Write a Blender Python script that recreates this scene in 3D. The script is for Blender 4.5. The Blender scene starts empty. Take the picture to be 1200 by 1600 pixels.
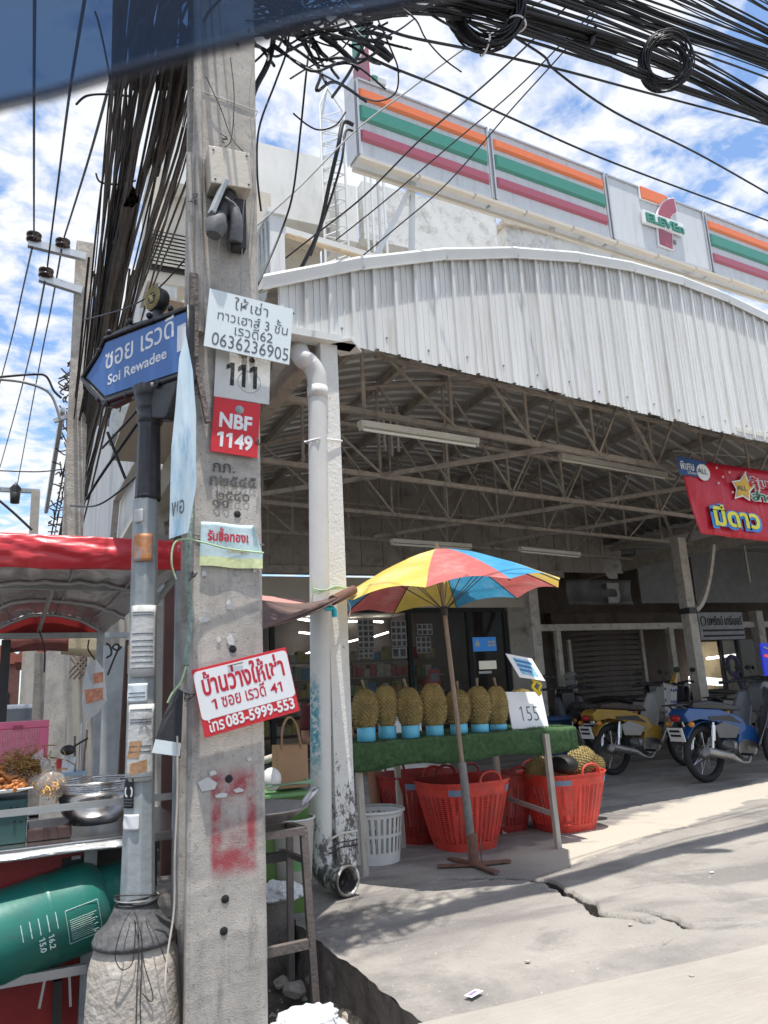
import bpy, bmesh, math, random
from mathutils import Vector, Matrix, noise
random.seed(7)
RAD = math.radians
sc = bpy.context.scene
COL = sc.collection

# ------------------------------------------------------------------ camera
FPX = 1200.0
YAW, PITCH, ROLL = RAD(25), RAD(13), RAD(2.9)
CAM = Vector((0, 0, 1.1))
_f = Vector((math.sin(YAW)*math.cos(PITCH), math.cos(YAW)*math.cos(PITCH), math.sin(PITCH)))
_r0 = Vector((math.cos(YAW), -math.sin(YAW), 0))
_u0 = _r0.cross(_f)
_up = _u0*math.cos(ROLL) + _r0*math.sin(ROLL)
_rt = _r0*math.cos(ROLL) - _u0*math.sin(ROLL)
cd = bpy.data.cameras.new('camera')
cam = bpy.data.objects.new('camera', cd)
COL.objects.link(cam)
M = Matrix((_rt, _up, -_f)).transposed().to_4x4()
M.translation = CAM
cam.matrix_world = M
cd.sensor_fit = 'VERTICAL'
cd.sensor_height = 36
cd.sensor_width = 27
cd.lens = 27
cd.clip_start = 0.05
cd.clip_end = 3000
cd.dof.use_dof = True
cd.dof.focus_distance = 5.0
cd.dof.aperture_fstop = 5.0
sc.camera = cam

# ------------------------------------------------------------------ world, sun, exposure
SUN_EL, SUN_AZ = RAD(80), RAD(197)      # azimuth clockwise from +Y
w = bpy.data.worlds.new('World')
sc.world = w
w.use_nodes = True
nt = w.node_tree
nt.nodes.clear()
out = nt.nodes.new('ShaderNodeOutputWorld')
bg = nt.nodes.new('ShaderNodeBackground')
sky = nt.nodes.new('ShaderNodeTexSky')
sky.sky_type = 'NISHITA'
sky.sun_disc = False
sky.sun_elevation = SUN_EL
sky.sun_rotation = SUN_AZ
sky.air_density = 1.0
sky.dust_density = 0.6
sky.ozone_density = 1.6
tc = nt.nodes.new('ShaderNodeTexCoord')
sep = nt.nodes.new('ShaderNodeSeparateXYZ')
nt.links.new(tc.outputs['Generated'], sep.inputs[0])
zc = nt.nodes.new('ShaderNodeMath'); zc.operation = 'MAXIMUM'; zc.inputs[1].default_value = 0.06
nt.links.new(sep.outputs['Z'], zc.inputs[0])
zadd = nt.nodes.new('ShaderNodeMath'); zadd.operation = 'ADD'; zadd.inputs[1].default_value = 0.12
nt.links.new(zc.outputs[0], zadd.inputs[0])
dv = nt.nodes.new('ShaderNodeVectorMath'); dv.operation = 'DIVIDE'
cmb = nt.nodes.new('ShaderNodeCombineXYZ')
for i in range(3):
    nt.links.new(zadd.outputs[0], cmb.inputs[i])
nt.links.new(tc.outputs['Generated'], dv.inputs[0]); nt.links.new(cmb.outputs[0], dv.inputs[1])
def wnoise(scale, detail, rough, dist=0.0):
    n = nt.nodes.new('ShaderNodeTexNoise'); n.inputs['Scale'].default_value = scale
    n.inputs['Detail'].default_value = detail; n.inputs['Roughness'].default_value = rough
    n.inputs['Distortion'].default_value = dist
    nt.links.new(dv.outputs[0], n.inputs['Vector']); return n
n1 = wnoise(1.5, 4, .55, .3); n2 = wnoise(10, 6, .6, .25)
ma = nt.nodes.new('ShaderNodeMath'); ma.operation = 'MULTIPLY_ADD'; ma.inputs[1].default_value = .85
nt.links.new(n1.outputs['Fac'], ma.inputs[0]); nt.links.new(n2.outputs['Fac'], ma.inputs[2])
rmp = nt.nodes.new('ShaderNodeValToRGB')
rmp.color_ramp.elements[0].position = .80; rmp.color_ramp.elements[0].color = (0.06, 0.06, 0.06, 1)
rmp.color_ramp.elements[1].position = 1.16; rmp.color_ramp.elements[1].color = (1, 1, 1, 1)
nt.links.new(ma.outputs[0], rmp.inputs[0])
mixc = nt.nodes.new('ShaderNodeMix'); mixc.data_type = 'RGBA'
nt.links.new(rmp.outputs[0], mixc.inputs[0])
skm = nt.nodes.new('ShaderNodeMix'); skm.data_type = 'RGBA'; skm.blend_type = 'MULTIPLY'; skm.inputs[0].default_value = 1; skm.inputs[7].default_value = (.88, 1.05, 1.18, 1)
nt.links.new(sky.outputs[0], skm.inputs[6]); nt.links.new(skm.outputs[2], mixc.inputs[6])
mixc.inputs[7].default_value = (4.7, 4.85, 5.1, 1)
nt.links.new(mixc.outputs[2], bg.inputs[0])
bg.inputs[1].default_value = 0.15
nt.links.new(bg.outputs[0], out.inputs[0])

sd = bpy.data.lights.new('sun', 'SUN')
sd.energy = 4.2; sd.angle = RAD(0.55); sd.color = (1, .965, .9)
sun = bpy.data.objects.new('sun', sd)
COL.objects.link(sun)
sv = Vector((math.sin(SUN_AZ)*math.cos(SUN_EL), math.cos(SUN_AZ)*math.cos(SUN_EL), math.sin(SUN_EL)))
sun.rotation_euler = sv.to_track_quat('Z', 'Y').to_euler()
sun.location = (0, 0, 12)
sc.view_settings.view_transform = 'Standard'
sc.view_settings.look = 'None'
sc.view_settings.gamma = 1
sc.view_settings.use_curve_mapping = False
sc.view_settings.exposure = 0.5

# ------------------------------------------------------------------ helpers: points on real planes of the street
def V(*a): return Vector(a)
def ray(x, y): return _f + _rt*((x-600)/FPX) + _up*((800-y)/FPX)
def at(x, y, X=None, Y=None, Z=None, D=None):
    d = ray(x, y)
    if X is not None: t = (X-CAM.x)/d.x
    elif Y is not None: t = (Y-CAM.y)/d.y
    elif Z is not None: t = (Z-CAM.z)/d.z
    else: t = D
    return CAM + d*t
def onp(x, y, P0, ang):
    n = V(-math.sin(RAD(ang)), math.cos(RAD(ang)), 0)
    d = ray(x, y)
    return CAM + d*((V(P0[0], P0[1], 0)-V(CAM.x, CAM.y, 0)).dot(n)/d.dot(n))

def orth(d, up=V(0, 0, 1)):
    d = d.normalized()
    if abs(d.dot(up)) > .98: up = V(1, 0, 0)
    a = d.cross(up).normalized()
    return a, a.cross(d).normalized()

class MB:
    def __init__(s): s.v = []; s.f = []; s.mi = []; s.m = 0; s.sm = []; s.smooth = False
    def add(s, vs, fs):
        b = len(s.v); s.v += [tuple(p) for p in vs]
        for f in fs:
            s.f.append([b+i for i in f]); s.mi.append(s.m); s.sm.append(s.smooth)
        return s
    def box(s, c, size, R=None):
        h = [x/2 for x in size]; vs = []
        for k in range(8):
            p = V(h[0]*(1 if k & 1 else -1), h[1]*(1 if k & 2 else -1), h[2]*(1 if k & 4 else -1))
            if R is not None: p = R @ p
            vs.append(Vector(c)+p)
        return s.add(vs, [(0,2,3,1),(4,5,7,6),(0,1,5,4),(2,6,7,3),(0,4,6,2),(1,3,7,5)])
    def bb(s, x0, x1, y0, y1, z0, z1): return s.box(((x0+x1)/2, (y0+y1)/2, (z0+z1)/2), (abs(x1-x0), abs(y1-y0), abs(z1-z0)))
    def bar(s, a, b, w, h=None, up=V(0, 0, 1)):
        a = Vector(a); b = Vector(b); h = h or w; d = b-a
        u, v = orth(d, up)
        vs = []
        for q in (a, b):
            for i, j in ((-1,-1),(1,-1),(1,1),(-1,1)): vs.append(q+u*(w/2*i)+v*(h/2*j))
        return s.add(vs, [(0,1,2,3),(7,6,5,4),(0,4,5,1),(1,5,6,2),(2,6,7,3),(3,7,4,0)])
    def tube(s, pts, r, n=8, cap=True, closed=False):
        pts = [Vector(p) for p in pts]; m = len(pts); o = s.smooth; s.smooth = n > 4
        rr = r if isinstance(r, (list, tuple)) else [r]*m
        vs = []; pu = None
        for i, p in enumerate(pts):
            if closed: d = pts[(i+1) % m]-pts[i-1]
            else: d = pts[min(i+1, m-1)]-pts[max(i-1, 0)]
            if d.length < 1e-9: d = V(0, 0, 1)
            d.normalize()
            if pu is None: u, v = orth(d)
            else:
                u = (pu-d*pu.dot(d))
                u = u.normalized() if u.length > 1e-6 else orth(d)[0]
                v = u.cross(d).normalized()
            pu = u
            for k in range(n):
                a = 2*math.pi*k/n
                vs.append(p+(u*math.cos(a)+v*math.sin(a))*rr[i])
        fs = []
        for i in range(m if closed else m-1):
            for k in range(n):
                j = (i+1) % m
                fs.append((i*n+k, i*n+(k+1) % n, j*n+(k+1) % n, j*n+k))
        s.add(vs, fs)
        if cap and not closed:
            s.smooth = False
            s.add(vs[:n], [tuple(range(n))[::-1]]); s.add(vs[-n:], [tuple(range(n))])
        s.smooth = o
        return s
    def lathe(s, prof, c=(0, 0, 0), n=24, ax=None, sup=None, smooth=True):
        """prof [(r,h)], axis frame ax=(u,v,w); sup = superellipse exponent for rounded squares"""
        u, v, w_ = ax or (V(1,0,0), V(0,1,0), V(0,0,1)); c = Vector(c)
        o = s.smooth; s.smooth = smooth; vs = []
        for r, h in prof:
            for k in range(n):
                a = 2*math.pi*k/n; ca, sa = math.cos(a), math.sin(a); q = 1
                if sup: q = (abs(ca)**sup+abs(sa)**sup)**(-1/sup)
                vs.append(c+u*(r*q*ca)+v*(r*q*sa)+w_*h)
        fs = []
        for i in range(len(prof)-1):
            for k in range(n): fs.append((i*n+k, i*n+(k+1) % n, (i+1)*n+(k+1) % n, (i+1)*n+k))
        s.add(vs, fs); s.smooth = o
        return s
    def ball(s, c, rx, ry=None, rz=None, n=12, m=8, R=None):
        ry = ry or rx; rz = rz or rx
        prof = []; o = s.smooth; s.smooth = True; vs = []
        for i in range(m+1):
            t = math.pi*i/m
            for k in range(n):
                a = 2*math.pi*k/n
                p = V(rx*math.sin(t)*math.cos(a), ry*math.sin(t)*math.sin(a), -rz*math.cos(t))
                if R is not None: p = R @ p
                vs.append(Vector(c)+p)
        fs = [(i*n+k, i*n+(k+1) % n, (i+1)*n+(k+1) % n, (i+1)*n+k) for i in range(m) for k in range(n)]
        s.add(vs, fs); s.smooth = o
        return s
    def prism(s, pts, o, ax, ay, d):
        """outline pts (2D) in the frame o, ax, ay, extruded by the vector d"""
        o = Vector(o); n = len(pts)
        a = [o+ax*x+ay*y for x, y in pts]; b = [p+d for p in a]
        return s.add(a+b, [tuple(range(n))[::-1], tuple(range(n, 2*n))]+[(i, (i+1) % n, n+(i+1) % n, n+i) for i in range(n)])
    def grid(s, fn, nu, nv, smooth=True):
        o = s.smooth; s.smooth = smooth
        vs = [fn(i/nu, j/nv) for j in range(nv+1) for i in range(nu+1)]
        s.add(vs, [(j*(nu+1)+i, j*(nu+1)+i+1, (j+1)*(nu+1)+i+1, (j+1)*(nu+1)+i) for j in range(nv) for i in range(nu)])
        s.smooth = o
        return s
    def mesh(s, name, mats, off=V(0,0,0)):
        me = bpy.data.meshes.new(name)
        me.from_pydata([(x-off.x, y-off.y, z-off.z) for x, y, z in s.v], [], s.f)
        for m_ in (mats if isinstance(mats, (list, tuple)) else [mats]): me.materials.append(m_)
        me.polygons.foreach_set('material_index', s.mi)
        me.polygons.foreach_set('use_smooth', s.sm)
        me.update()
        return me

def wloc(o):
    p = V(0, 0, 0)
    while o is not None: p = p+o.location; o = o.parent
    return p
def thing(name, label, cat, loc=(0,0,0), group=None, rz=0):
    o = bpy.data.objects.new(name, None); COL.objects.link(o)
    o.empty_display_size = .1
    o.location = loc; o.rotation_euler = (0, 0, rz); o['label'] = label; o['category'] = cat
    if group: o['group'] = group
    return o
def part(name, mb, mats, parent=None, label=None, local=False, bevel=0, solid=0, kind=None):
    """a mesh under its thing; world coordinates unless local"""
    off = V(0,0,0) if (local or parent is None) else wloc(parent)
    me = mb if isinstance(mb, bpy.types.Mesh) else mb.mesh(name, mats, off)
    o = bpy.data.objects.new(name, me); COL.objects.link(o); o.parent = parent
    if label: o['label'] = label
    if kind: o['kind'] = kind
    if bevel:
        m = o.modifiers.new('edge', 'BEVEL'); m.width = bevel; m.segments = 2; m.limit_method = 'ANGLE'; m.angle_limit = RAD(40)
    if solid:
        m = o.modifiers.new('solid', 'SOLIDIFY'); m.thickness = solid; m.offset = 0
    return o
def solo(name, mb, mats, label, cat, base, group=None, bevel=0, solid=0, kind=None):
    base = Vector(base)
    o = bpy.data.objects.new(name, mb.mesh(name, mats, base)); COL.objects.link(o); o.location = base
    if kind: o['kind'] = kind
    else: o['category'] = cat
    o['label'] = label
    if group: o['group'] = group
    if bevel:
        m = o.modifiers.new('edge', 'BEVEL'); m.width = bevel; m.segments = 2; m.limit_method = 'ANGLE'
    if solid:
        m = o.modifiers.new('solid', 'SOLIDIFY'); m.thickness = solid; m.offset = 0
    return o
def struct(name, mb, mats, parent=None, label=None):
    o = part(name, mb, mats, parent)
    if parent is None: o['kind'] = 'structure'
    if label: o['label'] = label
    return o
def dup(root, loc=None, rz=None, label=None):
    r = root.copy(); COL.objects.link(r)
    if loc is not None: r.location = loc
    if rz is not None: r.rotation_euler = (0, 0, rz)
    if label: r['label'] = label
    for ch in list(root.children):
        c = ch.copy(); COL.objects.link(c); c.parent = r
        for g in list(ch.children):
            d = g.copy(); COL.objects.link(d); d.parent = c
    return r

# ------------------------------------------------------------------ materials
def N(nt, typ, **kw):
    n = nt.nodes.new(typ)
    for k, v_ in kw.items(): setattr(n, k, v_)
    return n
MATS = {}
def pm(name, col, rough=.6, metal=0, var=.18, scale=6, bump=.15, bscale=60, dirt=None, damt=.5, dscale=3,
       stretch=(1,1,1), spec=.4, emit=None, est=0, trans=0, alpha=None, coat=0, sss=0):
    if name in MATS: return MATS[name]
    m = bpy.data.materials.new(name); m.use_nodes = True; t = m.node_tree
    b = t.nodes['Principled BSDF']
    tcn = N(t, 'ShaderNodeTexCoord'); mp = N(t, 'ShaderNodeMapping'); mp.inputs['Scale'].default_value = stretch
    t.links.new(tcn.outputs['Object'], mp.inputs['Vector'])
    n1 = N(t, 'ShaderNodeTexNoise'); n1.inputs['Scale'].default_value = scale; n1.inputs['Detail'].default_value = 6
    n1.inputs['Roughness'].default_value = .65
    t.links.new(mp.outputs[0], n1.inputs['Vector'])
    r = N(t, 'ShaderNodeValToRGB')
    lo = [max(0, c*(1-var)) for c in col]; hi = [min(1, c*(1+var)) for c in col]
    r.color_ramp.elements[0].position = .3; r.color_ramp.elements[0].color = (*lo, 1)
    r.color_ramp.elements[1].position = .7; r.color_ramp.elements[1].color = (*hi, 1)
    t.links.new(n1.outputs['Fac'], r.inputs[0]); colout = r.outputs[0]
    if dirt:
        n2 = N(t, 'ShaderNodeTexNoise'); n2.inputs['Scale'].default_value = dscale; n2.inputs['Detail'].default_value = 8
        n2.inputs['Roughness'].default_value = .7; n2.inputs['Distortion'].default_value = .4
        t.links.new(mp.outputs[0], n2.inputs['Vector'])
        r2 = N(t, 'ShaderNodeValToRGB'); r2.color_ramp.elements[0].position = .5; r2.color_ramp.elements[1].position = .68
        r2.color_ramp.elements[1].color = (damt, damt, damt, 1)
        t.links.new(n2.outputs['Fac'], r2.inputs[0])
        mx = N(t, 'ShaderNodeMix', data_type='RGBA'); mx.inputs[7].default_value = (*dirt, 1)
        t.links.new(r2.outputs[0], mx.inputs[0]); t.links.new(colout, mx.inputs[6]); colout = mx.outputs[2]
    t.links.new(colout, b.inputs['Base Color'])
    b.inputs['Roughness'].default_value = rough; b.inputs['Metallic'].default_value = metal
    b.inputs['Specular IOR Level'].default_value = spec
    if coat: b.inputs['Coat Weight'].default_value = coat
    if trans: b.inputs['Transmission Weight'].default_value = trans
    if alpha is not None: b.inputs['Alpha'].default_value = alpha
    if sss: b.inputs['Subsurface Weight'].default_value = sss
    if emit:
        b.inputs['Emission Color'].default_value = (*emit, 1); b.inputs['Emission Strength'].default_value = est
    if bump:
        n3 = N(t, 'ShaderNodeTexNoise'); n3.inputs['Scale'].default_value = bscale; n3.inputs['Detail'].default_value = 4
        t.links.new(mp.outputs[0], n3.inputs['Vector'])
        bp = N(t, 'ShaderNodeBump'); bp.inputs['Strength'].default_value = bump; bp.inputs['Distance'].default_value = .01
        t.links.new(n3.outputs['Fac'], bp.inputs['Height']); t.links.new(bp.outputs[0], b.inputs['Normal'])
    MATS[name] = m
    return m
def mask_math(t, op, a, b_=None, clamp=False):
    n = N(t, 'ShaderNodeMath', operation=op); n.use_clamp = clamp
    for i, x in enumerate((a, b_)):
        if x is None: continue
        if isinstance(x, (int, float)): n.inputs[i].default_value = x
        else: t.links.new(x, n.inputs[i])
    return n.outputs[0]
def base_mix(m, fac, col):
    """lay a colour over a material's base colour where fac is 1"""
    t = m.node_tree; b = t.nodes['Principled BSDF']; src = b.inputs['Base Color'].links[0].from_socket
    mx = N(t, 'ShaderNodeMix', data_type='RGBA'); mx.inputs[7].default_value = (*col, 1)
    t.links.new(src, mx.inputs[6]); t.links.new(fac, mx.inputs[0]); t.links.new(mx.outputs[2], b.inputs['Base Color'])
def objz(m):
    t = m.node_tree; c = N(t, 'ShaderNodeTexCoord'); s_ = N(t, 'ShaderNodeSeparateXYZ'); t.links.new(c.outputs['Object'], s_.inputs[0])
    return t, c, s_
def tnoise(t, c, scale, detail=6, rough=.65, stretch=None, dist=0):
    n = N(t, 'ShaderNodeTexNoise'); n.inputs['Scale'].default_value = scale; n.inputs['Detail'].default_value = detail
    n.inputs['Roughness'].default_value = rough; n.inputs['Distortion'].default_value = dist
    src = c.outputs['Object']
    if stretch:
        mp = N(t, 'ShaderNodeMapping'); mp.inputs['Scale'].default_value = stretch; t.links.new(src, mp.inputs[0]); src = mp.outputs[0]
    t.links.new(src, n.inputs['Vector'])
    return n.outputs['Fac']
def sstep(t, x, a, b_):
    n = N(t, 'ShaderNodeMapRange', interpolation_type='SMOOTHSTEP')
    n.inputs['From Min'].default_value = a; n.inputs['From Max'].default_value = b_
    t.links.new(x, n.inputs['Value']); return n.outputs['Result']

m_slab = pm('forecourt_concrete', (.31,.285,.255), .85, var=.16, scale=1.6, bump=.5, bscale=90, dirt=(.17,.155,.145), damt=.9, dscale=1.1)
t, c, s_ = objz(m_slab)
base_mix(m_slab, mask_math(t, 'MULTIPLY', sstep(t, tnoise(t, c, 1.1, 8, .6, (.35, 1.5, 1), .6), .46, .66), .75), (.15,.135,.13))
base_mix(m_slab, mask_math(t, 'MULTIPLY', sstep(t, tnoise(t, c, 160, 3), .6, .75), .35), (.5,.47,.42))
base_mix(m_slab, mask_math(t, 'MULTIPLY', sstep(t, tnoise(t, c, .9, 6, .7, (.5, 2.2, 1), .3), .6, .72), .75), (.40,.375,.33))
base_mix(m_slab, mask_math(t, 'MULTIPLY', sstep(t, tnoise(t, c, 7, 8, .75), .62, .7), .5), (.1,.095,.09))
t, c, s_ = objz(m_slab)
base_mix(m_slab, mask_math(t, 'MULTIPLY', sstep(t, tnoise(t, c, .55, 7, .62, (.8, 2.6, 1), 1.2), .52, .60), .55), (.13,.12,.115))
base_mix(m_slab, mask_math(t, 'SUBTRACT', 1, sstep(t, s_.outputs['Z'], -.024, -.014)), (.025,.022,.02))
base_mix(m_slab, mask_math(t, 'MULTIPLY', sstep(t, tnoise(t, c, 26, 8, .8), .55, .66), .35), (.14,.13,.12))
base_mix(m_slab, mask_math(t, 'MULTIPLY', sstep(t, tnoise(t, c, 60, 6, .75), .57, .66), .4), (.44,.42,.38))
base_mix(m_slab, mask_math(t, 'MULTIPLY', sstep(t, tnoise(t, c, 3.2, 8, .7, (.25, 1.6, 1), .8), .58, .66), .45), (.38,.36,.32))
# pale sandy strip slanting across the slab
yl = mask_math(t, 'SUBTRACT', s_.outputs['Y'], mask_math(t, 'MULTIPLY', s_.outputs['X'], .34))
yn = mask_math(t, 'ADD', yl, mask_math(t, 'MULTIPLY', mask_math(t, 'SUBTRACT', tnoise(t, c, 2.2, 6, .6), .5), .55))
strip = mask_math(t, 'MULTIPLY', sstep(t, yn, 3.12, 3.17), mask_math(t, 'SUBTRACT', 1, sstep(t, yn, 3.62, 3.72)))
strip = mask_math(t, 'MULTIPLY', strip, sstep(t, s_.outputs['X'], 2.6, 3.2))
base_mix(m_slab, mask_math(t, 'MULTIPLY', strip, .85), (.50,.45,.37))
m_road = pm('brushed_road_concrete', (.34,.31,.27), .88, var=.12, scale=2, bump=.35, bscale=70, stretch=(1, 1, 1), dirt=(.3,.25,.22), damt=.5, dscale=1.5)
t, c, s_ = objz(m_road)
mpn = N(t, 'ShaderNodeMapping'); mpn.inputs['Rotation'].default_value = (0, 0, RAD(38)); mpn.inputs['Scale'].default_value = (2, 90, 1)
t.links.new(c.outputs['Object'], mpn.inputs[0]); nn = N(t, 'ShaderNodeTexNoise'); nn.inputs['Scale'].default_value = 2; nn.inputs['Detail'].default_value = 5
t.links.new(mpn.outputs[0], nn.inputs['Vector'])
base_mix(m_road, mask_math(t, 'MULTIPLY', sstep(t, nn.outputs['Fac'], .5, .62), .3), (.44,.41,.36))
m_dirt = pm('wet_dirt', (.11,.09,.075), .9, var=.5, scale=5, bump=1, bscale=30, dirt=(.25,.22,.19), damt=.6, dscale=6)
m_curb = pm('curb_face', (.19,.165,.145), .9, var=.4, scale=9, bump=1, bscale=25, dirt=(.06,.05,.045), damt=.9, dscale=5)
m_pole = pm('pole_concrete', (.45,.41,.365), .9, var=.26, scale=7, bump=.22, bscale=190, dirt=(.2,.185,.175), damt=.7, dscale=4)
t, c, s_ = objz(m_pole)
base_mix(m_pole, mask_math(t, 'MULTIPLY', sstep(t, tnoise(t, c, 5, 7, .7, (3, 3, .35)), .55, .75), .55), (.13,.12,.115))
base_mix(m_pole, mask_math(t, 'MULTIPLY', sstep(t, tnoise(t, c, 22, 6, .75), .6, .68), .45), (.55,.52,.48))
base_mix(m_pole, mask_math(t, 'MULTIPLY', sstep(t, tnoise(t, c, 60, 6, .8), .55, .64), .6), (.12,.11,.10))
base_mix(m_pole, mask_math(t, 'MULTIPLY', sstep(t, tnoise(t, c, 110, 4, .7), .6, .68), .5), (.62,.58,.53))
base_mix(m_pole, mask_math(t, 'MULTIPLY', sstep(t, tnoise(t, c, 14, 8, .8), .56, .64), .5), (.16,.145,.135))
# red sprayed patch low on the front face
zz = s_.outputs['Z']; xx = s_.outputs['X']
nz = tnoise(t, c, 10, 6, .7)
band = mask_math(t, 'MULTIPLY', sstep(t, zz, .50, .56), mask_math(t, 'SUBTRACT', 1, sstep(t, zz, .82, .88)))
bx_ = mask_math(t, 'MULTIPLY', sstep(t, xx, .07, .09), mask_math(t, 'SUBTRACT', 1, sstep(t, xx, .22, .245)))
inner = mask_math(t, 'MULTIPLY', mask_math(t, 'MULTIPLY', sstep(t, zz, .59, .62), mask_math(t, 'SUBTRACT', 1, sstep(t, zz, .76, .79))),
                  mask_math(t, 'MULTIPLY', sstep(t, xx, .105, .12), mask_math(t, 'SUBTRACT', 1, sstep(t, xx, .195, .21))))
rf = mask_math(t, 'MULTIPLY', mask_math(t, 'MULTIPLY', band, bx_), mask_math(t, 'SUBTRACT', 1, mask_math(t, 'MULTIPLY', inner, .65)))
base_mix(m_pole, mask_math(t, 'MULTIPLY', rf, sstep(t, nz, .32, .6)), (.34,.07,.08))
m_base = pm('bell_concrete', (.42,.37,.32), .9, var=.25, scale=8, bump=.7, bscale=50, dirt=(.6,.57,.5), damt=.8, dscale=9)
m_white = pm('white_render', (.70,.685,.65), .8, var=.06, scale=3, bump=.12, bscale=40, dirt=(.5,.47,.42), damt=.5, dscale=2.5, stretch=(1,1,.4))
m_peel = pm('peeling_white_render', (.66,.65,.62), .85, var=.08, scale=3, bump=.3, bscale=30, dirt=(.28,.25,.21), damt=.75, dscale=3.4)
m_soff = pm('cream_soffit', (.60,.545,.46), .85, var=.08, scale=2)
m_side = pm('stained_white_wall', (.62,.61,.59), .85, var=.07, scale=2, dirt=(.27,.26,.25), damt=.7, dscale=1.1, stretch=(1,1.5,.3))
m_val = pm('white_sheet_metal', (.73,.73,.715), .45, metal=.0, var=.04, scale=2, bump=.05, bscale=20, dirt=(.52,.49,.45), damt=.7, dscale=3, stretch=(4,4,.35))
m_cap = pm('cap_flashing', (.72,.72,.70), .4, var=.05, scale=3, bump=.08, bscale=12)
m_roofm = pm('zinc_sheet', (.55,.54,.52), .45, metal=.35, var=.12, scale=2, bump=.05)
m_steel = pm('painted_old_steel', (.50,.45,.39), .6, var=.15, scale=9, bump=.2, dirt=(.16,.11,.08), damt=.6, dscale=7)
m_wpost = pm('white_painted_post', (.72,.70,.66), .7, var=.07, scale=9, bump=.35, bscale=60)
t, c, s_ = objz(m_wpost)
mold = mask_math(t, 'SUBTRACT', tnoise(t, c, 20, 8, .75, (1.3, 1.3, .7)), mask_math(t, 'MULTIPLY', sstep(t, s_.outputs['Z'], .0, 1.0), .20))
base_mix(m_wpost, mask_math(t, 'MULTIPLY', sstep(t, mold, .41, .50), .92), (.075,.062,.055))
chips = tnoise(t, c, 9, 7, .7)
base_mix(m_wpost, sstep(t, chips, .70, .72), (.16,.12,.105))
m_pvc = pm('grey_white_pvc', (.63,.615,.585), .45, var=.06, scale=5, bump=.1, spec=.5)
t, c, s_ = objz(m_pvc)
mold = mask_math(t, 'SUBTRACT', tnoise(t, c, 13, 8, .7, (1.2, 1.2, .6)), mask_math(t, 'MULTIPLY', sstep(t, s_.outputs['Z'], .05, .75), .34))
base_mix(m_pvc, mask_math(t, 'MULTIPLY', sstep(t, mold, .40, .50), .92), (.06,.052,.048))
bl = mask_math(t, 'MULTIPLY', mask_math(t, 'MULTIPLY', sstep(t, s_.outputs['Z'], .55, .8), mask_math(t, 'SUBTRACT', 1, sstep(t, s_.outputs['Z'], 1.1, 1.25))),
               mask_math(t, 'SUBTRACT', 1, sstep(t, s_.outputs['X'], -.055, -.025)))
base_mix(m_pvc, mask_math(t, 'MULTIPLY', bl, sstep(t, tnoise(t, c, 30, 6, .8), .42, .55)), (.06,.26,.33))
m_black = pm('black_cable', (.022,.022,.026), .55, var=.3, bump=0)
m_black2 = pm('brown_black_cable', (.062,.053,.05), .7, var=.4, bump=0)
m_grey = pm('grey_cable', (.30,.30,.29), .6, var=.2, bump=0)
m_dark = pm('dark_metal', (.035,.033,.033), .45, var=.3, bump=.1)
m_iron = pm('black_cast_iron', (.03,.029,.031), .42, var=.3, bump=.25, bscale=40, dirt=(.10,.095,.09), damt=.35, dscale=12)
m_gold = pm('gold_emblem_paint', (.42,.33,.15), .45, metal=.4, var=.2, bump=.2)
m_blue = pm('street_sign_blue', (.065,.165,.42), .5, var=.1, bump=.03)
m_lett = pm('white_lettering', (.78,.78,.78), .6, var=.04, bump=0)
m_wsheet = pm('white_plastic_board', (.70,.75,.76), .5, var=.04, bump=.03)
m_ink = pm('grey_marker_ink', (.10,.11,.13), .7, var=.3, bump=0)
m_blk = pm('black_paint', (.015,.015,.015), .6, var=.2, bump=0)
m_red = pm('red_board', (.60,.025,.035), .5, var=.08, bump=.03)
m_dred = pm('crimson_print', (.50,.02,.045), .5, var=.05, bump=0)
m_galv = pm('grey_painted_steel', (.33,.355,.36), .5, var=.2, scale=11, bump=.1, dirt=(.46,.475,.47), damt=.6, dscale=8)
m_paper = pm('weathered_paper', (.60,.59,.56), .85, var=.08, scale=9, bump=.2, dirt=(.42,.40,.37), damt=.4, dscale=9)
m_alu = pm('aluminium', (.55,.55,.55), .35, metal=.8, var=.1, bump=.05)
m_ss = pm('stainless_steel', (.58,.57,.56), .22, metal=.95, var=.12, bump=.06, bscale=12)
m_tarp = pm('red_tarp', (.62,.035,.045), .35, var=.12, scale=4, bump=.3, bscale=9, dirt=(.7,.22,.2), damt=.35, dscale=5, spec=.5)
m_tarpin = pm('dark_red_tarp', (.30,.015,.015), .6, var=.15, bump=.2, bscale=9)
m_plas = pm('clear_plastic_sheet', (.52,.49,.49), .16, metal=.35, var=.18, scale=3, bump=.9, bscale=7, spec=.8)
m_pink = pm('pink_plastic', (.75,.16,.27), .4, var=.06, bump=.03, sss=.1)
m_grn = pm('green_gas_paint', (.015,.15,.115), .42, var=.1, scale=4, bump=.05, dirt=(.04,.09,.075), damt=.6, dscale=9, coat=.15)
t, c, s_ = objz(m_grn)
base_mix(m_grn, mask_math(t, 'MULTIPLY', sstep(t, tnoise(t, c, 28, 8, .8), .66, .69), .8), (.16,.12,.09))
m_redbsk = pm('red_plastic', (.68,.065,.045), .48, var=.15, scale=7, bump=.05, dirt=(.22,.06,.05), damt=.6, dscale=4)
m_wbsk = pm('white_plastic', (.66,.64,.60), .4, var=.05, bump=.03)
m_turf = pm('green_turf', (.075,.145,.06), .95, var=.4, scale=30, bump=1, bscale=260)
m_dur = pm('durian_husk', (.26,.195,.075), .75, var=.35, scale=9, bump=.2, dirt=(.15,.13,.045), damt=.6, dscale=7)
m_durtip = pm('durian_spine_tip', (.36,.27,.12), .7, var=.25, scale=20, bump=0)
m_stem = pm('durian_stem', (.22,.16,.10), .85, var=.2, bump=.3)
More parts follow.
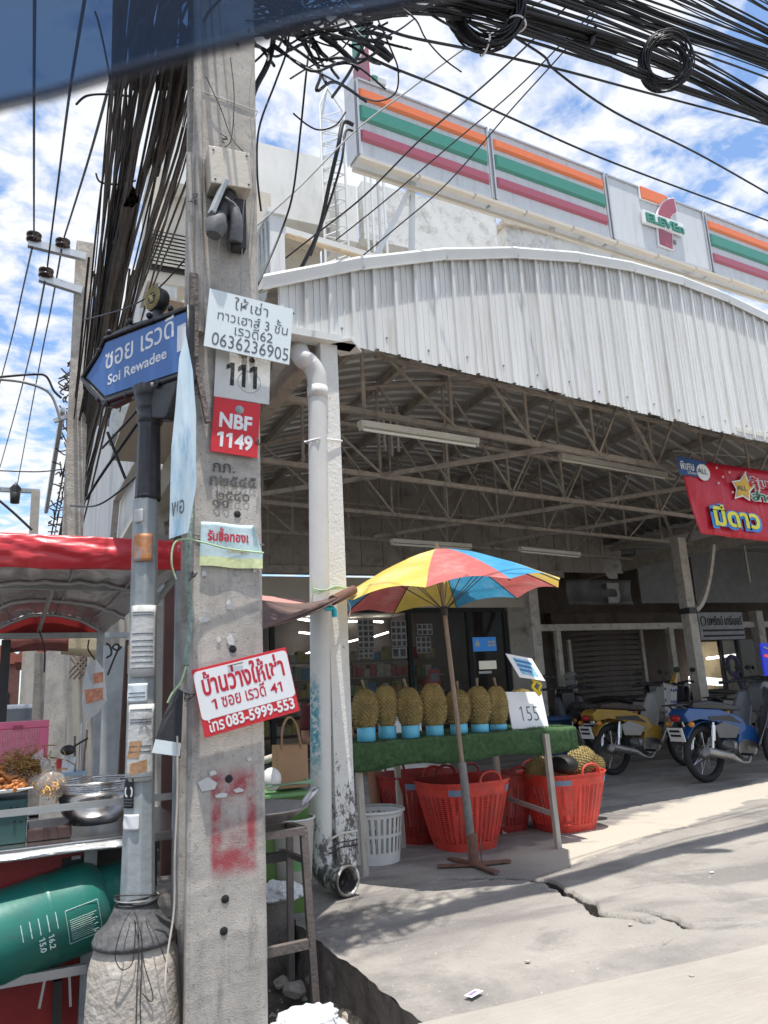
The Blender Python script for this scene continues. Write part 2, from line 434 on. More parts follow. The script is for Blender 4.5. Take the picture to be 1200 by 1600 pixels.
m_cyan = pm('blue_pipe_plastic', (.13,.47,.66), .35, var=.05, bump=.02)
m_wood = pm('weathered_wood', (.27,.20,.15), .8, var=.25, scale=20, bump=.3, stretch=(3,3,.5))
m_wood2 = pm('grey_wood', (.42,.38,.33), .8, var=.2, scale=20, bump=.3, stretch=(3,3,.5))
m_rust = pm('rusty_iron', (.17,.085,.06), .85, var=.3, scale=20, bump=.4)
m_glass = pm('shop_glass', (.02,.02,.022), .04, var=.1, bump=0, spec=.35, alpha=.15)
m_tyre = pm('tyre_rubber', (.02,.02,.02), .8, var=.2, bump=.2)
m_chrome = pm('chrome', (.6,.6,.6), .15, metal=1, var=.05, bump=0)
m_eng = pm('engine_alloy', (.30,.29,.28), .4, metal=.7, var=.3, bump=.3)
m_lamp = pm('lit_tube', (.9,.9,.9), .5, var=0, bump=0, emit=(1,.98,.92), est=7)
m_tube = pm('unlit_tube', (.78,.78,.72), .4, var=.03, bump=0)
m_fix = pm('light_batten', (.66,.63,.56), .5, var=.08, bump=0, dirt=(.35,.3,.25), damt=.5)
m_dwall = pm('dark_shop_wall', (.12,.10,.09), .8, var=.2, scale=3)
m_cream = pm('cream_wall', (.42,.38,.33), .85, var=.12, scale=2, dirt=(.2,.17,.15), damt=.5)
m_skin = pm('skin', (.30,.15,.09), .55, var=.08, bump=.05, sss=.1)

def objrand(m, lo, hi):
    """each sheet of this material is a little lighter or darker than its neighbour"""
    t = m.node_tree; b = t.nodes['Principled BSDF']; src = b.inputs['Base Color'].links[0].from_socket
    oi = N(t, 'ShaderNodeObjectInfo'); mr = N(t, 'ShaderNodeMapRange'); mr.inputs['To Min'].default_value = lo; mr.inputs['To Max'].default_value = hi
    t.links.new(oi.outputs['Random'], mr.inputs['Value']); mx = N(t, 'ShaderNodeMix', data_type='RGBA', blend_type='MULTIPLY'); mx.inputs[0].default_value = 1
    t.links.new(src, mx.inputs[6]); t.links.new(mr.outputs['Result'], mx.inputs[7]); t.links.new(mx.outputs[2], b.inputs['Base Color'])
for m_, a_, b_ in ((m_val,.90,1.05), (m_roofm,.8,1.1), (m_cap,.92,1.04), (m_dur,.7,1.2), (m_wbsk,.94,1.02), (m_steel,.85,1.08)): objrand(m_, a_, b_)
# rust weeping from under the cap and at the sheet feet
t, c, s_ = objz(m_val)
base_mix(m_val, mask_math(t, 'MULTIPLY', sstep(t, tnoise(t, c, 9, 8, .75, (1,1,.35)), .66, .74), .5), (.36,.28,.20))

# ------------------------------------------------------------------ lettering
def textmesh(body, bold=0.0, ext=.002, spacing=1.0, f=None):
    """Thai tone marks that follow an upper vowel are lifted above it"""
    up_v, tones = '\u0e31\u0e34\u0e35\u0e36\u0e37\u0e47', '\u0e48\u0e49\u0e4a\u0e4b\u0e4c'
    extra = []; keep = ''; ones = []
    for i, ch_ in enumerate(body):
        if ch_ in tones and i and body[i-1] in up_v: extra.append((len(keep), ch_))
        else:
            if ch_ == '1': ones.append(len(keep))
            keep += ch_
    me = rawtext(keep, bold, spacing, f)
    if not extra and not ones: return me
    vs = [v_.co.copy() for v_ in me.vertices]; fs = [tuple(p.vertices) for p in me.polygons]
    mx_ = lambda m_: max(v_.co.x for v_ in m_.vertices)
    for k, ch_ in extra:
        adv = mx_(rawtext(keep[:k]+'H', bold, spacing, f))-mx_(rawtext('H', bold, spacing, f))
        mt_ = rawtext(ch_, bold, spacing, f); b0 = len(vs)
        vs += [V(v_.co.x+adv, v_.co.y+.19, 0) for v_ in mt_.vertices]; fs += [tuple(b0+i for i in p.vertices) for p in mt_.polygons]
    for k in ones:      # the figure 1 gets its flag
        adv = mx_(rawtext(keep[:k]+'1', bold, spacing, f)); b0 = len(vs); tk = .10+bold*2; l_ = adv-tk
        vs += [V(l_-.14-bold, .50-bold, 0), V(l_-.14-bold, .575+bold, 0), V(l_, .68+bold, 0), V(l_, .575-bold, 0)]; fs.append((b0+3, b0+2, b0+1, b0))
    m2 = bpy.data.meshes.new('lettering'); m2.from_pydata([tuple(v_) for v_ in vs], [], fs); return m2
def rawtext(body, bold, spacing, f):
    cu = bpy.data.curves.new('lettering', 'FONT'); cu.body = body; cu.size = 1

    cu.extrude = 0; cu.offset = bold
    cu.resolution_u = 3; cu.space_character = spacing
    o = bpy.data.objects.new('lettering', cu); COL.objects.link(o)
    dg = bpy.context.evaluated_depsgraph_get(); dg.update()
    me = bpy.data.meshes.new_from_object(o.evaluated_get(dg))
    bpy.data.objects.remove(o)
    return me
def letters(name, body, origin, ax, ay, w=None, h=None, mat=None, parent=None, bold=.012, ext=.0015, jitter=0, label=None, f=None):
    """flat lettering, ax/ay unit vectors, its lower left corner at origin, scaled to w x h"""
    me = textmesh(body, bold, f=f)
    xs = [v_.co.x for v_ in me.vertices]; ys = [v_.co.y for v_ in me.vertices]
    x0, x1, y0, y1 = min(xs), max(xs), min(ys), max(ys)
    sx = (w/(x1-x0)) if w else (h/(y1-y0)); sy = (h/(y1-y0)) if h else sx
    nz = ax.cross(ay).normalized(); off = wloc(parent) if parent else V(0,0,0)
    vs = [origin+ax*((v_.co.x-x0)*sx)+ay*((v_.co.y-y0)*sy) for v_ in me.vertices]
    if jitter:
        vs = [p+ax*(jitter*noise.noise(p*40))+ay*(jitter*noise.noise(p*40+V(9,9,9))) for p in vs]
    fs = [tuple(p.vertices) for p in me.polygons]; n = len(vs)
    mb = MB(); mb.add([p+nz*ext for p in vs], fs)
    # side walls so the letters have thickness
    cnt = {}
    for f in fs:
        for i in range(len(f)):
            a, b_ = f[i], f[(i+1) % len(f)]; cnt.setdefault((min(a,b_), max(a,b_)), []).append((a, b_))
    side = []
    base = len(mb.v); mb.v += [tuple(p) for p in vs]
    for k, l in cnt.items():
        if len(l) == 1:
            a, b_ = l[0]; mb.f.append([b_, a, base+a, base+b_]); mb.mi.append(0); mb.sm.append(False)
    bpy.data.meshes.remove(me)
    return part(name, mb, mat, parent, label=label)
def board(tl, tr, bl, th=.004):
    """frame of a flat board from three corners: origin bottom-left, unit axes, size"""
    ax = (tr-tl); w_ = ax.length; ax.normalize(); ay = (tl-bl); h_ = ay.length
    ay = (ay-ax*ay.dot(ax)).normalized(); n = ax.cross(ay).normalized()
    return bl, ax, ay, n, w_, h_
def slab(fr, x0, x1, y0, y1, z0, z1, mb=None):
    o, ax, ay, n, w_, h_ = fr; mb = mb or MB()
    pts = [(x0*w_, y0*h_), (x1*w_, y0*h_), (x1*w_, y1*h_), (x0*w_, y1*h_)]
    return mb.prism(pts, o+n*z0, ax, ay, n*(z1-z0))
def on(fr, fx, fy, z=0):
    o, ax, ay, n, w_, h_ = fr
    return o+ax*(fx*w_)+ay*(fy*h_)+n*z
def smooth_pts(P_, k=6):
    out_ = []
    P_ = [Vector(p) for p in P_]; n_ = len(P_)
    for i in range(n_-1):
        a_, b_, c_, d_ = P_[max(i-1,0)], P_[i], P_[i+1], P_[min(i+2,n_-1)]
        for j in range(k):
            t_ = j/k; out_.append(.5*((2*b_)+(c_-a_)*t_+(2*a_-5*b_+4*c_-d_)*t_*t_+(3*b_-a_-3*c_+d_)*t_**3))
    out_.append(P_[-1]); return out_
# ================================================================== GROUND
EDGE = 1.27                                    # the forecourt slab's free edge over the soi gutter
crack = [at(x, y, Z=0) for x, y in ((690,1372),(760,1370),(800,1370),(855,1375),(872,1386),(890,1397),(906,1404),(921,1412),(928,1423),(937,1430),(960,1431),(985,1433),(1012,1440))]
crack2 = [at(x, y, Z=0) for x, y in ((990,1422),(1012,1424),(1035,1431),(1060,1440),(1074,1449))]
crack3 = [at(x, y, Z=0) for x, y in ((985,1387),(1010,1383),(1060,1378),(1100,1372))]
crack4 = [at(x, y, Z=0) for x, y in ((940,1282),(1000,1283),(1040,1287),(1075,1291),(1120,1298),(1200,1299))]
crack5 = [at(x, y, Z=0) for x, y in ((990,1477),(1030,1475),(1044,1466))]
joint = [at(x, y, Z=0) for x, y in ((610,1390),(640,1391),(700,1386),(735,1378),(770,1372))]
def dseg(p, a, b):
    ab = b-a; t_ = max(0, min(1, (p-a).dot(ab)/ab.length_squared)); return (p-a-ab*t_).length, t_
def crackdepth(p):
    h = 0
    for pts, wd, dp in ((crack, .034, .09), (crack2, .030, .08), (crack3, .011, .028), (crack4, .016, .05), (crack5, .014, .04), (joint, .014, .035)):
        n_ = len(pts)-1
        for i in range(n_):
            a, b = pts[i], pts[i+1]
            if abs(p.x-a.x) > .6 and abs(p.x-b.x) > .6: continue
            dd, t_ = dseg(p, a, b)
            ww = wd*(.55+.45*math.sin(math.pi*min(1, max(.08, (i+t_)/n_))))*(1+.7*noise.noise(p*14))
            if dd < ww: h = max(h, dp*(1-dd/ww)**.5)
    return h
def gz(x, y):
    p = V(x, y, 0)
    return .010*noise.noise(V(x*1.1, y*1.1, 0))+.0035*noise.noise(V(x*5, y*5, 3))
def edge_x(y): return EDGE+.025*noise.noise(V(y*3, 0, 5))+.018*noise.noise(V(y*11, 2, 5))
road_a, road_b = at(655, 1600, Z=0), at(1200, 1478, Z=0)     # where the brushed road slab begins
rs = (road_b.y-road_a.y)/(road_b.x-road_a.x)
def road_y(x): return road_a.y+(x-road_a.x)*rs
X1, Y1 = 5.4, 6.2
mb = MB()
def gfn(u, v):
    x = EDGE+u*(X1-EDGE); y0 = road_y(x)-.02; y = y0+v*(Y1-y0)
    if u == 0: x = edge_x(y)
    p = V(x, y, 0); return V(x, y, (gz(x, y) if 0 < u < 1 and v < 1 else 0)-crackdepth(p))
mb.grid(gfn, 300, 290, smooth=True)
mb.smooth = False
mb.add([V(X1,road_y(X1),0), V(30,road_y(30),0), V(30,Y1,0), V(X1,Y1,0)], [(0,1,2,3)])
mb.add([V(EDGE,Y1,0), V(30,Y1,0), V(30,40,0), V(EDGE,40,0)], [(0,1,2,3)])
struct('forecourt', mb, m_slab)
mb = MB(); pp = []
for i in range(61):
    y = 1.6+i*.1; x = edge_x(y); pp.append((x, y))
vs = [V(x, y, -.002) for x, y in pp]+[V(x+.02+.05*noise.noise(V(y*6,1,1)), y, -.16) for x, y in pp]+[V(x-.03+.04*noise.noise(V(y*4,1,9)), y, -.34) for x, y in pp]
n_ = len(pp)
mb.smooth = True
mb.add(vs, [(k*n_+i, k*n_+i+1, (k+1)*n_+i+1, (k+1)*n_+i) for k in (0,1) for i in range(n_-1)])
struct('curb', mb, m_curb)
mb = MB()
def rfn(u, v):
    x = EDGE-.02+u*10; y1 = road_y(x); y = -6+v*(y1+6); return V(x, y, gz(x, y)*.5+.004*(1-v*0))
mb.grid(rfn, 60, 50)
mb.add([V(11.2,-6,0), V(40,-6,0), V(40,road_y(40),0), V(11.2,road_y(11.2),0)], [(0,1,2,3)])
struct('road', mb, m_road)
mb = MB()
mb.grid(lambda u, v: V(-.2+u*1.7, 1.4+v*6, -.27+.05*noise.noise(V(u*6, v*22, 1))+.02*noise.noise(V(u*30, v*90, 4))), 60, 180)
struct('gutter', mb, m_dirt)
mb = MB(); mb.add([V(-60,-60,-.36), V(60,-60,-.36), V(60,120,-.36), V(-60,120,-.36)], [(0,1,2,3)])
struct('ground', mb, m_slab)
mb = MB(); mb.add([V(-12,-6,-.20), V(.1,-6,-.20), V(.1,60,-.20), V(-12,60,-.20)], [(0,1,2,3)])
struct('soi_road', mb, m_slab)
# gutter rocks and rubble
def rock(c, r, seed):
    mb = MB(); o = Vector(c); n, m = 9, 7; vs = []
    for i in range(m+1):
        t_ = math.pi*i/m
        for k in range(n):
            a = 2*math.pi*k/n; d = V(math.sin(t_)*math.cos(a), math.sin(t_)*math.sin(a), math.cos(t_))
            q = 1+.35*noise.noise(d*1.5+V(seed,0,0))
            vs.append(o+V(d.x*r*q, d.y*r*q*.9, d.z*r*q*.6))
    mb.add(vs, [(i*n+k, (i+1)*n+k, (i+1)*n+(k+1) % n, i*n+(k+1) % n) for i in range(m) for k in range(n)])
    return mb
for i, (x, y, r, lb) in enumerate(((462,1545,.055,'largest brown stone in the gutter beside the iron stand leg'), (440,1535,.04,'flat brown stone in the gutter next to the concrete pole'),
        (492,1530,.045,'grey stone in the gutter against the curb, right of the stand leg'), (545,1588,.035,'small stone at the foot of the curb by the white bag'), (470,1500,.05,'stone farthest back in the gutter under the stand'))):
    p = at(x, y, Z=-.22)
    solo('stone', rock(p, r, i*3.1), m_base, lb, 'stone', p, group='stones lying in the gutter')

# grit, pebbles and flecks scattered over the slab and the gutter
rnd = random.Random(77); mb = MB()
for k in range(1500):
    x = EDGE+.03+rnd.random()**1.4*6; y = road_y(x)+rnd.random()*4.2; r_ = .0022+.006*rnd.random()**5
    if crackdepth(V(x, y, 0)) > 0: continue
    z = gz(x, y); a_ = rnd.uniform(0, 6)
    mb.add([V(x+r_*math.cos(a_+q)*rnd.uniform(.6,1.2), y+r_*math.sin(a_+q), z) for q in (0,1.6,3.1,4.7)]+[V(x, y, z+r_*.8)], [(0,1,4),(1,2,4),(2,3,4),(3,0,4)])
struct('grit', mb, m_base)['kind'] = 'stuff'
rnd = random.Random(78); mb = MB()
for k in range(900):
    y = 2.0+rnd.random()*2.4; x = .8+rnd.random()*.5; r_ = .004+.02*rnd.random()**4; u_ = (x+.2)/1.7; v_ = (y-1.4)/6
    z = -.27+.05*noise.noise(V(u_*6, v_*22, 1))+.02*noise.noise(V(u_*30, v_*90, 4)); a_ = rnd.uniform(0, 6)
    mb.add([V(x+r_*math.cos(a_+q)*rnd.uniform(.6,1.2), y+r_*math.sin(a_+q), z-.003) for q in (0,1.6,3.1,4.7)]+[V(x, y, z+r_*.8)], [(0,1,4),(1,2,4),(2,3,4),(3,0,4)])
struct('gutter_rubble', mb, m_base)['kind'] = 'stuff'

# ================================================================== SOI BUILDING (white, behind the canopy)
BX, BY = 1.9, 12.5
bl = thing('white_building', 'white three storey building with louvred window and heavy parapets behind the curved canopy', 'building', (BX, BY, 0))
mb = MB()
zt = at(262, 272, Y=BY).z
mb.bb(BX-.15, BX, BY, 60, 0, zt)
part('side_wall', mb, m_side, bl)
# parapet bands, each from its picture outline on the facade plane
def fac(x, y, Y=BY): return at(x, y, Y=Y)
def facbox(x0, x1, yt, yb, d, Y=BY, name='parapet', m=m_white):
    a = fac(x0, yt, Y); b = fac(x1, yb, Y); a2 = fac(x1, yt+(x1-x0)*.275, Y)
    z1 = a.z; xa = a.x; xb = b.x; z0 = fac(x0, yb, Y).z
    q = MB(); q.bb(xa, xb, Y, Y+d, z0, z1); return part(name, q, m, bl)
facbox(258, 522, 185, 300, .35)                       # upper left band
mb = MB(); zz0 = fac(258, 300).z
x522 = fac(522, 300).x
mb.bb(BX, x522, BY+.35, BY+4, zz0+.0, zz0+.12); part('soffit', mb, m_soff, bl)
facbox(528, 560, 285, 372, 1.0, BY-.5, 'pilaster')
mb = MB(); x565 = fac(566, 300, BY-.2).x; zb = fac(566, 372, BY-.2).z; ztp = fac(566, 283, BY-.2).z
mb.bb(x565, fac(775, 345, BY-.2).x, BY-.2, BY+.05, zb, ztp); part('stained_parapet', mb, m_peel, bl, label='parapet with peeling, mouldy plaster')
mb = MB(); mb.bb(x565, 12, BY+.05, BY+2.5, zb+.02, zb+.16); part('balcony_soffit', mb, m_soff, bl)
mb = MB(); mb.bb(BX, 13, BY+2.6, BY+2.9, 3.6, zb+1.0); part('front_wall', mb, m_soff, bl)
mb = MB(); mb.bb(BX, x522, BY+.9, BY+1.2, 3.6, zz0); part('upper_wall', mb, m_soff, bl)
wp = fac(238, 360, BY-.02)
# louvred window: frame and single slats
lw = MB(); lx0, lx1 = 1.25, 2.5
a = at(238, 362, Y=BY-1.0); b = at(300, 425, Y=BY-1.0)
lw.bb(a.x-.05, b.x+.05, BY-.98, BY-.94, b.z-.05, a.z+.05)
fr_ = part('louvre_frame', lw, m_dark, bl)
sl = MB(); sl.box((0,0,0), (b.x-a.x, .1, .03), Matrix.Rotation(RAD(35), 3, 'X')); me = sl.mesh('slat', m_fix)
for i in range(9):
    o = bpy.data.objects.new('slat', me); COL.objects.link(o); o.parent = fr_
    o.location = V((a.x+b.x)/2, BY-1.03, b.z+(a.z-b.z)*(i+.5)/9)-V(BX, BY, 0)
# side projection that carries the louvres
mb = MB(); mb.bb(a.x-.05, BX+1.6, BY-.93, BY, b.z-.25, a.z+1.25); part('bay', mb, m_soff, bl)
a2 = at(262, 282, Y=BY-1.3)
mb = MB(); mb.bb(a2.x, BX+1.2, BY-1.3, BY, a2.z, a2.z+1.3); part('bay_parapet', mb, m_white, bl)
mb = MB(); mb.bb(a.x+.12, BX, BY-.9, BY, 3.4, b.z-.25); part('bay_wall', mb, m_side, bl)
# side wall awning over the soi
mb = MB()
p0 = at(228, 700, X=BX-.25); p1 = at(182, 782, X=BX-.25)
mb.bar(p0, p1, .14, .06); mb.bar(p1, at(176, 850, X=BX-.25), .14, .05)
part('awning_edge', mb, m_steel, bl)
mb = MB(); mb.bb(BX-.24, BX-.16, p0.y-.4, p1.y, 0, 3.2); part('lean_to_wall', mb, m_val, bl)
for (x, y, h_) in ((170, 640, .5), (198, 665, .3)):
    mb = MB(); p = at(x, y, X=BX-.3); mb.bb(p.x-.3, p.x+.14, p.y-.3, p.y+.5, p.z-.3, p.z+.3)
    part('wall_unit', mb, m_galv, bl)

# grey stained concrete roof structure right of it
q = thing('concrete_roof_house', 'stained grey concrete roof block showing between canopy and store sign', 'roof block', (8, 13, 8))
mb = MB(); a = at(790, 353, Y=13.2); b = at(960, 400, Y=13.2)
mb.bb(a.x, b.x+3, 13.2, 15, 5.6, a.z); part('wall', mb, m_peel, q)
mb = MB(); mb.bb(a.x-.1, b.x+3.1, 13.1, 15.1, a.z, a.z+.12); part('coping', mb, m_base, q)

# sheet-metal clad box and rusty fascia beam standing at the canopy's left end
q = thing('metal_clad_column', 'tall white sheet metal box column just left of the canopy end', 'column', (1.72, 6.2, 0))
a = at(413, 310, Y=6.2); b = at(447, 470, Y=6.2)
mb = MB(); mb.bb(a.x+.05, b.x, 6.2, 6.6, 3.95, a.z-.15); part('cladding', mb, m_val, q)
mb = MB(); mb.bb(a.x+.02, b.x+.03, 6.17, 6.63, a.z-.15, a.z-.10); part('cap', mb, m_cap, q)
for k in range(3):
    mb = MB(); mb.bb(a.x+.02, a.x+.05, 6.25+k*.12, 6.29+k*.12, 3.95, a.z-.2); part('rib', mb, m_galv, q)
mb = MB(); a = at(445, 362, Y=6.6); b = at(612, 412, Y=7.0)
mb.bar(a, b, .05, .09)
mb.m = 1; mb.bar(a+V(0,-.03,-.055), b+V(0,-.03,-.055), .06, .02)
solo('fascia_beam', mb, [m_cap, pm('rusty_cream_paint', (.55,.43,.28), .7, var=.3, scale=12)], 'cream painted steel beam with a rusty lower edge above the canopy end', 'beam', a)

# ================================================================== CANOPY
CP = V(1.71, 4.54, 0); CE = V(math.cos(RAD(9)), math.sin(RAD(9)), 0)
def cp(s, t_, z): return CP+CE*s+V(0, t_, 0)+V(0, 0, z)          # s along the front, t back along the soi
S0, S1, SC = -.33, 9.7, 4.7
def arch(s): return 5.05-.049*(s-SC)**2
can = thing('market_canopy', 'arched steel canopy with a white corrugated front over the durian stall and forecourt', 'canopy', (1.71, 4.54, 0))
pitch = .187; ns = int((S1-S0)/pitch)
for i in range(ns):
    a0 = S0+i*pitch; a1 = a0+pitch; mb = MB()
    # trapezoid rib, then flats with two small pleats
    prof = [(0,0),(.006,-.028),(.030,-.028),(.038,0),(.080,0),(.083,-.006),(.089,-.006),(.092,0),(.130,0),(.133,-.006),(.139,-.006),(.142,0),(pitch,0)]
    jz = random.uniform(-.012, .012); vs = []
    for (u, d) in prof:
        s_x = a0+u*pitch/.187; p = cp(s_x, -.03+d, 0)
        vs += [V(p.x, p.y, 3.445+jz), V(p.x, p.y, arch(s_x)-.06)]
    mb.add(vs, [(2*k, 2*k+2, 2*k+3, 2*k+1) for k in range(len(prof)-1)])
    part('sheet', mb, m_val, can)
# screw heads of the fascia sheets
mb = MB()
for i in range(0, ns, 2):
    for z in (3.56,):
        p = cp(S0+i*pitch+.11, -.036, z+random.uniform(-.02,.02)); mb.lathe([(0,-.006),(.008,-.005),(.010,0)], p, 6, (V(1,0,0), V(0,0,1), V(0,-1,0)))
part('screw', mb, m_galv, can, kind='stuff')
nseg = 13
for i in range(nseg):
    a0 = S0-.12+(S1+.1-S0)*i/nseg; a1 = S0-.12+(S1+.1-S0)*(i+1)/nseg+.015
    mb = MB(); vs = []
    for s_x in (a0, a1):
        z = arch(s_x)
        for dt, dz in ((-.078,-.085),(-.070,-.09),(-.082,.0),(-.072,.022),(.25,.05),(.25,.04)):
            vs.append(cp(s_x, dt, z+dz+(.004 if s_x == a1 else 0)))
    mb.add(vs, [(k, k+1, 7+k, 6+k) for k in range(5)]+[(5,4,3,2,1,0),(6,7,8,9,10,11)]); part('cap_flashing', mb, m_cap, can)
# roof sheet, ribs follow the arch
TB = 7.9
for j in range(11):
    t0 = TB*j/11; t1 = TB*(j+1)/11; mb = MB(); prof = []
    nr = 3
    for k in range(nr):
        b0 = t0+(t1-t0)*k/nr; q_ = (t1-t0)/nr
        prof += [(b0,0),(b0+q_*.6,0),(b0+q_*.68,.032),(b0+q_*.92,.032)]
    prof.append((t1, 0)); NS = 26; vs = []
    for i in range(NS+1):
        s_x = S0+(S1-S0)*i/NS
        for t_, dz in prof: vs.append(cp(s_x, t_, arch(s_x)-.02+dz+.003*(j % 2)))
    m_ = len(prof)
    mb.add(vs, [(i*m_+k, i*m_+k+1, (i+1)*m_+k+1, (i+1)*m_+k) for i in range(NS) for k in range(m_-1)])
    part('roof_sheet', mb, m_roofm, can)
for i in range(11):
    s_x = S0+.35+(S1-S0-.5)*i/10; z = arch(s_x)-.075
    mb = MB(); mb.bar(cp(s_x, -.02, z), cp(s_x, TB, z), .06, .10); part('purlin', mb, m_steel, can)
ZC = 3.43
for ti, t_ in enumerate((1.05, 2.7, 4.3, 5.9)):
    mb = MB(); n = 16; pr = None
    for i in range(n+1):
        s_x = S0+.3+(S1-S0-.6)*i/n; p = cp(s_x, t_, arch(s_x)-.15)
        if pr: mb.bar(pr, p, .035, .04)
        pr = p
    mb.bar(cp(S0+.2, t_, ZC), cp(S1-.1, t_, ZC), .05, .05)
    mb.bar(cp(S0+1.3, t_, ZC+.55), cp(S1-1.3, t_, ZC+.55), .035, .035)
    tr = part('truss', mb, m_steel, can)
    k = 10
    for i in range(1, k):
        s_x = S0+.2+(S1-S0-.3)*i/k
        q_ = MB(); q_.bar(cp(s_x, t_+.03, ZC), cp(s_x, t_+.03, arch(s_x)-.16), .027); part('strut', q_, m_steel, tr)
        s2 = S0+.2+(S1-S0-.3)*(i+(1 if i < k/2 else -1))/k
        q_ = MB(); q_.bar(cp(s_x, t_-.03, arch(s_x)-.16), cp(s2, t_-.03, ZC), .022); part('brace', q_, m_steel, tr)
# long diagonal ties between trusses
for (sa, ta, za, sb, tb, zb_) in ((3.2, 5.8, 3.45, 6.6, 1.1, 3.5), (5.4, 5.8, 3.45, 8.6, 1.2, 3.6), (.6, 4.2, 3.45, 3.2, 1.1, 3.45), (6.0,1.1,3.45,9.2,4.2,3.45), (4.2,1.1,4.75,8.9,4.3,3.5)):
    mb = MB(); mb.bar(cp(sa, ta, za), cp(sb, tb, zb_), .04, .05); part('tie_bar', mb, m_steel, can)
# eave beams and gutter
mb = MB(); mb.bar(cp(S1-.15, 0, ZC-.06), cp(S1-.15, 9.2, ZC-.06), .16, .24); part('eave_beam', mb, m_steel, can)
mb = MB(); mb.bar(cp(S0+.3, .1, ZC-.02), cp(S0+.3, 6.2, ZC-.02), .10, .14); part('eave_beam', mb, m_steel, can)
mb = MB()
for t_ in (0, 6.2): pass
g = [(-.16,.10),(-.17,.0),(-.06,-.09),(.06,-.09),(.12,.0),(.12,.1)]
vs = [cp(S0+u-.05, t_, ZC+.02+v_) for t_ in (-.02, 7.7) for u, v_ in g]
mb.add(vs, [(i, i+1, 7+i, 6+i) for i in range(5)]+[(0,1,2,3,4,5)]); part('gutter_trough', mb, m_soff, can, solid=.006)
# left eave boarding seen past the concrete pole
mb = MB(); mb.add([cp(S0-.75,-.02,ZC+.04), cp(S0-.1,-.02,ZC+.07), cp(S0-.1,3.4,ZC+.07), cp(S0-.75,3.4,ZC+.04)], [(0,1,2,3)])
part('eave_board', mb, m_soff, can, solid=.02)
mb = MB()
a = at(440, 512, Y=4.5); b = at(552, 540, Y=4.5)
mb.bar(V(a.x-.1, 4.47, 3.42), V(b.x, 4.50, 3.42), .12, .05); mb.bar(V(b.x-.12,4.44,3.405), V(b.x+.02,4.6,3.405), .16, .02)
part('end_bracket', mb, m_cap, can)
# right column with its branch brace
cx = V(9.75, 9.35, 0)
mb = MB(); mb.bar(cx+V(0,0,0), cx+V(-.05,0,3.3), .17, .17); mb.m = 1
mb.bar(cx+V(-.03,-.02,2.05), cx+V(-.03,-.02,2.14), .24, .24)
part('post', mb, [m_steel, m_dark], can, label='weathered brown steel column on the far right')
mb = MB(); prb = None
for k in range(9):
    u = k/8; p = cx+V(.02+.62*u, -.1, 2.1+.25*u+.85*u*u)
    if prb is not None: mb.bar(prb, p, .10-.05*u, .06)
    prb = p
part('curved_brace', mb, m_steel, can)
for (x, y, h_, w_) in ((842, 1150, 2.75, .17),):
    p = at(x+8, y+10, Y=10.5); p.z = 0
    mb = MB(); mb.bar(p, p+V(0,0,2.9), w_); part('post', mb, m_steel, can, label='brown steel column behind the price board')
# white corner post (front left)
pc = V(1.745, 4.55, 0)
po = thing('white_corner_post', 'white painted square post with peeling black foot beside the drain pipe', 'post', pc)
mb = MB(); mb.bb(pc.x-.062, pc.x+.062, pc.y-.06, pc.y+.06, -.02, 3.45); part('shaft', mb, m_wpost, po, bevel=.004)
# ribbed white batten under the valance at right
p = atb = cp(6.1, .35, 3.36)
def batten(p, d, L, lit, label, group='fluorescent battens under the canopy', wdt=.07):
    t_ = thing('light_batten', label, 'light', p, group)
    d = d.normalized(); mb = MB(); mb.bar(p-d*L/2, p+d*L/2, wdt, .05); part('housing', mb, m_fix, t_)
    mb = MB(); mb.tube([p-d*(L/2-.03)+V(0,0,-.045), p+d*(L/2-.03)+V(0,0,-.045)], .015, 8); part('tube', mb, m_lamp if lit else m_tube, t_)
    for s_ in (-1, 1):
        mb = MB(); mb.bar(p+d*(s_*(L/2-.02))+V(0,0,-.02), p+d*(s_*(L/2-.005))+V(0,0,-.02), .05, .07); part('end_cap', mb, m_fix, t_)
pa = at(562, 662, Y=5.5); pb = at(745, 690, Y=5.85)
batten((pa+pb)/2, pb-pa, (pb-pa).length, False, 'cream fluorescent batten nearest the white post under the canopy')
pa = at(875, 712, Y=6.8); pb = at(1040, 742, Y=7.1)
batten((pa+pb)/2, pb-pa, (pb-pa).length, False, 'unlit fluorescent batten left of the red banner')
pa = at(612, 845, Y=9.0); pb = at(735, 853, Y=9.3)
batten((pa+pb)/2, pb-pa, (pb-pa).length, False, 'unlit fluorescent batten just above the beach umbrella top')
pa = at(812, 857, Y=9.5); pb = at(905, 866, Y=9.8)
batten((pa+pb)/2, pb-pa, (pb-pa).length, False, 'unlit fluorescent batten above the right end of the umbrella')
pa = at(1145, 672, Y=5.3); pb = at(1230, 690, Y=5.45)
batten((pa+pb)/2, pb-pa, (pb-pa).length, False, 'white batten tucked under the canopy front above the red banner', wdt=.09)

# ================================================================== CONVENIENCE STORE FRONT
FY = 12.6
st = thing('convenience_store', 'glass fronted convenience store with lit ceiling lamps behind the durian stall', 'shop', (5, FY, 0))
gx0 = at(415, 985, Y=FY).x-1.2; gx1 = at(788, 965, Y=FY).x; gz1 = at(600, 957, Y=FY).z
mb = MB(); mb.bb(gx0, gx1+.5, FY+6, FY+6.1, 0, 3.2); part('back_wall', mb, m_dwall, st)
mb = MB(); mb.bb(gx0, gx1+.5, FY+.1, FY+6, 2.95, 3.0); part('ceiling', mb, m_cream, st)
for u0 in (gx0-.1, gx1+.4):
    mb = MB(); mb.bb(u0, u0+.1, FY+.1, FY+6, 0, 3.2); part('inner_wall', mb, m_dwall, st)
mb = MB(); mb.bb(gx0, gx1+.2, FY+.05, FY+6, .02, .06); part('floor', mb, m_cream, st)
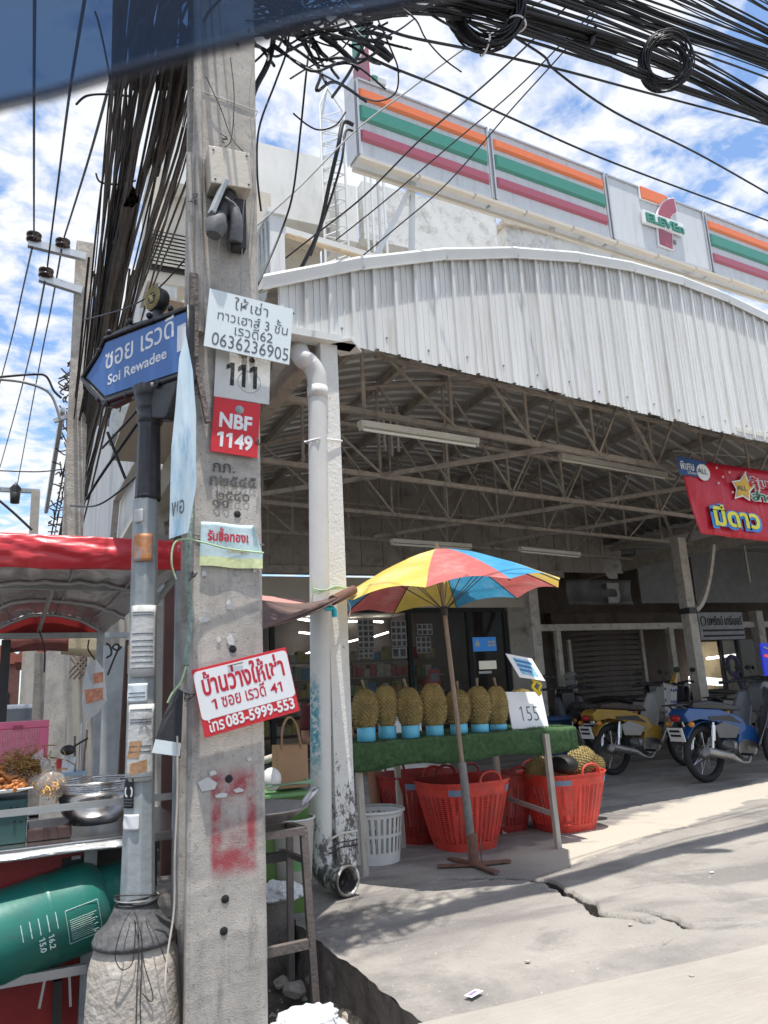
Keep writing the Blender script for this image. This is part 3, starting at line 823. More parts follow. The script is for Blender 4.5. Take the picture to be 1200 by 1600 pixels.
# wall above glass, its ribbed upper cladding
mb = MB(); mb.bb(BX, gx1+.55, FY-.04, FY+.1, gz1+.08, gz1+.62); part('lintel', mb, m_soff, st)
m_clad = pm('dusty_cladding', (.42,.38,.34), .7, var=.15, scale=2, dirt=(.16,.13,.11), damt=.6)
for i in range(22):
    x0 = BX+i*.42; mb = MB(); mb.bb(x0, x0+.405, FY-.3, FY-.26, gz1+.75, 5.5); part('cladding_panel', mb, m_clad, st)
mb = MB(); mb.bb(BX, gx1+1.2, FY-.42, FY-.24, gz1+.62, gz1+.75); mb.bb(BX, gx1+1.2, FY-.36, FY-.31, gz1+1.65, gz1+1.72); part('ledge', mb, m_steel, st)
mb = MB(); mb.bb(gx1+.05, gx1+.55, FY-.06, FY+.12, 0, gz1+.08); part('pier', mb, m_cream, st)
# glazing bars
xs = [gx0, at(425,1000,Y=FY).x, at(640,1000,Y=FY).x, at(733,1000,Y=FY).x, gx1]
fm = MB()
fm.bb(gx0, gx1, FY-.03, FY+.05, gz1, gz1+.08)
for x in xs: fm.bb(x-.04, x+.04, FY-.03, FY+.05, 0, gz1)
fr_ = part('window_frame', fm, m_blk, st)
for i in range(4):
    mb = MB(); mb.bb(xs[i]+.04, xs[i+1]-.04, FY, FY+.012, .05, gz1); part('glass_pane', mb, m_glass, fr_)
# door posters & blue sign
def wallprint(x0, x1, y0, y1, Y, m, name, parent=st, lab=None, th=.006):
    a = at(x0, y0, Y=Y); b = at(x1, y1, Y=Y); mb = MB(); mb.bb(a.x, b.x, Y-th, Y, b.z, a.z)
    return part(name, mb, m, parent, lab)
m_poster = pm('grey_poster', (.36,.34,.33), .7, var=.1, bump=0)
m_poster2 = pm('grey_poster_cell', (.10,.09,.09), .7, var=.5, bump=0)
for (x0, x1, y0, y1, c_, r_) in ((558,585,968,1012,3,5), (610,636,970,1010,3,4), (612,636,1012,1028,2,1), (651,676,975,992,3,2), (650,674,995,1020,3,3), (560,584,1014,1028,3,2)):
    pr_ = wallprint(x0, x1, y0, y1, FY-.035, m_poster, 'poster')
    a = at(x0, y0, Y=FY-.04); b = at(x1, y1, Y=FY-.04); q_ = MB()
    for i in range(c_):
        for j in range(r_):
            u0 = a.x+(b.x-a.x)*(i+.15)/c_; u1 = a.x+(b.x-a.x)*(i+.85)/c_; v0 = b.z+(a.z-b.z)*(j+.15)/r_; v1 = b.z+(a.z-b.z)*(j+.85)/r_
            q_.bb(u0, u1, FY-.045, FY-.042, v0, v1)
    part('picture_cells', q_, m_poster2, pr_, kind='stuff')
bs = wallprint(738, 776, 996, 1017, FY-.035, pm('bank_sign_blue', (.03,.17,.48), .4, var=.05, bump=0, emit=(.03,.2,.6), est=.25), 'door_sign', lab='blue sign with a white drop emblem')
mb = MB(); p = at(746, 1006, Y=FY-.045)
mb.prism([(.05*math.cos(a_)*(1 if math.sin(a_) < 0 else 1-math.sin(a_)*.9), .06*math.sin(a_)*(1.6 if math.sin(a_) > 0 else 1)) for a_ in [i*math.pi/8 for i in range(16)]], p, V(1,0,0), V(0,0,1), V(0,-.004,0))
part('emblem', mb, m_lett, bs)
mb = MB(); 
for k in range(2): p = at(762, 1003+k*5, Y=FY-.045); mb.bb(p.x, p.x+.17, FY-.046, FY-.042, p.z-.02, p.z+.02)
part('print_line', mb, m_lett, bs)
wallprint(748, 776, 1033, 1045, FY-.035, pm('pale_notice', (.62,.60,.55), .6, var=.05, emit=(.6,.58,.5), est=.25), 'notice')
wallprint(748, 768, 1049, 1052, FY-.035, m_lett, 'notice')
wallprint(668, 688, 1046, 1070, FY+.3, pm('red_machine', (.5,.05,.05), .5), 'red_machine')
wallprint(672, 685, 1052, 1064, FY+.29, pm('screen_grey', (.2,.22,.26), .3), 'machine_screen')
# shelves of goods
goods = [pm('goods_%s' % k, c_, .5, var=.3, scale=20) for k, c_ in (('a',(.5,.12,.1)), ('b',(.55,.5,.4)), ('c',(.12,.25,.4)), ('d',(.5,.42,.12)), ('e',(.25,.3,.2)))]
sh = MB()
for k in range(5): sh.bb(gx0+.3, gx1-.4, FY+1.8, FY+2.2, .35+k*.33, .37+k*.33)
shf = part('shelf', sh, m_cream, st)
gm = MB(); rnd = random.Random(3)
for k in range(5):
    x = gx0+.35
    while x < gx1-.6:
        w_ = rnd.uniform(.07,.16); h_ = rnd.uniform(.12,.27); gm.m = rnd.randrange(5)
        gm.bb(x, x+w_, FY+1.82, FY+2.0, .375+k*.33, .375+k*.33+h_); x += w_+.015
part('goods', gm, goods, shf, kind='stuff')
for (x0, y0, x1, y1) in ((462,966,487,970), (468,988,486,990), (460,1030,485,1019), (544,1003,560,999), (584,971,598,972), (584,995,606,988), (632,975,640,975), (672,970,690,966), (544,971,558,971)):
    a = at(x0, y0, Z=2.85); b = at(x1, y1, Z=2.85)
    if a.y < 0 or a.y > FY+5.9 or b.y > FY+5.9 or a.y < FY+.3:
        a = at(x0, y0, Y=FY+5.6); b = at(x1, y1, Y=FY+5.6)
    mb = MB(); mb.bar(a, b, .10, .035); part('ceiling_lamp', mb, m_lamp, st)

# ================================================================== STORE SIGN ON THE ROOF
SP = at(552, 120, D=8); SA = 5
SE = V(math.cos(RAD(SA)), math.sin(RAD(SA)), 0); SZ1 = SP.z; SZ0 = onp(552, 241, SP, SA).z
def sx(px_, py_): return (onp(px_, py_, SP, SA)-SP).dot(SE)
bounds = [0, sx(762,202), sx(943,270), sx(1097,328), sx(1097,328)+1.8]
SNn = V(math.sin(RAD(SA)), -math.cos(RAD(SA)), 0)      # towards the street
sg = thing('store_sign', 'long white rooftop store sign with orange, green and red stripes', 'sign', (SP.x, SP.y, SZ0-.1))
m_sgw = pm('sign_acrylic', (.60,.615,.63), .35, var=.04, bump=.02, dirt=(.40,.40,.38), damt=.5, dscale=2, stretch=(5,5,.5))
m_or = pm('sign_orange', (.80,.20,.075), .35, var=.04, bump=0); m_sgr = pm('sign_green', (.055,.25,.19), .35, var=.04, bump=0)
m_srd = pm('sign_red', (.36,.09,.13), .35, var=.04, bump=0)
H = SZ1-SZ0
for i in range(4):
    x0, x1 = bounds[i]+.018, bounds[i+1]-.018; W = x1-x0
    o_ = V(SP.x, SP.y, SZ0)+SE*x0
    mb = MB(); mb.prism([(0,0),(W,0),(W,H),(0,H)], o_+SNn*(-.2), SE, V(0,0,1), SNn*.2)
    pn = part('panel', mb, m_sgw, sg, bevel=.012)
    mb = MB()
    for (a0, b0, a1, b1) in ((0,0,W,.022),(0,H-.022,W,H),(0,0,.022,H),(W-.022,0,W,H)):
        mb.prism([(a0,b0),(a1,b0),(a1,b1),(a0,b1)], o_+SNn*.0, SE, V(0,0,1), SNn*.02)
    part('panel_rim', mb, m_alu, pn)
    if i != 2:
        for (v0, v1, m_) in ((.735,.875,m_or), (.46,.66,m_sgr), (.20,.345,m_srd)):
            mb = MB(); e = .035
            A = [(e,v0*H),(W-e,v0*H),(W-e,v1*H),(e,v1*H)]; B = [(e+.02,v0*H+.025),(W-e-.02,v0*H+.025),(W-e-.02,v1*H-.02),(e+.02,v1*H-.02)]
            vs = [o_+SE*x+V(0,0,y)+SNn*.001 for x, y in A]+[o_+SE*x+V(0,0,y)+SNn*.035 for x, y in B]
            mb.add(vs, [(0,1,5,4),(1,2,6,5),(2,3,7,6),(3,0,4,7),(4,5,6,7)]); part('stripe', mb, m_, pn)
    else:
        q8 = lambda X, Y, e: onp(930+X/4.444, 250+Y/4.444, SP, SA)+SNn*e
        def pr(pts, m_, nm, z0=.004, z1=.04, white=False):
            mb = MB(); A = [q8(X, Y, z0) for X, Y in pts]; B = [p+SNn*(z1-z0) for p in A]; n_ = len(pts)
            mb.add(A+B, [tuple(range(n_)), tuple(range(n_, 2*n_))[::-1]]+[(i, n_+i, n_+(i+1) % n_, (i+1) % n_) for i in range(n_)])
            return part(nm, mb, m_, pn, bevel=.006)
        stem = [(532,277),(541,320),(551,371),(527,385),(512,402),(505,425),(422,390),(427,362),(440,332),(458,308),(480,289),(505,279)]
        cxs = sum(p[0] for p in stem)/len(stem); cys = sum(p[1] for p in stem)/len(stem)
        pr([(cxs+(x-cxs)*1.13, cys+(y-cys)*1.13) for x, y in stem], m_lett, 'numeral_outline', .003, .03)
        pr([(290,182),(500,262),(470,290),(440,322),(302,275)], m_lett, 'numeral_outline', .002, .025)
        pr([(297,189),(490,265),(462,286),(436,315),(309,271)], m_or, 'numeral_bar')
        pr(stem, m_srd, 'numeral_stem')
        pr([(418,480),(527,518),(532,636),(428,600)], m_lett, 'numeral_outline', .002, .03)
        pr([(425,486),(520,523),(525,628),(436,592)], m_srd, 'numeral_stem')
        wb = pr([(308,358),(588,462),(593,540),(316,448)], m_lett, 'word_plate', .02, .06)
        a_ = q8(330,442,.061); b_2 = q8(588,533,.061); hgt = (q8(324,376,.061)-a_).length
        letters('word', 'ELEVEn', a_, SE, V(0,0,1), w=(b_2-a_).length, h=hgt*.86, mat=m_sgr, parent=pn, bold=.035, ext=.02, f=1)
        letters('mark', '®', q8(538,585,.004), SE, V(0,0,1), w=.075, mat=m_ink, parent=pn, bold=.0, ext=.002)
# left end cap with blue-ish side, lower gutter strip, frame legs
mb = MB(); mb.prism([(0,0),(.2,0),(.2,H),(0,H)], V(SP.x, SP.y, SZ0)-SE*.01-SNn*.2, SNn, V(0,0,1), SE*.01)
part('end_plate', mb, m_alu, sg)
mb = MB()
for i in range(12):
    a0 = i*.72
    mb.bar(V(SP.x,SP.y,SZ0-.05)+SE*a0+SNn*.03, V(SP.x,SP.y,SZ0-.05)+SE*(a0+.70)+SNn*.02, .07, .035)
mb.bar(V(SP.x,SP.y,SZ0-.09)+SNn*-.1, V(SP.x,SP.y,SZ0-.09)+SE*8.6+SNn*-.1, .04, .04)
part('light_trough', mb, m_soff, sg)
for (xt, yt, xb, yb) in ((644,285,643,392), (648,282,590,395), (905,360,912,400), (866,345,852,395), (1075,430,1080,470), (960,395,955,420)):
    a = onp(xt, yt, SP-SNn*.15, SA); b = onp(xb, yb, SP-SNn*.15, SA); b = a+(b-a)*1.3
    mb = MB(); mb.bar(a, b, .05, .05); part('support_leg', mb, m_cap, sg)
# black cables bunched at the sign's left end
# ---- second sign on a pole (its narrow side faces the camera), lattice mast
P7 = at(603, 120, Y=8.6)
q = thing('pylon_sign', 'tall pole sign with striped side rising above the left end of the store sign', 'sign', P7)
x1 = P7.x; zt = 9.9; z0 = at(600, 131, Y=8.6).z; xs0 = at(578, 60, Y=8.6).x
mb = MB(); mb.bb(xs0, x1, 8.6, 9.25, z0, zt); part('case', mb, m_sgw, q)
mb = MB(); mb.bb(xs0-.0, xs0+.085, 8.585, 8.6, z0, zt); part('corner_strip', mb, m_sgr, q)
for (a0, a1, m_) in ((.05,.75,m_srd), (.95,1.5,m_sgr)):
    mb = MB(); mb.bb(xs0-.03, xs0-.002, 8.66, 9.2, z0+a0*.9, z0+a1*.9); part('stripe', mb, m_, q)
mb = MB(); c_ = V((xs0+x1)/2, 8.95, 0)
for dx, dy in ((-.1,-.1),(.1,-.1),(.1,.1),(-.1,.1)): mb.bar(c_+V(dx,dy,4.2), c_+V(dx,dy,z0), .03)
part('leg', mb, m_cap, q)
q = thing('lattice_mast', 'slim white lattice mast standing left of the rooftop store sign', 'mast', at(520, 280, Y=11.5))
mb = MB(); a = at(504, 285, Y=11.5); b = at(506, 165, Y=11.5); r_ = at(540, 285, Y=11.5)
w_ = (r_.x-a.x)
cs = [V(a.x,11.5,0), V(r_.x,11.5,0), V((a.x+r_.x)/2-.06,11.9,0)]
zb_, zt_ = a.z-2.2, b.z
for c_ in cs: mb.tube([c_+V(0,0,zb_), c_+V(0,0,zt_), V(sum(k.x for k in cs)/3, 11.63, zt_+.55)], .022, 6)
part('leg', mb, m_cap, q)
k = 14
for i in range(k):
    za = zb_+(zt_-zb_)*i/k; z_2 = zb_+(zt_-zb_)*(i+1)/k
    mb = MB()
    for u in range(3):
        a_, b_ = cs[u], cs[(u+1) % 3]
        mb.tube([a_+V(0,0,za), b_+V(0,0,za)], .012, 4); mb.tube([a_+V(0,0,za), b_+V(0,0,z_2)], .010, 4)
    part('lattice_bay', mb, m_cap, q)

# ================================================================== RIGHT-HAND SHOPS UNDER THE CANOPY
RY = 13.6
rx0 = gx1+.6
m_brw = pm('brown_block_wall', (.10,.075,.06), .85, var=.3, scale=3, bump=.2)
rw = thing('shop_row', 'dark row of small shops with a roller shutter behind the parked motorbikes', 'shops', (rx0, RY, 0))
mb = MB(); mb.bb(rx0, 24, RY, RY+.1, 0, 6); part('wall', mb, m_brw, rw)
# roller shutter slats
a = at(868, 985, Y=RY-.06); b = at(1010, 1100, Y=RY-.06)
sm = MB(); sm.prism([(0,0),(1,0),(1,.085),(.5,.1),(0,.085)][:4], V(0,0,0), V(b.x-a.x,0,0), V(0,0,1), V(0,.03,0)); me = sm.mesh('shutter_slat', pm('shutter_brown', (.11,.085,.07), .6, var=.2))
z = .05
shx = part('shutter_rail', MB().bb(a.x-.08, a.x, RY-.14, RY, 0, a.z), m_steel, rw); part('shutter_rail', MB().bb(b.x, b.x+.08, RY-.14, RY, 0, a.z), m_steel, rw)
while z < a.z-.1:
    o = bpy.data.objects.new('shutter_slat', me); COL.objects.link(o); o.parent = shx
    o.location = V(a.x, RY-.1, z)-V(rx0, RY, 0); z += .11
mb = MB(); mb.bb(a.x-.2, b.x+4, RY-.22, RY-.02, a.z+.0, a.z+.35); part('shutter_box', mb, m_brw, rw)
# hanging dark sheets above, with part of turned lettering
bx = thing('grey_banner', 'faded dark grey banner hung sideways with large pale lettering behind the umbrella', 'banner', at(975, 940, Y=11.6))
a = at(885, 905, Y=11.6); b = at(992, 945, Y=11.6)
mb = MB(); n = 20
mb.grid(lambda u, v: V(a.x+(b.x-a.x)*u, 11.6+.03*math.sin(u*20)+.05*math.sin(v*3), b.z+(a.z-b.z)*v), 30, 6); part('cloth', mb, pm('dark_vinyl', (.085,.08,.08), .5, var=.2), bx, solid=.004)
p = at(950, 945, Y=11.52)
letters('print', 'นคู', at(978, 942, Y=11.5), V(0,0,1), V(-1,0,0), w=.85, h=.42, mat=pm('faded_print', (.33,.32,.31), .7), parent=bx, bold=.03)
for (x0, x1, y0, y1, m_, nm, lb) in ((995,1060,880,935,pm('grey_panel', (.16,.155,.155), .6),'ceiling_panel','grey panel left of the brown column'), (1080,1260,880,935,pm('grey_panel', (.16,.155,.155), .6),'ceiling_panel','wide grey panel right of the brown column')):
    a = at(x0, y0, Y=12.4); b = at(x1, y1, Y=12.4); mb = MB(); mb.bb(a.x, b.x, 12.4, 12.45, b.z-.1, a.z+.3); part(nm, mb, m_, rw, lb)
for (x, ya, yb_, w_) in ((870,985,1110,.10), (888,1000,1105,.06), (1045,980,1100,.12), (1180,955,1090,.2), (1160,840,910,.05)):
    a = at(x, ya, Y=12.2); b = at(x+ (yb_-ya)*.13, yb_, Y=12.2); mb = MB(); mb.bar(V(a.x,12.2,0 if ya > 900 else b.z), V(a.x,12.2,a.z), w_); part('post', mb, m_steel, rw)
# barber shop
a = at(1090, 957, Y=12.0); b = at(1165, 998, Y=12.0)
bs = thing('barber_sign', 'grey barber shop signboard with black lettering beside the brown column', 'sign', V((a.x+b.x)/2, 12, a.z))
mb = MB(); mb.bb(a.x, b.x, 12.0, 12.05, b.z, a.z); part('board', mb, pm('grey_signboard', (.30,.295,.30), .6), bs)
W = b.x-a.x; Hh = a.z-b.z
letters('shop_name', 'นพรัตน์ บาร์เบอร์', V(a.x+W*.18, 11.99, b.z+Hh*.52), V(1,0,0), V(0,0,1), w=W*.78, h=Hh*.36, mat=m_blk, parent=bs, bold=.02)
mb = MB()
for k, (u0, u1) in enumerate(((.06,.98),(.06,.98))): mb.bb(a.x+W*u0, a.x+W*u1, 11.992, 12.0, b.z+Hh*(.30-.2*k), b.z+Hh*(.37-.2*k))
part('print_line', mb, m_blk, bs)
mb = MB(); mb.tube([V(a.x+W*.09+math.cos(t_)*W*.055, 11.99, b.z+Hh*.68+math.sin(t_)*Hh*.17) for t_ in [i*math.pi/8 for i in range(16)]], .008, 5, closed=True); part('emblem', mb, m_blk, bs)
a = at(1096, 1003, Y=RY-.1); b = at(1168, 1098, Y=RY-.1)
m_int = pm('barber_interior', (.45,.36,.22), .7, var=.2)
mb = MB(); mb.bb(a.x, b.x, RY-.05, RY-.02, b.z-.4, a.z); part('barber_interior_wall', mb, m_int, rw)
mb = MB(); mb.bb(a.x, b.x, RY-.62, RY-.61, b.z-.4, a.z)
part('shop_window', mb, pm('tinted_pane', (.05,.045,.045), .1, alpha=.55, bump=0), rw)
mb = MB()
for x in (a.x, a.x+(b.x-a.x)*.45, b.x): mb.bb(x-.04, x+.04, RY-.66, RY-.58, 0, a.z)
part('window_frame', mb, m_blk, rw)
p = at(1105, 1029, Y=RY-.4); p2 = at(1150, 1023, Y=RY-.4); mb = MB(); mb.bar(p, p2, .05); part('lit_tube', mb, m_lamp, rw)
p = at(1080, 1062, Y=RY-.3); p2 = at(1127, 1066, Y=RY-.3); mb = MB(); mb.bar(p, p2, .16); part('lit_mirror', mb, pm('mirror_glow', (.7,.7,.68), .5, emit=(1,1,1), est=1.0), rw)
p = at(1145, 1040, Y=RY-.9)
mb = MB(); mb.tube([p+V(.16*math.cos(t_), 0, .2*math.sin(t_)) for t_ in [i*math.pi/8 for i in range(16)]], .05, 8, closed=True); mb.tube([p+V(.05,0,-.2), p+V(.35,0,-.75)], .06, 8)
solo('hanging_ribbon', mb, pm('purple_cloth', (.12,.10,.17), .8), 'dull purple rosette of folded cloth hanging in the barber shop window', 'ribbon', p)
mb = MB(); a = at(1188, 1005, Y=11.5); b = at(1215, 1055, Y=11.5); mb.bb(a.x, b.x, 11.5, 11.54, b.z, a.z); 
o = thing('neon_board', 'small lit blue and red signboard at the right edge of the photo', 'sign', V(a.x, 11.5, a.z))
part('board', mb, pm('blue_lit_board', (.02,.03,.25), .4, emit=(.02,.04,.6), est=.5), o)
mb = MB(); mb.bar(V(a.x+.05,11.49,a.z-.08), V(b.x-.1,11.49,a.z-.15), .03); part('glyph', mb, m_lett, o)
mb = MB(); mb.bar(V(a.x+.05,11.49,a.z-.25), V(b.x-.1,11.49,a.z-.3), .05); part('glyph', mb, pm('red_lit', (.5,.03,.03), .5, emit=(.8,.1,.1), est=.6), o)
# roof beam over right shops
mb = MB(); mb.bb(rx0-.2, 24, 12.2, 12.35, at(900,985,Y=12.2).z, at(900,975,Y=12.2).z); part('door_beam', mb, m_steel, rw)
# plaque column of round stickers beside the shutter
for k in range(6):
    p = at(892+k*.6, 1056+k*11, Y=11.9); mb = MB(); mb.lathe([(0,-.01),(.15,-.01),(.15,0)], p, 14, (V(1,0,0), V(0,0,.5), V(0,1,0))); 
    part('round_plaque', mb, pm('dull_plate', (.22,.21,.20), .6), rw)

# lean-to roof of the shop row, right of the canopy's eave beam
lr = thing('shop_row_roof', 'dark corrugated lean-to roof over the motorbikes right of the eave beam', 'roof', (11, 5, 3.1))
for i in range(16):
    y0 = 3.6+i*.68; mb = MB(); vs = []; pf = [(0,0),(.4,0),(.45,.03),(.6,.03),(.68,0)]
    for x, z in ((10.6,3.74),(27,4.3)): vs += [V(x, y0+u, z+d) for u, d in pf]
    mb.add(vs, [(k, k+1, 6+k, 5+k) for k in range(4)]); part('roof_sheet', mb, m_roofm, lr)
for i in range(4):
    mb = MB(); mb.bar(V(10.9+i*3, 3.7, 3.69+i*.1), V(10.9+i*3, 14, 3.69+i*.1), .06, .1); part('purlin', mb, m_steel, lr)
# ================================================================== CONCRETE UTILITY POLE
PX0, PX1, PY = .505, .775, 2.75
up_ = thing('utility_pole', 'rough concrete utility pole hung with boards, in the left foreground', 'pole', (PX0, PY, 0))
W = PX1-PX0; DEP = .21
sec = [(.0,.012),(.012,0),(W*.5,0),(W-.012,0),(W,.012),(W,DEP-.01),(W-.012,DEP),(.012,DEP),(0,DEP-.01),(0,DEP-.045),(.03,DEP-.06),(.03,.06),(0,.045)]
mb = MB(); lv = 260; vs = []
for j in range(lv+1):
    z = -.45+7.6*j/lv; tp = 1-.012*(z+.4)
    for k, (x, y) in enumerate(sec):
        q = V(x*9, y*9, z*22); e = .0010 if k in (0,1,3,4,12,8,7) else .0008
        vs.append(V(PX0+.004*z*.4+(x-W/2)*tp+W/2+e*noise.noise(q), PY+y+e*1.3*noise.noise(q+V(5,5,5))+.002*noise.noise(V(x*3,0,z*1.5)), z))
n_ = len(sec)
mb.add(vs, [(j*n_+k, j*n_+(k+1) % n_, (j+1)*n_+(k+1) % n_, (j+1)*n_+k) for j in range(lv) for k in range(n_)])
part('shaft', mb, m_pole, up_)
X_, Z_, NF = V(1,0,0), V(0,0,1), V(0,-1,0)
for (x, y) in ((371,803),(364,1014),(352,1405),(350,1455),(358,1217)):
    p = at(x, y, Y=PY-.0035); mb = MB(); mb.lathe([(0,0),(.0105,0),(.0135,-.0015)], p, 14, (X_, Z_, NF)); part('bolt_hole', mb, m_blk, up_)
m_carve = pm('carved_number_shadow', (.115,.105,.10), .95, var=.3, bump=0)
for body, x, y, w_ in (('กภ.', 333, 737, 34), ('ก๒๕๔๕', 328, 758, 72), ('๒๕๔๐', 338, 781, 52), ('๑๑', 332, 793, 26)):
    a = at(x, y, Y=PY-.0045); b = at(x+w_, y+4, Y=PY-.0045); d_ = (b-a).length
    letters('cast_numeral', body, a, X_, Z_, w=d_, mat=m_carve, parent=up_, bold=.006, ext=.0006)
# torn paper scraps
scr = [(322,1225,30,22),(345,1243,26,9),(372,1235,16,8),(358,945,12,20),(360,1000,14,24),(342,1000,7,12),(318,968,20,12),(318,896,11,11),(390,1186,9,8),(333,1208,14,10),(398,890,8,16),(380,1100,12,20),(350,1080,30,10)]
for i, (x, y, w_, h_) in enumerate(scr):
    rnd = random.Random(i); p = at(x, y, Y=PY-.004); s_ = 2.95/1200
    pts = [(math.cos(a_)*w_/2*s_*rnd.uniform(.6,1.1), math.sin(a_)*h_/2*s_*rnd.uniform(.6,1.1)) for a_ in [k*math.pi/4.5 for k in range(9)]]
    mb = MB(); mb.prism([q for j_, q in enumerate(pts) if j_ % 2 == 0 or j_ == i % 9], p, X_, Z_, NF*.0009); part('paper_scrap', mb, m_paper, up_)
# straps round the pole
for (y, m_, r_) in ((158,m_lett,.003),(845,m_grey,.0025),):
    z = at(350, y, Y=PY).z; mb = MB(); mb.tube([V(PX0-.004,PY-.004,z+.02), V(PX1+.004,PY-.004,z-.01), V(PX1+.004,PY+DEP,z), V(PX0-.004,PY+DEP,z)], r_, 5, closed=True)
    part('strap', mb, m_, up_)

def tag4(tl, tr, bl_, Y, dy=0):
    return board(at(*tl, Y=Y), at(*tr, Y=Y), at(*bl_, Y=Y-dy))
# --- handwritten white board
fr = tag4((305,448), (437,481), (318,541), PY-.07)
b_ = thing('rental_board', 'white board with grey handwritten Thai and a phone number, highest on the concrete pole', 'notice board', on(fr,.5,0))
part('board', slab(fr,0,1,0,1,0,.005), m_wsheet, b_)
for body, x0, x1, y0, h_ in (('ให้เช่า',.30,.70,.74,.22), ('ทาวเฮาส์ 3 ชั้น',.12,.95,.50,.24), ('เรวดี62',.33,.78,.30,.19), ('0636236905',.08,.98,.05,.22)):
    letters('lettering', body, on(fr,x0,y0,.0055), fr[1], fr[2], w=fr[4]*(x1-x0), h=fr[5]*h_, mat=m_ink, parent=b_, bold=-.004, ext=.0005, jitter=.0015)
mb = MB(); mb.bar(on(fr,.5,.95,-.062), on(fr,.5,.95,0), .02); mb.bar(on(fr,.5,.1,-.062), on(fr,.5,.1,0), .02); part('spacer', mb, m_wood, b_, kind='stuff')
# --- 111 plate
fr = tag4((320,548), (406,563), (334,618), PY-.012)
b_ = thing('number_plate', 'dirty white metal plate with stencilled black 111 under the handwritten board', 'plate', on(fr,.5,0))
o, ax, ay, n, w_, h_ = fr
part('plate', slab(fr,0,1,-.02,1.05,0,.003), pm('white_enamel', (.64,.63,.60), .5, var=.05, dirt=(.45,.42,.38), damt=.5, dscale=14), b_)
m_sten = pm('worn_stencil_black', (.03,.03,.03), .8, var=.3, bump=0, dirt=(.25,.24,.23), damt=.6, dscale=60)
letters('stencil_number', '111', on(fr,.20,.28,.0035), ax, ay, w=w_*.56, h=h_*.52, mat=m_sten, parent=b_, bold=.035, ext=.0004)
mb = MB(); mb.lathe([(0,0),(.011,0),(.011,.001)], on(fr,.66,.93,.004), 12, (ax, ay, n)); mb2 = mb; part('stencil_dot', mb, m_sten, b_)
mb = MB(); c_ = on(fr,.62,.42,.0035); mb.tube([c_+ax*(.045*math.cos(a_))+ay*(.045*math.sin(a_)) for a_ in [k*math.pi/14 for k in range(28)]], .0007, 4, closed=True); part('stamp_ring', mb, m_ink, b_)
# --- red NBF plate
fr = tag4((333,619), (405,632), (328,705), PY-.016)
b_ = thing('red_plate', 'small red plate with white lettering bolted below the white 111 plate', 'plate', on(fr,.5,0)); o, ax, ay, n, w_, h_ = fr
part('plate', slab(fr,0,1,0,1,0,.004), m_red, b_, bevel=.001)
letters('lettering', 'NBF', on(fr,.14,.46,.0045), ax, ay, w=w_*.70, h=h_*.27, mat=m_lett, parent=b_, bold=.035, ext=.0004)
letters('lettering', '1149', on(fr,.12,.10,.0045), ax, ay, w=w_*.76, h=h_*.28, mat=m_lett, parent=b_, bold=.035, ext=.0004)
mb = MB(); mb.lathe([(0,.006),(.009,.005),(.012,.001),(.017,.001),(.017,0)], on(fr,.55,.83,.004), 14, (ax, ay, n)); part('bolt', mb, m_galv, b_)
# --- gold buying leaflet, tape across
fr = tag4((311,815), (400,822), (311,884), PY-.012); o, ax, ay, n, w_, h_ = fr
b_ = thing('leaflet', 'pale blue and yellow leaflet with red Thai words taped round the concrete pole', 'leaflet', on(fr,.5,0))
m_lb = pm('leaflet_blue', (.50,.63,.66), .6, var=.1, dirt=(.66,.68,.66), damt=.5)
def lf(u, v):
    x = u*1.1; sag = .002*math.sin(u*9+v*4)
    if u > .80 and v > .35: return on(fr, x-(v-.35)*.30*(u-.8)/.2, v, .003+.02*(u-.8)/.2*(v-.35)+sag)
    return on(fr, x, v+.012*math.sin(u*8), .003+sag)
mb = MB(); mb.grid(lf, 22, 12); part('sheet', mb, m_lb, b_, solid=.0008)
mb = MB(); mb.grid(lambda u, v: lf(u, v*.22)+n*.0012, 22, 4); part('printed_strip', mb, pm('leaflet_yellow', (.62,.66,.36), .6, var=.2, scale=30), b_)
letters('print', 'รับซื้อทองเ', on(fr,.12,.58,.0055), ax, ay, w=w_*.72, h=h_*.32, mat=m_dred, parent=b_, bold=.03, ext=.0004)
letters('print', 'แลกเปลี่ยน', on(fr,.48,.33,.0062), ax, ay, w=w_*.36, h=h_*.11, mat=pm('ochre_ink', (.55,.35,.12), .6), parent=b_, bold=.01, ext=.0004)
# --- red rental sign
fr = tag4((300,1047), (447,1011), (320,1153), PY-.05, 0); o, ax, ay, n, w_, h_ = fr
b_ = thing('house_rental_sign', 'crooked red and white house rental sign tied to the lower concrete pole', 'sign', on(fr,.5,0))
part('board', slab(fr,0,1,0,1,0,.005), m_red, b_, bevel=.0008)
R_ = .025; pts = []
for cx_, cy_, a0 in ((.95,.93,0),(.05,.93,90),(.05,.34,180),(.95,.34,270)):
    for k in range(5):
        a_ = RAD(a0+k*22.5); pts.append((cx_*w_+R_*.6*math.cos(a_), cy_*h_+R_*.6*math.sin(a_)-.008))
mb = MB(); mb.prism(pts, on(fr,0,0,.0052), ax, ay, n*.0005); part('white_field', mb, m_lett, b_)
letters('print', 'บ้านว่างให้เช่า', on(fr,.07,.58,.006), ax, ay, w=w_*.86, h=h_*.36, mat=m_dred, parent=b_, bold=.03, ext=.0004)
letters('print', '1', on(fr,.13,.36,.006), ax, ay, w=w_*.05, h=h_*.15, mat=m_dred, parent=b_, bold=.015, ext=.0004)
letters('print', 'ซอย เรวดี', on(fr,.23,.355,.006), ax, ay, w=w_*.46, h=h_*.22, mat=m_dred, parent=b_, bold=.012, ext=.0004)
letters('print', '41', on(fr,.74,.36,.006), ax, ay, w=w_*.13, h=h_*.15, mat=m_dred, parent=b_, bold=.015, ext=.0004)
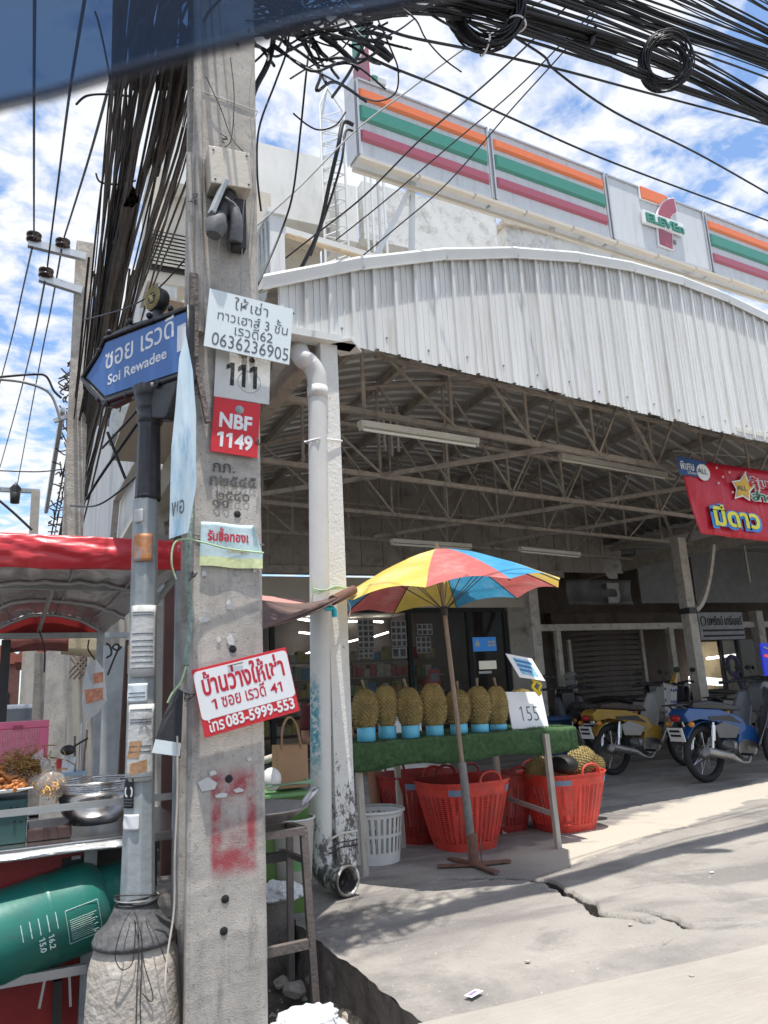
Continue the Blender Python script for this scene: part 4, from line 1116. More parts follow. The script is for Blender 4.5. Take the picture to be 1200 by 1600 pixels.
letters('print', 'โทร', on(fr,.05,.05,.006), ax, ay, w=w_*.16, h=h_*.21, mat=m_lett, parent=b_, bold=.02, ext=.0004)
letters('print', '083-5999-553', on(fr,.23,.055,.006), ax, ay, w=w_*.73, h=h_*.175, mat=m_lett, parent=b_, bold=.03, ext=.0004)
mb = MB(); mb.tube([on(fr,.36,.93,.008), on(fr,.52,.93,.009)], .0018, 5); mb.m = 0; part('wire_tie', mb, m_dark, b_)
# --- junction box and splice closures
fr = tag4((330,229), (393,241), (330,285), PY-.10); o, ax, ay, n, w_, h_ = fr
jb = thing('junction_box', 'cream junction box strapped high on the concrete pole', 'junction box', on(fr,.5,0))
part('case', slab(fr,0,1,0,1,-.09,-.008), pm('cream_box', (.58,.52,.44), .5, var=.05), jb, bevel=.003)
part('lid', slab(fr,-.01,1.01,-.01,1.01,-.006,.004), pm('cream_box', (.58,.52,.44), .5), jb, bevel=.003)
for fx in (.1,.92):
    for fy in (.1,.9):
        mb = MB(); mb.lathe([(0,.003),(.004,.003),(.004,0)], on(fr,fx,fy,.004), 8, (ax, ay, n)); part('screw', mb, m_dark, jb)
def ppt(x, y, d=.07): return at(x, y, Y=PY-d)
t_ = thing('splice_closure', 'dark grey ribbed cable closure with a pale cover hanging left under the junction box', 'cable closure', ppt(345,340))
mb = MB(); mb.bar(ppt(352,282,.09), ppt(330,334,.11), .035, .02); part('cover', mb, m_galv, t_, bevel=.004)
mb = MB(); mb.tube([ppt(358,300,.05), ppt(348,330,.06), ppt(342,345,.07)], [.03,.034,.03], 14); part('body', mb, m_dark, t_)
mb = MB(); mb.tube([ppt(345,336,.07), ppt(338,352,.09), ppt(334,368,.09)], [.022,.045,.030], 14); part('cap', mb, pm('grey_rubber', (.12,.12,.125), .6), t_)
for k in range(7):
    mb = MB(); p = ppt(356-k*2.2, 302+k*6, .055); mb.lathe([(.036,-.002),(.038,0),(.036,.002)], p, 14, (orth(ppt(342,345)-ppt(358,300))[0], orth(ppt(342,345)-ppt(358,300))[1], (ppt(342,345)-ppt(358,300)).normalized())); part('rib', mb, m_dark, t_)
t_ = thing('splice_closure', 'second darker cable closure hanging to the right of the ribbed one', 'cable closure', ppt(368,350))
mb = MB(); mb.tube([ppt(356,312,.06), ppt(366,328,.08), ppt(370,350,.08), ppt(366,378,.06)], [.014,.022,.026,.03], 12); part('body', mb, pm('grey_rubber', (.12,.12,.125), .6), t_)
mb = MB(); mb.bb(*(lambda a, b: (a.x, b.x, PY-.06, PY-.01, b.z, a.z))(ppt(366,306), ppt(386,386))); part('back_plate', mb, m_dark, t_)
mb = MB(); mb.tube([ppt(352,308,.1), ppt(366,318,.1), ppt(376,336,.09), ppt(378,350,.08)], .004, 6); part('hose', mb, m_grey, t_)

# ================================================================== STREET NAME SIGN
SPX, SPY = .385, 2.93
sp = thing('street_name_sign', 'blue arrow shaped street name sign in a black cast frame on a grey pole', 'street sign', (SPX, SPY, -.3))
def spz(x, y): return at(x, y, Y=SPY).z
n8 = 8
mb = MB(); zb_, zt_ = spz(222,1412), spz(245,783)
mb.lathe([(.058,zb_),(.052,zb_+.3),(.047,zt_)], (SPX-.01, SPY, 0), 8, smooth=False); part('pole', mb, m_galv, sp, bevel=.003)
mb = MB(); zc_ = spz(247,658)
mb.lathe([(.047,zt_),(.050,zt_+.01),(.048,zt_+.02),(.042,zc_-.01)], (SPX-.003, SPY, 0), 12, smooth=False); part('upper_pole', mb, m_iron, sp)
mb = MB(); mb.lathe([(.042,zc_-.02),(.05,zc_-.01),(.05,zc_+.01),(.044,zc_+.02),(.052,zc_+.04),(.055,zc_+.05),(.045,zc_+.06),(.06,zc_+.09),(.07,zc_+.13),(.03,zc_+.14)], (SPX, SPY, 0), 24); part('capital', mb, m_iron, sp)
mb = MB()
zq = spz(205,1480)
mb.lathe([(.062,zb_+.01),(.07,zb_),(.075,zb_-.015),(.095,zb_-.05),(.128,zb_-.075),(.132,zb_-.09),(.137,zb_-.095),(.137,zb_-.11),(.125,zb_-.115)], (SPX-.015, SPY, 0), 28); part('collar', mb, pm('old_grey_casting', (.09,.088,.09), .6, var=.3, scale=20, bump=.5, dirt=(.2,.19,.18), damt=.5, dscale=10), sp)
mb = MB(); mb.lathe([(.118,zb_-.11),(.132,zb_-.13),(.146,zb_-.18),(.152,zb_-.3),(.155,-.1),(.165,-.3)], (SPX-.015, SPY, 0), 30); part('bell_base', mb, m_base, sp)
# wire wound round the collar
for k in range(12):
    rnd = random.Random(k); r_ = .062+.012*rnd.random(); z = zb_-.005+.035*rnd.random(); th = rnd.uniform(-.02,.02); ph = rnd.uniform(0,6)
    mb = MB(); mb.tube([V(SPX-.012+r_*math.cos(a_), SPY+r_*math.sin(a_), z+th*math.sin(a_+ph)) for a_ in [i*math.pi/12 for i in range(24)]], .0022, 5, closed=True)
    part('wire_turn', mb, m_dark if k % 3 else m_grey, sp)
for k, pts in enumerate((((203,1425),(190,1450),(180,1490),(185,1510),(195,1515),(208,1500),(212,1440)), ((215,1430),(217,1480),(214,1540),(212,1640)), ((221,1440),(224,1500),(238,1550),(236,1565),(222,1552)), ((228,1432),(245,1465),(258,1500),(262,1520)), ((210,1425),(218,1450),(222,1480),(219,1560),(221,1620)))):
    mb = MB(); P_ = []
    for i, (x, y) in enumerate(pts):
        P_.append(at(x, y, Y=SPY-(.085 if i == 0 else .155+.0*i)))
    mb.tube(smooth_pts(P_), .0018, 5); part('loose_wire', mb, m_dark, sp)
# sign board, its own direction
SD = 118.0
sd_ = V(math.cos(RAD(SD)), math.sin(RAD(SD)), 0)
def sgp(x, y, off=0):
    p = onp(x, y, (SPX, SPY-.04), SD); n_ = V(-sd_.y, sd_.x, 0)
    if n_.y > 0: n_ = -n_
    return p+n_*off
sn = V(-sd_.y, sd_.x, 0); sn = sn if sn.x < 0 or sn.y < 0 else -sn
if sn.dot(CAM-V(SPX,SPY,1.1)) < 0: sn = -sn
axs = -sd_ if (-sd_).dot(_rt) > 0 else sd_
p1 = sgp(196,548); O_ = V(SPX, SPY-.04, 0)
def s2(x, y): p = onp(x, y, (SPX, SPY-.04), SD); return ((p-O_).dot(axs), p.z)
outl = [s2(137,590), s2(166,619), s2(296,576), s2(296,487), s2(167,536), s2(158,556)]
outer = [s2(124,592), s2(138,612), s2(160,634), s2(172,636), s2(200,622), s2(230,612), s2(296,592), s2(297,474), s2(262,488), s2(205,505), s2(165,524), s2(150,556)]
Z2 = V(0,0,1)
mb = MB(); mb.prism(outer, O_-sn*.035, axs, Z2, sn*.035); part('cast_frame', mb, m_iron, sp, bevel=.006)
mb = MB(); mb.prism(outl, O_+sn*.001, axs, Z2, sn*.004); pnl = part('blue_panel', mb, m_blue, sp)
mb = MB()
def rim(pts, r):
    P_ = [O_+axs*x+Z2*y+sn*.006 for x, y in pts]; mb.tube(P_, r, 8, closed=True)
rim([( (a_[0]+b_[0])/2, (a_[1]+b_[1])/2) for a_, b_ in zip([outl[0],outl[1],outl[1],outl[2],outl[3],outl[4],outl[5]],[outer[0],outer[2],outer[3],outer[6],outer[7],outer[10],outer[11]])], .009)
part('frame_rim', mb, m_iron, sp)
for (x, y) in ((172,520),(158,548),(156,625),(168,632),(200,618),(205,503),(235,494),(268,483)):
    mb = MB(); p = sgp(x, y, .006); mb.ball(p, .013, .013, .013, 8, 6); part('frame_knob', mb, m_iron, sp)
for (x, y) in ((228,606),(251,603)):
    c_ = sgp(x, y, .02); mb = MB(); mb.tube([c_+axs*(.016*(1-k/26)*math.cos(k*.5))+Z2*(.016*(1-k/26)*math.sin(k*.5)) for k in range(24)], .005, 6); part('scroll', mb, m_iron, sp)
mb = MB(); mb.prism([s2(205,622), s2(238,640), s2(240,655), s2(262,655), s2(268,640), s2(283,592), s2(225,612)], O_-sn*.06, axs, Z2, sn*.07); part('bracket', mb, m_iron, sp, bevel=.008)
e0 = s2(166,579); e1 = s2(272,535); 
tx = (O_+axs*e1[0]+Z2*e1[1]-(O_+axs*e0[0]+Z2*e0[1])); 
hh = s2(166,540)[1]-s2(166,579)[1]
letters('lettering', 'ซอย เรวดี', O_+axs*e0[0]+Z2*(e0[1])+sn*.0055, axs, Z2, w=s2(273,540)[0]-e0[0], h=(s2(270,508)[1]-s2(270,545)[1])*1.0, mat=m_lett, parent=pnl, bold=.008, ext=.0006)
e0 = s2(170,603)
letters('lettering', 'Soi Rewadee', O_+axs*e0[0]+Z2*(e0[1])+sn*.0055, axs, Z2, w=s2(262,565)[0]-e0[0], h=(s2(172,588)[1]-s2(172,604)[1])*1.0, mat=m_lett, parent=pnl, bold=.016, ext=.0006)
mb = MB(); a_ = s2(279,511); b_2 = s2(292,545); mb.prism([(a_[0],b_2[1]),(b_2[0],b_2[1]),(b_2[0],a_[1]),(a_[0],a_[1])], O_+sn*.0052, axs, Z2, sn*.0006); part('white_mark', mb, m_lett, pnl)
# emblem disc on top
ec = sgp(238,466); 
mb = MB(); mb.lathe([(0,-.05),(.046,-.05),(.052,-.04),(.052,-.005),(.046,0),(0,0)], ec, 28, (axs, Z2, sn)); em = part('emblem_drum', mb, m_iron, sp)
for r_ in (.047,.040,.028):
    mb = MB(); mb.tube([ec+axs*(r_*math.cos(t_))+Z2*(r_*math.sin(t_))+sn*.001 for t_ in [i*math.pi/14 for i in range(28)]], .0022, 5, closed=True); part('emblem_ring', mb, m_gold, em)
for k in range(24):
    t_ = k*math.pi/12; mb = MB(); p = ec+axs*(.034*math.cos(t_))+Z2*(.034*math.sin(t_))+sn*.001; mb.box(p, (.005,.003,.005)); part('emblem_dot', mb, m_gold, em)
mb = MB(); mb.ball(ec+sn*.001, .012, .004, .015, 10, 6); mb.bar(ec-axs*.018+Z2*.012+sn*.002, ec+axs*.018+Z2*.012+sn*.002, .006, .003); mb.bar(ec-axs*.012-Z2*.014+sn*.002, ec+axs*.012-Z2*.014+sn*.002, .006, .003); part('emblem_figure', mb, m_gold, em)
mb = MB(); q_ = sgp(243,497); mb.tube([q_-sn*.02+V(0,0,-.02), ec-sn*.025-Z2*.045], [.035,.02], 12); part('emblem_stalk', mb, m_iron, sp)
# posters pasted on the pole (each its own curved sheet)
def wrap(y0, y1, a0, a1, name, m, label, cat, r=.0, group='bills pasted on the sign pole'):
    z1, z0 = spz(225,y0), spz(225,y1); rr = .0535+r+.006*(1-(z0+z1)/2/2)
    mb = MB(); vf = lambda u, v: V(SPX-.008+(rr+.0015*math.sin(u*9+v*5))*math.sin(RAD(a0+(a1-a0)*u)), SPY-(rr+.001)*math.cos(RAD(a0+(a1-a0)*u)), z0+(z1-z0)*v)
    mb.grid(vf, 14, 8)
    o = solo(name, mb, m, label, cat, vf(.5,.5), group, solid=.0006); return vf, o
lines = lambda vf, rows, parent_name, m, lab: None
def textrows(vf, o, rows, u0=.1, u1=.9):
    mb = MB()
    for v in rows:
        pr_ = None
        for k in range(9):
            u = u0+(u1-u0)*k/8; p = vf(u, v)+(vf(u, v)-V(SPX-.008,SPY,vf(u,v).z)).normalized()*.0012
            if pr_ is not None: mb.bar(pr_, p, .0008, .003)
            pr_ = p
    q_ = part('print_line', mb, m_ink, o, kind='stuff'); q_.location = (0,0,0)
vf, o = wrap(948, 1058, -62, 40, 'bill', m_paper, 'large white printed bill with rows of small text on the sign pole', 'bill'); textrows(vf, o, (.9,.86,.6,.5,.42,.35,.28,.2,.12))
vf, o = wrap(1068, 1097, -70, 10, 'bill', m_wsheet, 'small pale blue bill just under the large printed bill', 'bill'); textrows(vf, o, (.3,.5))
vf, o = wrap(1100, 1218, -62, 38, 'bill', m_paper, 'tall white bill with brown stains, lowest of the large bills', 'bill'); textrows(vf, o, (.93,.8,.76,.45,.38,.05))
p0 = vf(.62,.77)
mb = MB(); 
for k in range(10):
    a_ = k*math.pi/5; mb.bar(p0+V(.006*math.cos(a_),-.004,.006*math.sin(a_)), p0+V(.02*math.cos(a_),-.004,.02*math.sin(a_)), .0012)
q_ = part('printed_star', mb, m_ink, o)
mb = MB(); vb = vf
mb.grid(lambda u, v: vb(.02+.45*u+.1*v, .30+.22*v)+V(0,-.0016,0), 8, 5); part('stain', mb, pm('brown_stain', (.42,.24,.13), .9, var=.3, scale=40), o)
mb = MB(); mb.grid(lambda u, v: vb(.15+.6*u, .08+.15*v+.05*u)+V(0,-.0016,0), 8, 5); part('stain', mb, pm('brown_stain', (.42,.24,.13), .9), o)
vf, o = wrap(1212, 1258, -75, -30, 'sticker', m_blk, 'small black sticker with white lettering 00 on the sign pole', 'sticker', group=None)
a_ = vf(.1,.35)+V(0,-.003,0); b_2 = vf(.9,.35)+V(0,-.003,0); dax = (b_2-a_).normalized()
letters('lettering', '00', a_, dax, Z2, w=(b_2-a_).length, h=.035, mat=m_lett, parent=o, bold=.03, ext=.0004)
textrows(vf, o, (.28,.18,.08))
vf, o = wrap(1268, 1292, -75, -10, 'sticker', m_lett, 'blank white square sticker low on the sign pole', 'sticker', group=None)
vf, o = wrap(838, 880, -60, 20, 'sticker', pm('orange_sticker', (.62,.26,.10), .6, var=.2, scale=30, dirt=(.30,.42,.50), damt=.9, dscale=38), 'torn orange sticker with blue print on the sign pole', 'sticker', group=None)
vf, o = wrap(800, 820, -60, -20, 'sticker', m_paper, 'small pale paper patch near the top of the grey pole', 'sticker', group=None)
# green raffia tied round
m_raff = pm('pale_green_raffia', (.42,.56,.33), .6, var=.2, bump=.2)
mb = MB(); mb.tube(smooth_pts([at(275,905,Y=2.7), at(268,880,Y=2.68), at(272,850,Y=2.68), at(290,842,Y=2.68), at(318,848,Y=2.70), at(360,858,Y=2.71), at(412,864,Y=2.72)]), .0035, 5)
solo('raffia_string', mb, m_raff, 'pale green raffia string looped from the concrete pole across the leaflet', 'string', at(300,850,Y=2.7))
m_net = pm('green_net', (.25,.31,.27), .85, var=.4, scale=40, bump=.6, bscale=120)
mb = MB(); mb.tube(smooth_pts([at(300,760,Y=2.74), at(297,830,Y=2.73), at(293,900,Y=2.73), at(298,960,Y=2.74), at(292,1020,Y=2.73), at(291,1040,Y=2.72)]), 0.010, 7)
solo('rolled_net', mb, m_net, 'dusty green netting rolled along the left edge of the concrete pole', 'net', at(295,900,Y=2.73))
mb = MB(); mb.tube(smooth_pts([at(291,1040,Y=2.72), at(283,1065,Y=2.71), at(270,1082,Y=2.71), at(262,1098,Y=2.72)]), .0035, 5)
solo('raffia_string', mb, m_raff, 'short green string tying the black cloth to the netting', 'string', at(270,1080,Y=2.7))
# black cloth with pale label
mb = MB(); P4 = [at(276,1075,Y=2.78), at(286,1080,Y=2.74), at(282,1185,Y=2.74), at(240,1165,Y=2.78), at(255,1120,Y=2.78)]
mb.add(P4, [(0,1,2,3,4)]); q_ = thing('black_cloth', 'black cloth with a pale blue paper label between sign pole and concrete pole', 'cloth', P4[2])
part('cloth', mb, pm('charcoal_cloth', (.04,.04,.045), .9), q_, solid=.004)
mb = MB(); mb.add([at(243,1155,Y=2.735), at(283,1161,Y=2.73), at(281,1182,Y=2.73), at(237,1176,Y=2.735)], [(0,1,2,3)]); part('label', mb, m_wsheet, q_, solid=.0015)
# vinyl banner folded between sign pole and concrete pole
mb = MB(); P4 = [(290,520),(301,580),(306,650),(306,760),(294,832),(264,842),(268,700),(274,640),(280,560)]
Yb = lambda x: 2.80-.0*x
base = [at(x, y, Y=2.60) for x, y in P4]; c_ = sum(base, V(0,0,0))/len(base)
mb.add(base+[c_+V(0,-.02,0)], [(i, (i+1) % 9, 9) for i in range(9)])
o = thing('vinyl_banner', 'faded blue and white vinyl banner hanging beside the blue street sign', 'banner', c_)
m_vb = pm('faded_vinyl', (.55,.66,.72), .4, var=.12, scale=10, bump=.4, bscale=10, dirt=(.14,.34,.52), damt=.8, dscale=6, stretch=(2,2,.4))
part('cloth', mb, m_vb, o, solid=.003)
letters('print', 'พอ', at(268,808,Y=2.57), V(.9,0,.35).normalized(), Z2, w=.045, h=.05, mat=m_ink, parent=o, bold=.02, ext=.0004)
# ================================================================== DRAIN PIPE
dp = thing('drain_pipe', 'white plastic drain pipe with an open elbow at its foot, strapped to the corner post', 'drain pipe', (1.625, 4.50, 0))
R_ = .062
def py(x, y, Y=4.50): return at(x, y, Y=Y)
mb = MB(); mb.tube([V(py(502,1345).x,4.5,.13), V(py(500,1000).x,4.5,py(500,1000).z), V(py(496,608).x,4.5,py(496,608).z)], R_, 20); part('pipe', mb, m_pvc, dp)
mb = MB(); mb.tube(smooth_pts([V(py(496,612).x,4.5,py(496,612).z), py(494,585), py(484,568), py(473,560), py(466,545,4.6), py(463,530,4.65)]), R_*1.06, 18); part('upper_elbow', mb, m_pvc, dp)
for y, dx in ((612,0),):
    z = py(496,y).z; mb = MB(); mb.lathe([(R_,-.05),(R_+.007,-.05),(R_+.007,.03),(R_,.03)], (py(496,y).x,4.5,z), 20); part('socket', mb, m_pvc, dp)
mb = MB(); x0 = py(502,1345).x; e_ = V(x0+.07, 4.27, .085)
mb.tube(smooth_pts([V(x0,4.5,.22), V(x0,4.5,.14), V(x0+.02,4.44,.09), V(x0+.045,4.36,.082), e_]), [R_*1.02]*20+[R_*1.15]*5, 20, cap=False); part('foot_elbow', mb, m_pvc, dp, solid=.006)
mb = MB(); d_ = V(.07,-.23,0).normalized(); mb.tube([e_+V(R_*1.2*math.cos(a_)*d_.y*-1, R_*1.2*math.cos(a_)*d_.x, R_*1.2*math.sin(a_)) for a_ in [k*math.pi/12 for k in range(24)]], .008, 6, closed=True); part('rim', mb, m_pvc, dp)
for y, r_, m_ in ((690,.006,m_lett),(1308,.007,m_fix),(1330,.004,m_dark),(1322,.003,m_dark)):
    z = py(500,y).z; mb = MB()
    mb.tube([V(1.625-R_-.004,4.5,z-.01), V(1.625,4.5-R_-.006,z-.006), V(1.70,4.47,z+.01), V(1.81,4.48,z+.012), V(1.815,4.6,z+.01), V(1.66,4.61,z)], r_, 6, closed=True); part('strap', mb, m_, dp)
mb = MB()
for k in range(3):
    mb.tube(smooth_pts([py(487,918+k*3,4.42), py(500,922+k*2,4.41), py(525,920-k*2,4.43), py(545,918+k*2,4.5)]), .004, 5)
mb.tube(smooth_pts([py(487,905,4.42), py(489,925,4.41), py(486,945,4.42)]), .004, 5)
solo('raffia_string', mb, m_raff, 'yellow green raffia wound round the drain pipe at awning height', 'string', py(500,920))

# ================================================================== DURIAN STALL
TY0, TY1 = 4.62, 5.34
TX0, TX1 = at(548,1165,Y=TY0).x, at(886,1150,Y=TY0+.1).x
TZ = at(600,1160,Y=TY0).z
tb = thing('stall_table', 'trestle table covered with green artificial turf holding the row of durians', 'table', ((TX0+TX1)/2, TY0, 0))
mb = MB()
def turf(u, v):
    # v: 0 front hem, .2 front edge, .9 back edge, 1 back hem
    x = TX0+(TX1-TX0)*u
    if v < .25: q = v/.25; y = TY0-.012*(1-q)-.006*math.sin(x*13); z = TZ-.155*(1-q)+.012*math.sin(x*9)*(1-q)
    else: q = (v-.25)/.75; y = TY0+(TY1-TY0)*q; z = TZ+.004*math.sin(x*21+q*9)
    return V(x, y, z)
mb.grid(turf, 60, 30); top = part('turf_cover', mb, m_turf, tb, solid=.012)
mb = MB(); rnd = random.Random(5)
for k in range(26000):
    u, v = rnd.random(), rnd.random()**1.5
    p = turf(u, v); n_ = V(0,-1,.3) if v < .25 else V(0,-.2,1)
    if v < .25: p += V(0,-.008,0)
    else: p += V(0,0,.008)
    d = (n_+V(rnd.uniform(-.7,.7), rnd.uniform(-.5,.5), rnd.uniform(-.7,.4))).normalized()*rnd.uniform(.006,.014); s_ = orth(d)[0]*.0012
    mb.v += [tuple(p-s_), tuple(p+s_), tuple(p+d)]; i = len(mb.v); mb.f.append([i-3,i-2,i-1]); mb.mi.append(0); mb.sm.append(False)
part('turf_blades', mb, m_turf, tb, kind='stuff')
# side flap at the right end
mb = MB()
xr = TX1; mb.grid(lambda u, v: V(xr+.07*v+.01*math.sin(u*7), TY0+(TY1-TY0)*u, TZ-.12*v-.04*v*math.sin(u*3)), 14, 6); part('turf_side_flap', mb, pm('turf_backing', (.035,.04,.035), .9), tb, solid=.008)
mb = MB(); mb.bb(TX0+.02, TX1-.02, TY0+.02, TY1, TZ-.035, TZ-.008); part('board', mb, m_wood, tb)
for (x, y, Y, yb) in ((570,1200,TY0+.06,1365), (871,1182,TY0-.02,1330), (626,1200,TY1-.05,1290), (785,1190,TY1-.05,1303)):
    b_ = at(x+(1 if x < 600 else 2), yb, Y=Y); t2 = at(x-3 if x < 600 else x-9, y, Y=Y); mb = MB(); mb.bar(V(b_.x, Y, .0), V(b_.x-.02, Y, TZ-.03), .036, .036); part('leg', mb, m_wood2, tb)
mb = MB(); mb.bar(at(865,1272,Y=TY0+.0), at(780,1243,Y=TY1), .02, .03); part('cross_rail', mb, m_wood2, tb)
# dark cloth bundle under the right corner
a_ = at(868,1180,Y=TY0+.35); b_2 = at(892,1208,Y=TY0+.35)
mb = MB(); mb.ball(((a_+b_2)/2), .10, .13, .07, 14, 10); solo('dark_bag', mb, m_blk, 'black bag tucked under the right corner of the turf table', 'bag', a_)

def durian(cx, cy, cz, rx, rz, seed, lean=0, stem=True, label='', group='durians standing in blue pipe rings', m_=None):
    rnd = random.Random(seed); t_ = thing('durian', label, 'durian', (cx, cy, cz-rz), group)
    NU, NV = 40, 30; mb = MB(); R_l = Matrix.Rotation(lean, 3, 'Y'); mb.m = 0; vs = []; sh_ = rnd.uniform(-.08,.12); ph = rnd.uniform(0,6)
    def pt(u, v, k=0):
        th = math.pi*v; q = math.sin(th)**.86; lob = 1+.06*math.cos(5*u+ph)
        r_ = rx*q*lob*(1+sh_*math.cos(th))+.004*noise.noise(V(u*2,v*5,seed))
        r_ = max(r_, .001)
        d = V(math.cos(u)*r_, math.sin(u)*r_, rz*math.cos(th)); n_ = V(math.cos(u)/rx, math.sin(u)/rx, math.cos(th)/rz*1.0 if True else 0).normalized()
        return V(cx, cy, cz)+R_l @ (d+n_*k)
    for j in range(NV+1):
        for i in range(NU):
            u = 2*math.pi*(i+(.5 if j % 2 else 0))/NU; v = min(1, max(0, j/NV)); vs.append(pt(u+(rnd.uniform(-.12,.12)*2*math.pi/NU if 0 < j < NV else 0), min(1, max(0, v+rnd.uniform(-.10,.10)/NV)) if 0 < j < NV else v))
    b0 = len(mb.v)
    mb.smooth = False; mb.add(vs, [])
    for j in range(NV):
        for i in range(NU):
            a = j*NU+i; b = j*NU+(i+1) % NU; c_ = (j+1)*NU+(i+1) % NU; d = (j+1)*NU+i
            if (i+j) % 2: 
                uu = 2*math.pi*(i+.5+(.25 if j % 2 else .25))/NU; ap = pt(uu, (j+.5)/NV, rnd.uniform(.008,.014)); mb.v.append(tuple(ap)); e = len(mb.v)-1
                for f in ((a,b,e),(b,c_,e),(c_,d,e),(d,a,e)): mb.f.append(list(f)[::-1]); mb.mi.append(1 if rnd.random() < .2 else 0); mb.sm.append(False)
            else: mb.f.append([a,d,c_,b]); mb.mi.append(0); mb.sm.append(False)
    part('husk', mb, [m_dur, m_durtip], t_)
    if stem:
        mb = MB(); p0 = V(cx,cy,cz)+R_l @ V(0,0,rz*.97); dx = rnd.uniform(-.03,.01); mb.tube([p0-V(0,0,.01), p0+V(dx*.5,0,.03), p0+V(dx,0,.065)], [.009,.008,.011], 8); part('stem', mb, m_stem, t_)
    return t_
DY = 4.74
durs = [(572,1079,1139,42,1,'plump durian at the left end of the row, next to the white post',-1), (605,1074,1137,37,0,'second durian from the white post, taller and slightly behind its neighbour',0),
        (641,1077,1136,40,1,'round durian with a short stem, third from the white post',1), (679,1070,1136,42,0,'largest egg shaped durian just left of the umbrella pole',0),
        (717,1080,1134,39,1,'durian right behind the umbrella pole with a stem leaning left',-2), (750,1075,1134,37,1,'slim durian right of the umbrella pole with an upright stem',0),
        (779,1074,1134,34,1,'last durian of the row, half behind its neighbour and beside the price board',-1)]
for i, (x, yt, yb, w_, stm, lb, ln) in enumerate(durs):
    Y = DY+(.06 if i in (1, 6) else 0)
    pt_, pb_ = at(x, yt, Y=Y), at(x, yb, Y=Y); rz = (pt_.z-pb_.z)/2+.008; dist = (pb_-CAM).length
    rx = w_/2*dist/1200*.93
    # ring pot
    z0 = TZ+.005; z1 = pb_.z+.012
    rp = thing('pipe_ring', 'bright blue plastic pipe ring under the %s durian counted from the white post' % ['first','second','third','fourth','fifth','sixth','seventh'][i], 'ring stand', (pb_.x, Y, z0), 'blue rings under the durians')
    mb = MB(); mb.lathe([(.058,z0),(.060,z0+.002),(.060,z1-.002),(.058,z1),(.052,z1),(.052,z0)], (pb_.x, Y, 0), 24); part('ring_wall', mb, m_cyan, rp)
    durian(pb_.x, Y, z1-.02+rz, rx, rz, i+1, RAD(-3*ln), bool(stm), lb)
for (x, y, r_, lb) in ((813,1083,.09,'durian lying behind the price board with only its crown showing'),):
    p = at(x, y, Y=5.2); durian(p.x, 5.2, p.z-.07, .10, .10, 33, 0, False, lb, group='loose durians')

# price boards
fr = board(at(790,1081,Y=4.80), at(846,1081,Y=4.80), at(803,1150,Y=4.72)); o, ax, ay, n, w_, h_ = fr
b_ = thing('price_board', 'white foam price board with 155 in thin marker at the right end of the turf', 'price board', on(fr,.5,0))
part('board', slab(fr,0,1,0,1,-.012,0), m_lett, b_, bevel=.001)
letters('handwriting', '155', on(fr,.28,.33,.001), ax, ay, w=w_*.50, h=h_*.33, mat=m_ink, parent=b_, bold=-.014, ext=.0004, jitter=.001, f=1)
mb = MB(); p = on(fr,.97,.42,-.03); mb.bar(p, p+V(.03,-.01,-.10), .016, .016); part('marker_pen', mb, pm('pen_pink', (.5,.25,.28), .5), b_)
mb = MB(); mb.bar(p+V(-.0,0,.0), p+V(-.007,.002,.028), .018, .018); part('marker_cap', mb, m_blue, b_)
fr = board(at(790,1021,Y=4.70), at(831,1030,Y=4.70), at(811,1058,Y=4.66)); o, ax, ay, n, w_, h_ = fr
p_tl, p_tr, p_br, p_bl = at(790,1021,Y=4.72), at(831,1029,Y=4.72), at(852,1064,Y=4.66), at(812,1058,Y=4.66)
b_ = thing('picture_card', 'tilted white card with a small blue picture held up by a yellow clip', 'card', p_bl)
nrm = (p_tr-p_tl).cross(p_tl-p_bl).normalized()
mb = MB(); mb.add([p_bl-nrm*.004, p_br-nrm*.004, p_tr-nrm*.004, p_tl-nrm*.004, p_bl, p_br, p_tr, p_tl], [(3,2,1,0),(4,5,6,7),(0,1,5,4),(1,2,6,5),(2,3,7,6),(3,0,4,7)]); part('card', mb, m_lett, b_)
def bil(u, v, z): return (p_bl*(1-u)+p_br*u)*(1-v)+(p_tl*(1-u)+p_tr*u)*v+nrm*z
mb = MB(); mb.add([bil(.18,.16,.001), bil(.82,.14,.001), bil(.82,.86,.001), bil(.18,.88,.001)], [(0,1,2,3)]); part('picture', mb, pm('blue_picture', (.22,.50,.66), .5, var=.5, scale=60, dirt=(.5,.3,.3), damt=.6, dscale=40), b_)
for k in range(3):
    mb = MB(); mb.add([bil(.2,.3+.2*k,.002), bil(.65+.1*k,.28+.2*k,.002), bil(.65+.1*k,.38+.2*k,.002), bil(.2,.4+.2*k,.002)], [(0,1,2,3)]); part('print_line', mb, m_blue, b_)
m_yel = pm('yellow_plastic', (.80,.58,.02), .4, var=.05, bump=0)
t_ = thing('yellow_clip', 'bright yellow plastic clip joining the picture card to the price board', 'clip', at(838,1072,Y=4.72))
mb = MB(); mb.tube(smooth_pts([at(832,1060,Y=4.70), at(835,1067,Y=4.69), at(832,1073,Y=4.69), at(838,1080,Y=4.70), at(843,1086,Y=4.71)]), .011, 8); part('jaw', mb, m_yel, t_)
mb = MB(); mb.tube(smooth_pts([at(836,1064,Y=4.70), at(845,1070,Y=4.69), at(842,1078,Y=4.69), at(845,1084,Y=4.70)]), .008, 8); part('jaw', mb, m_yel, t_)

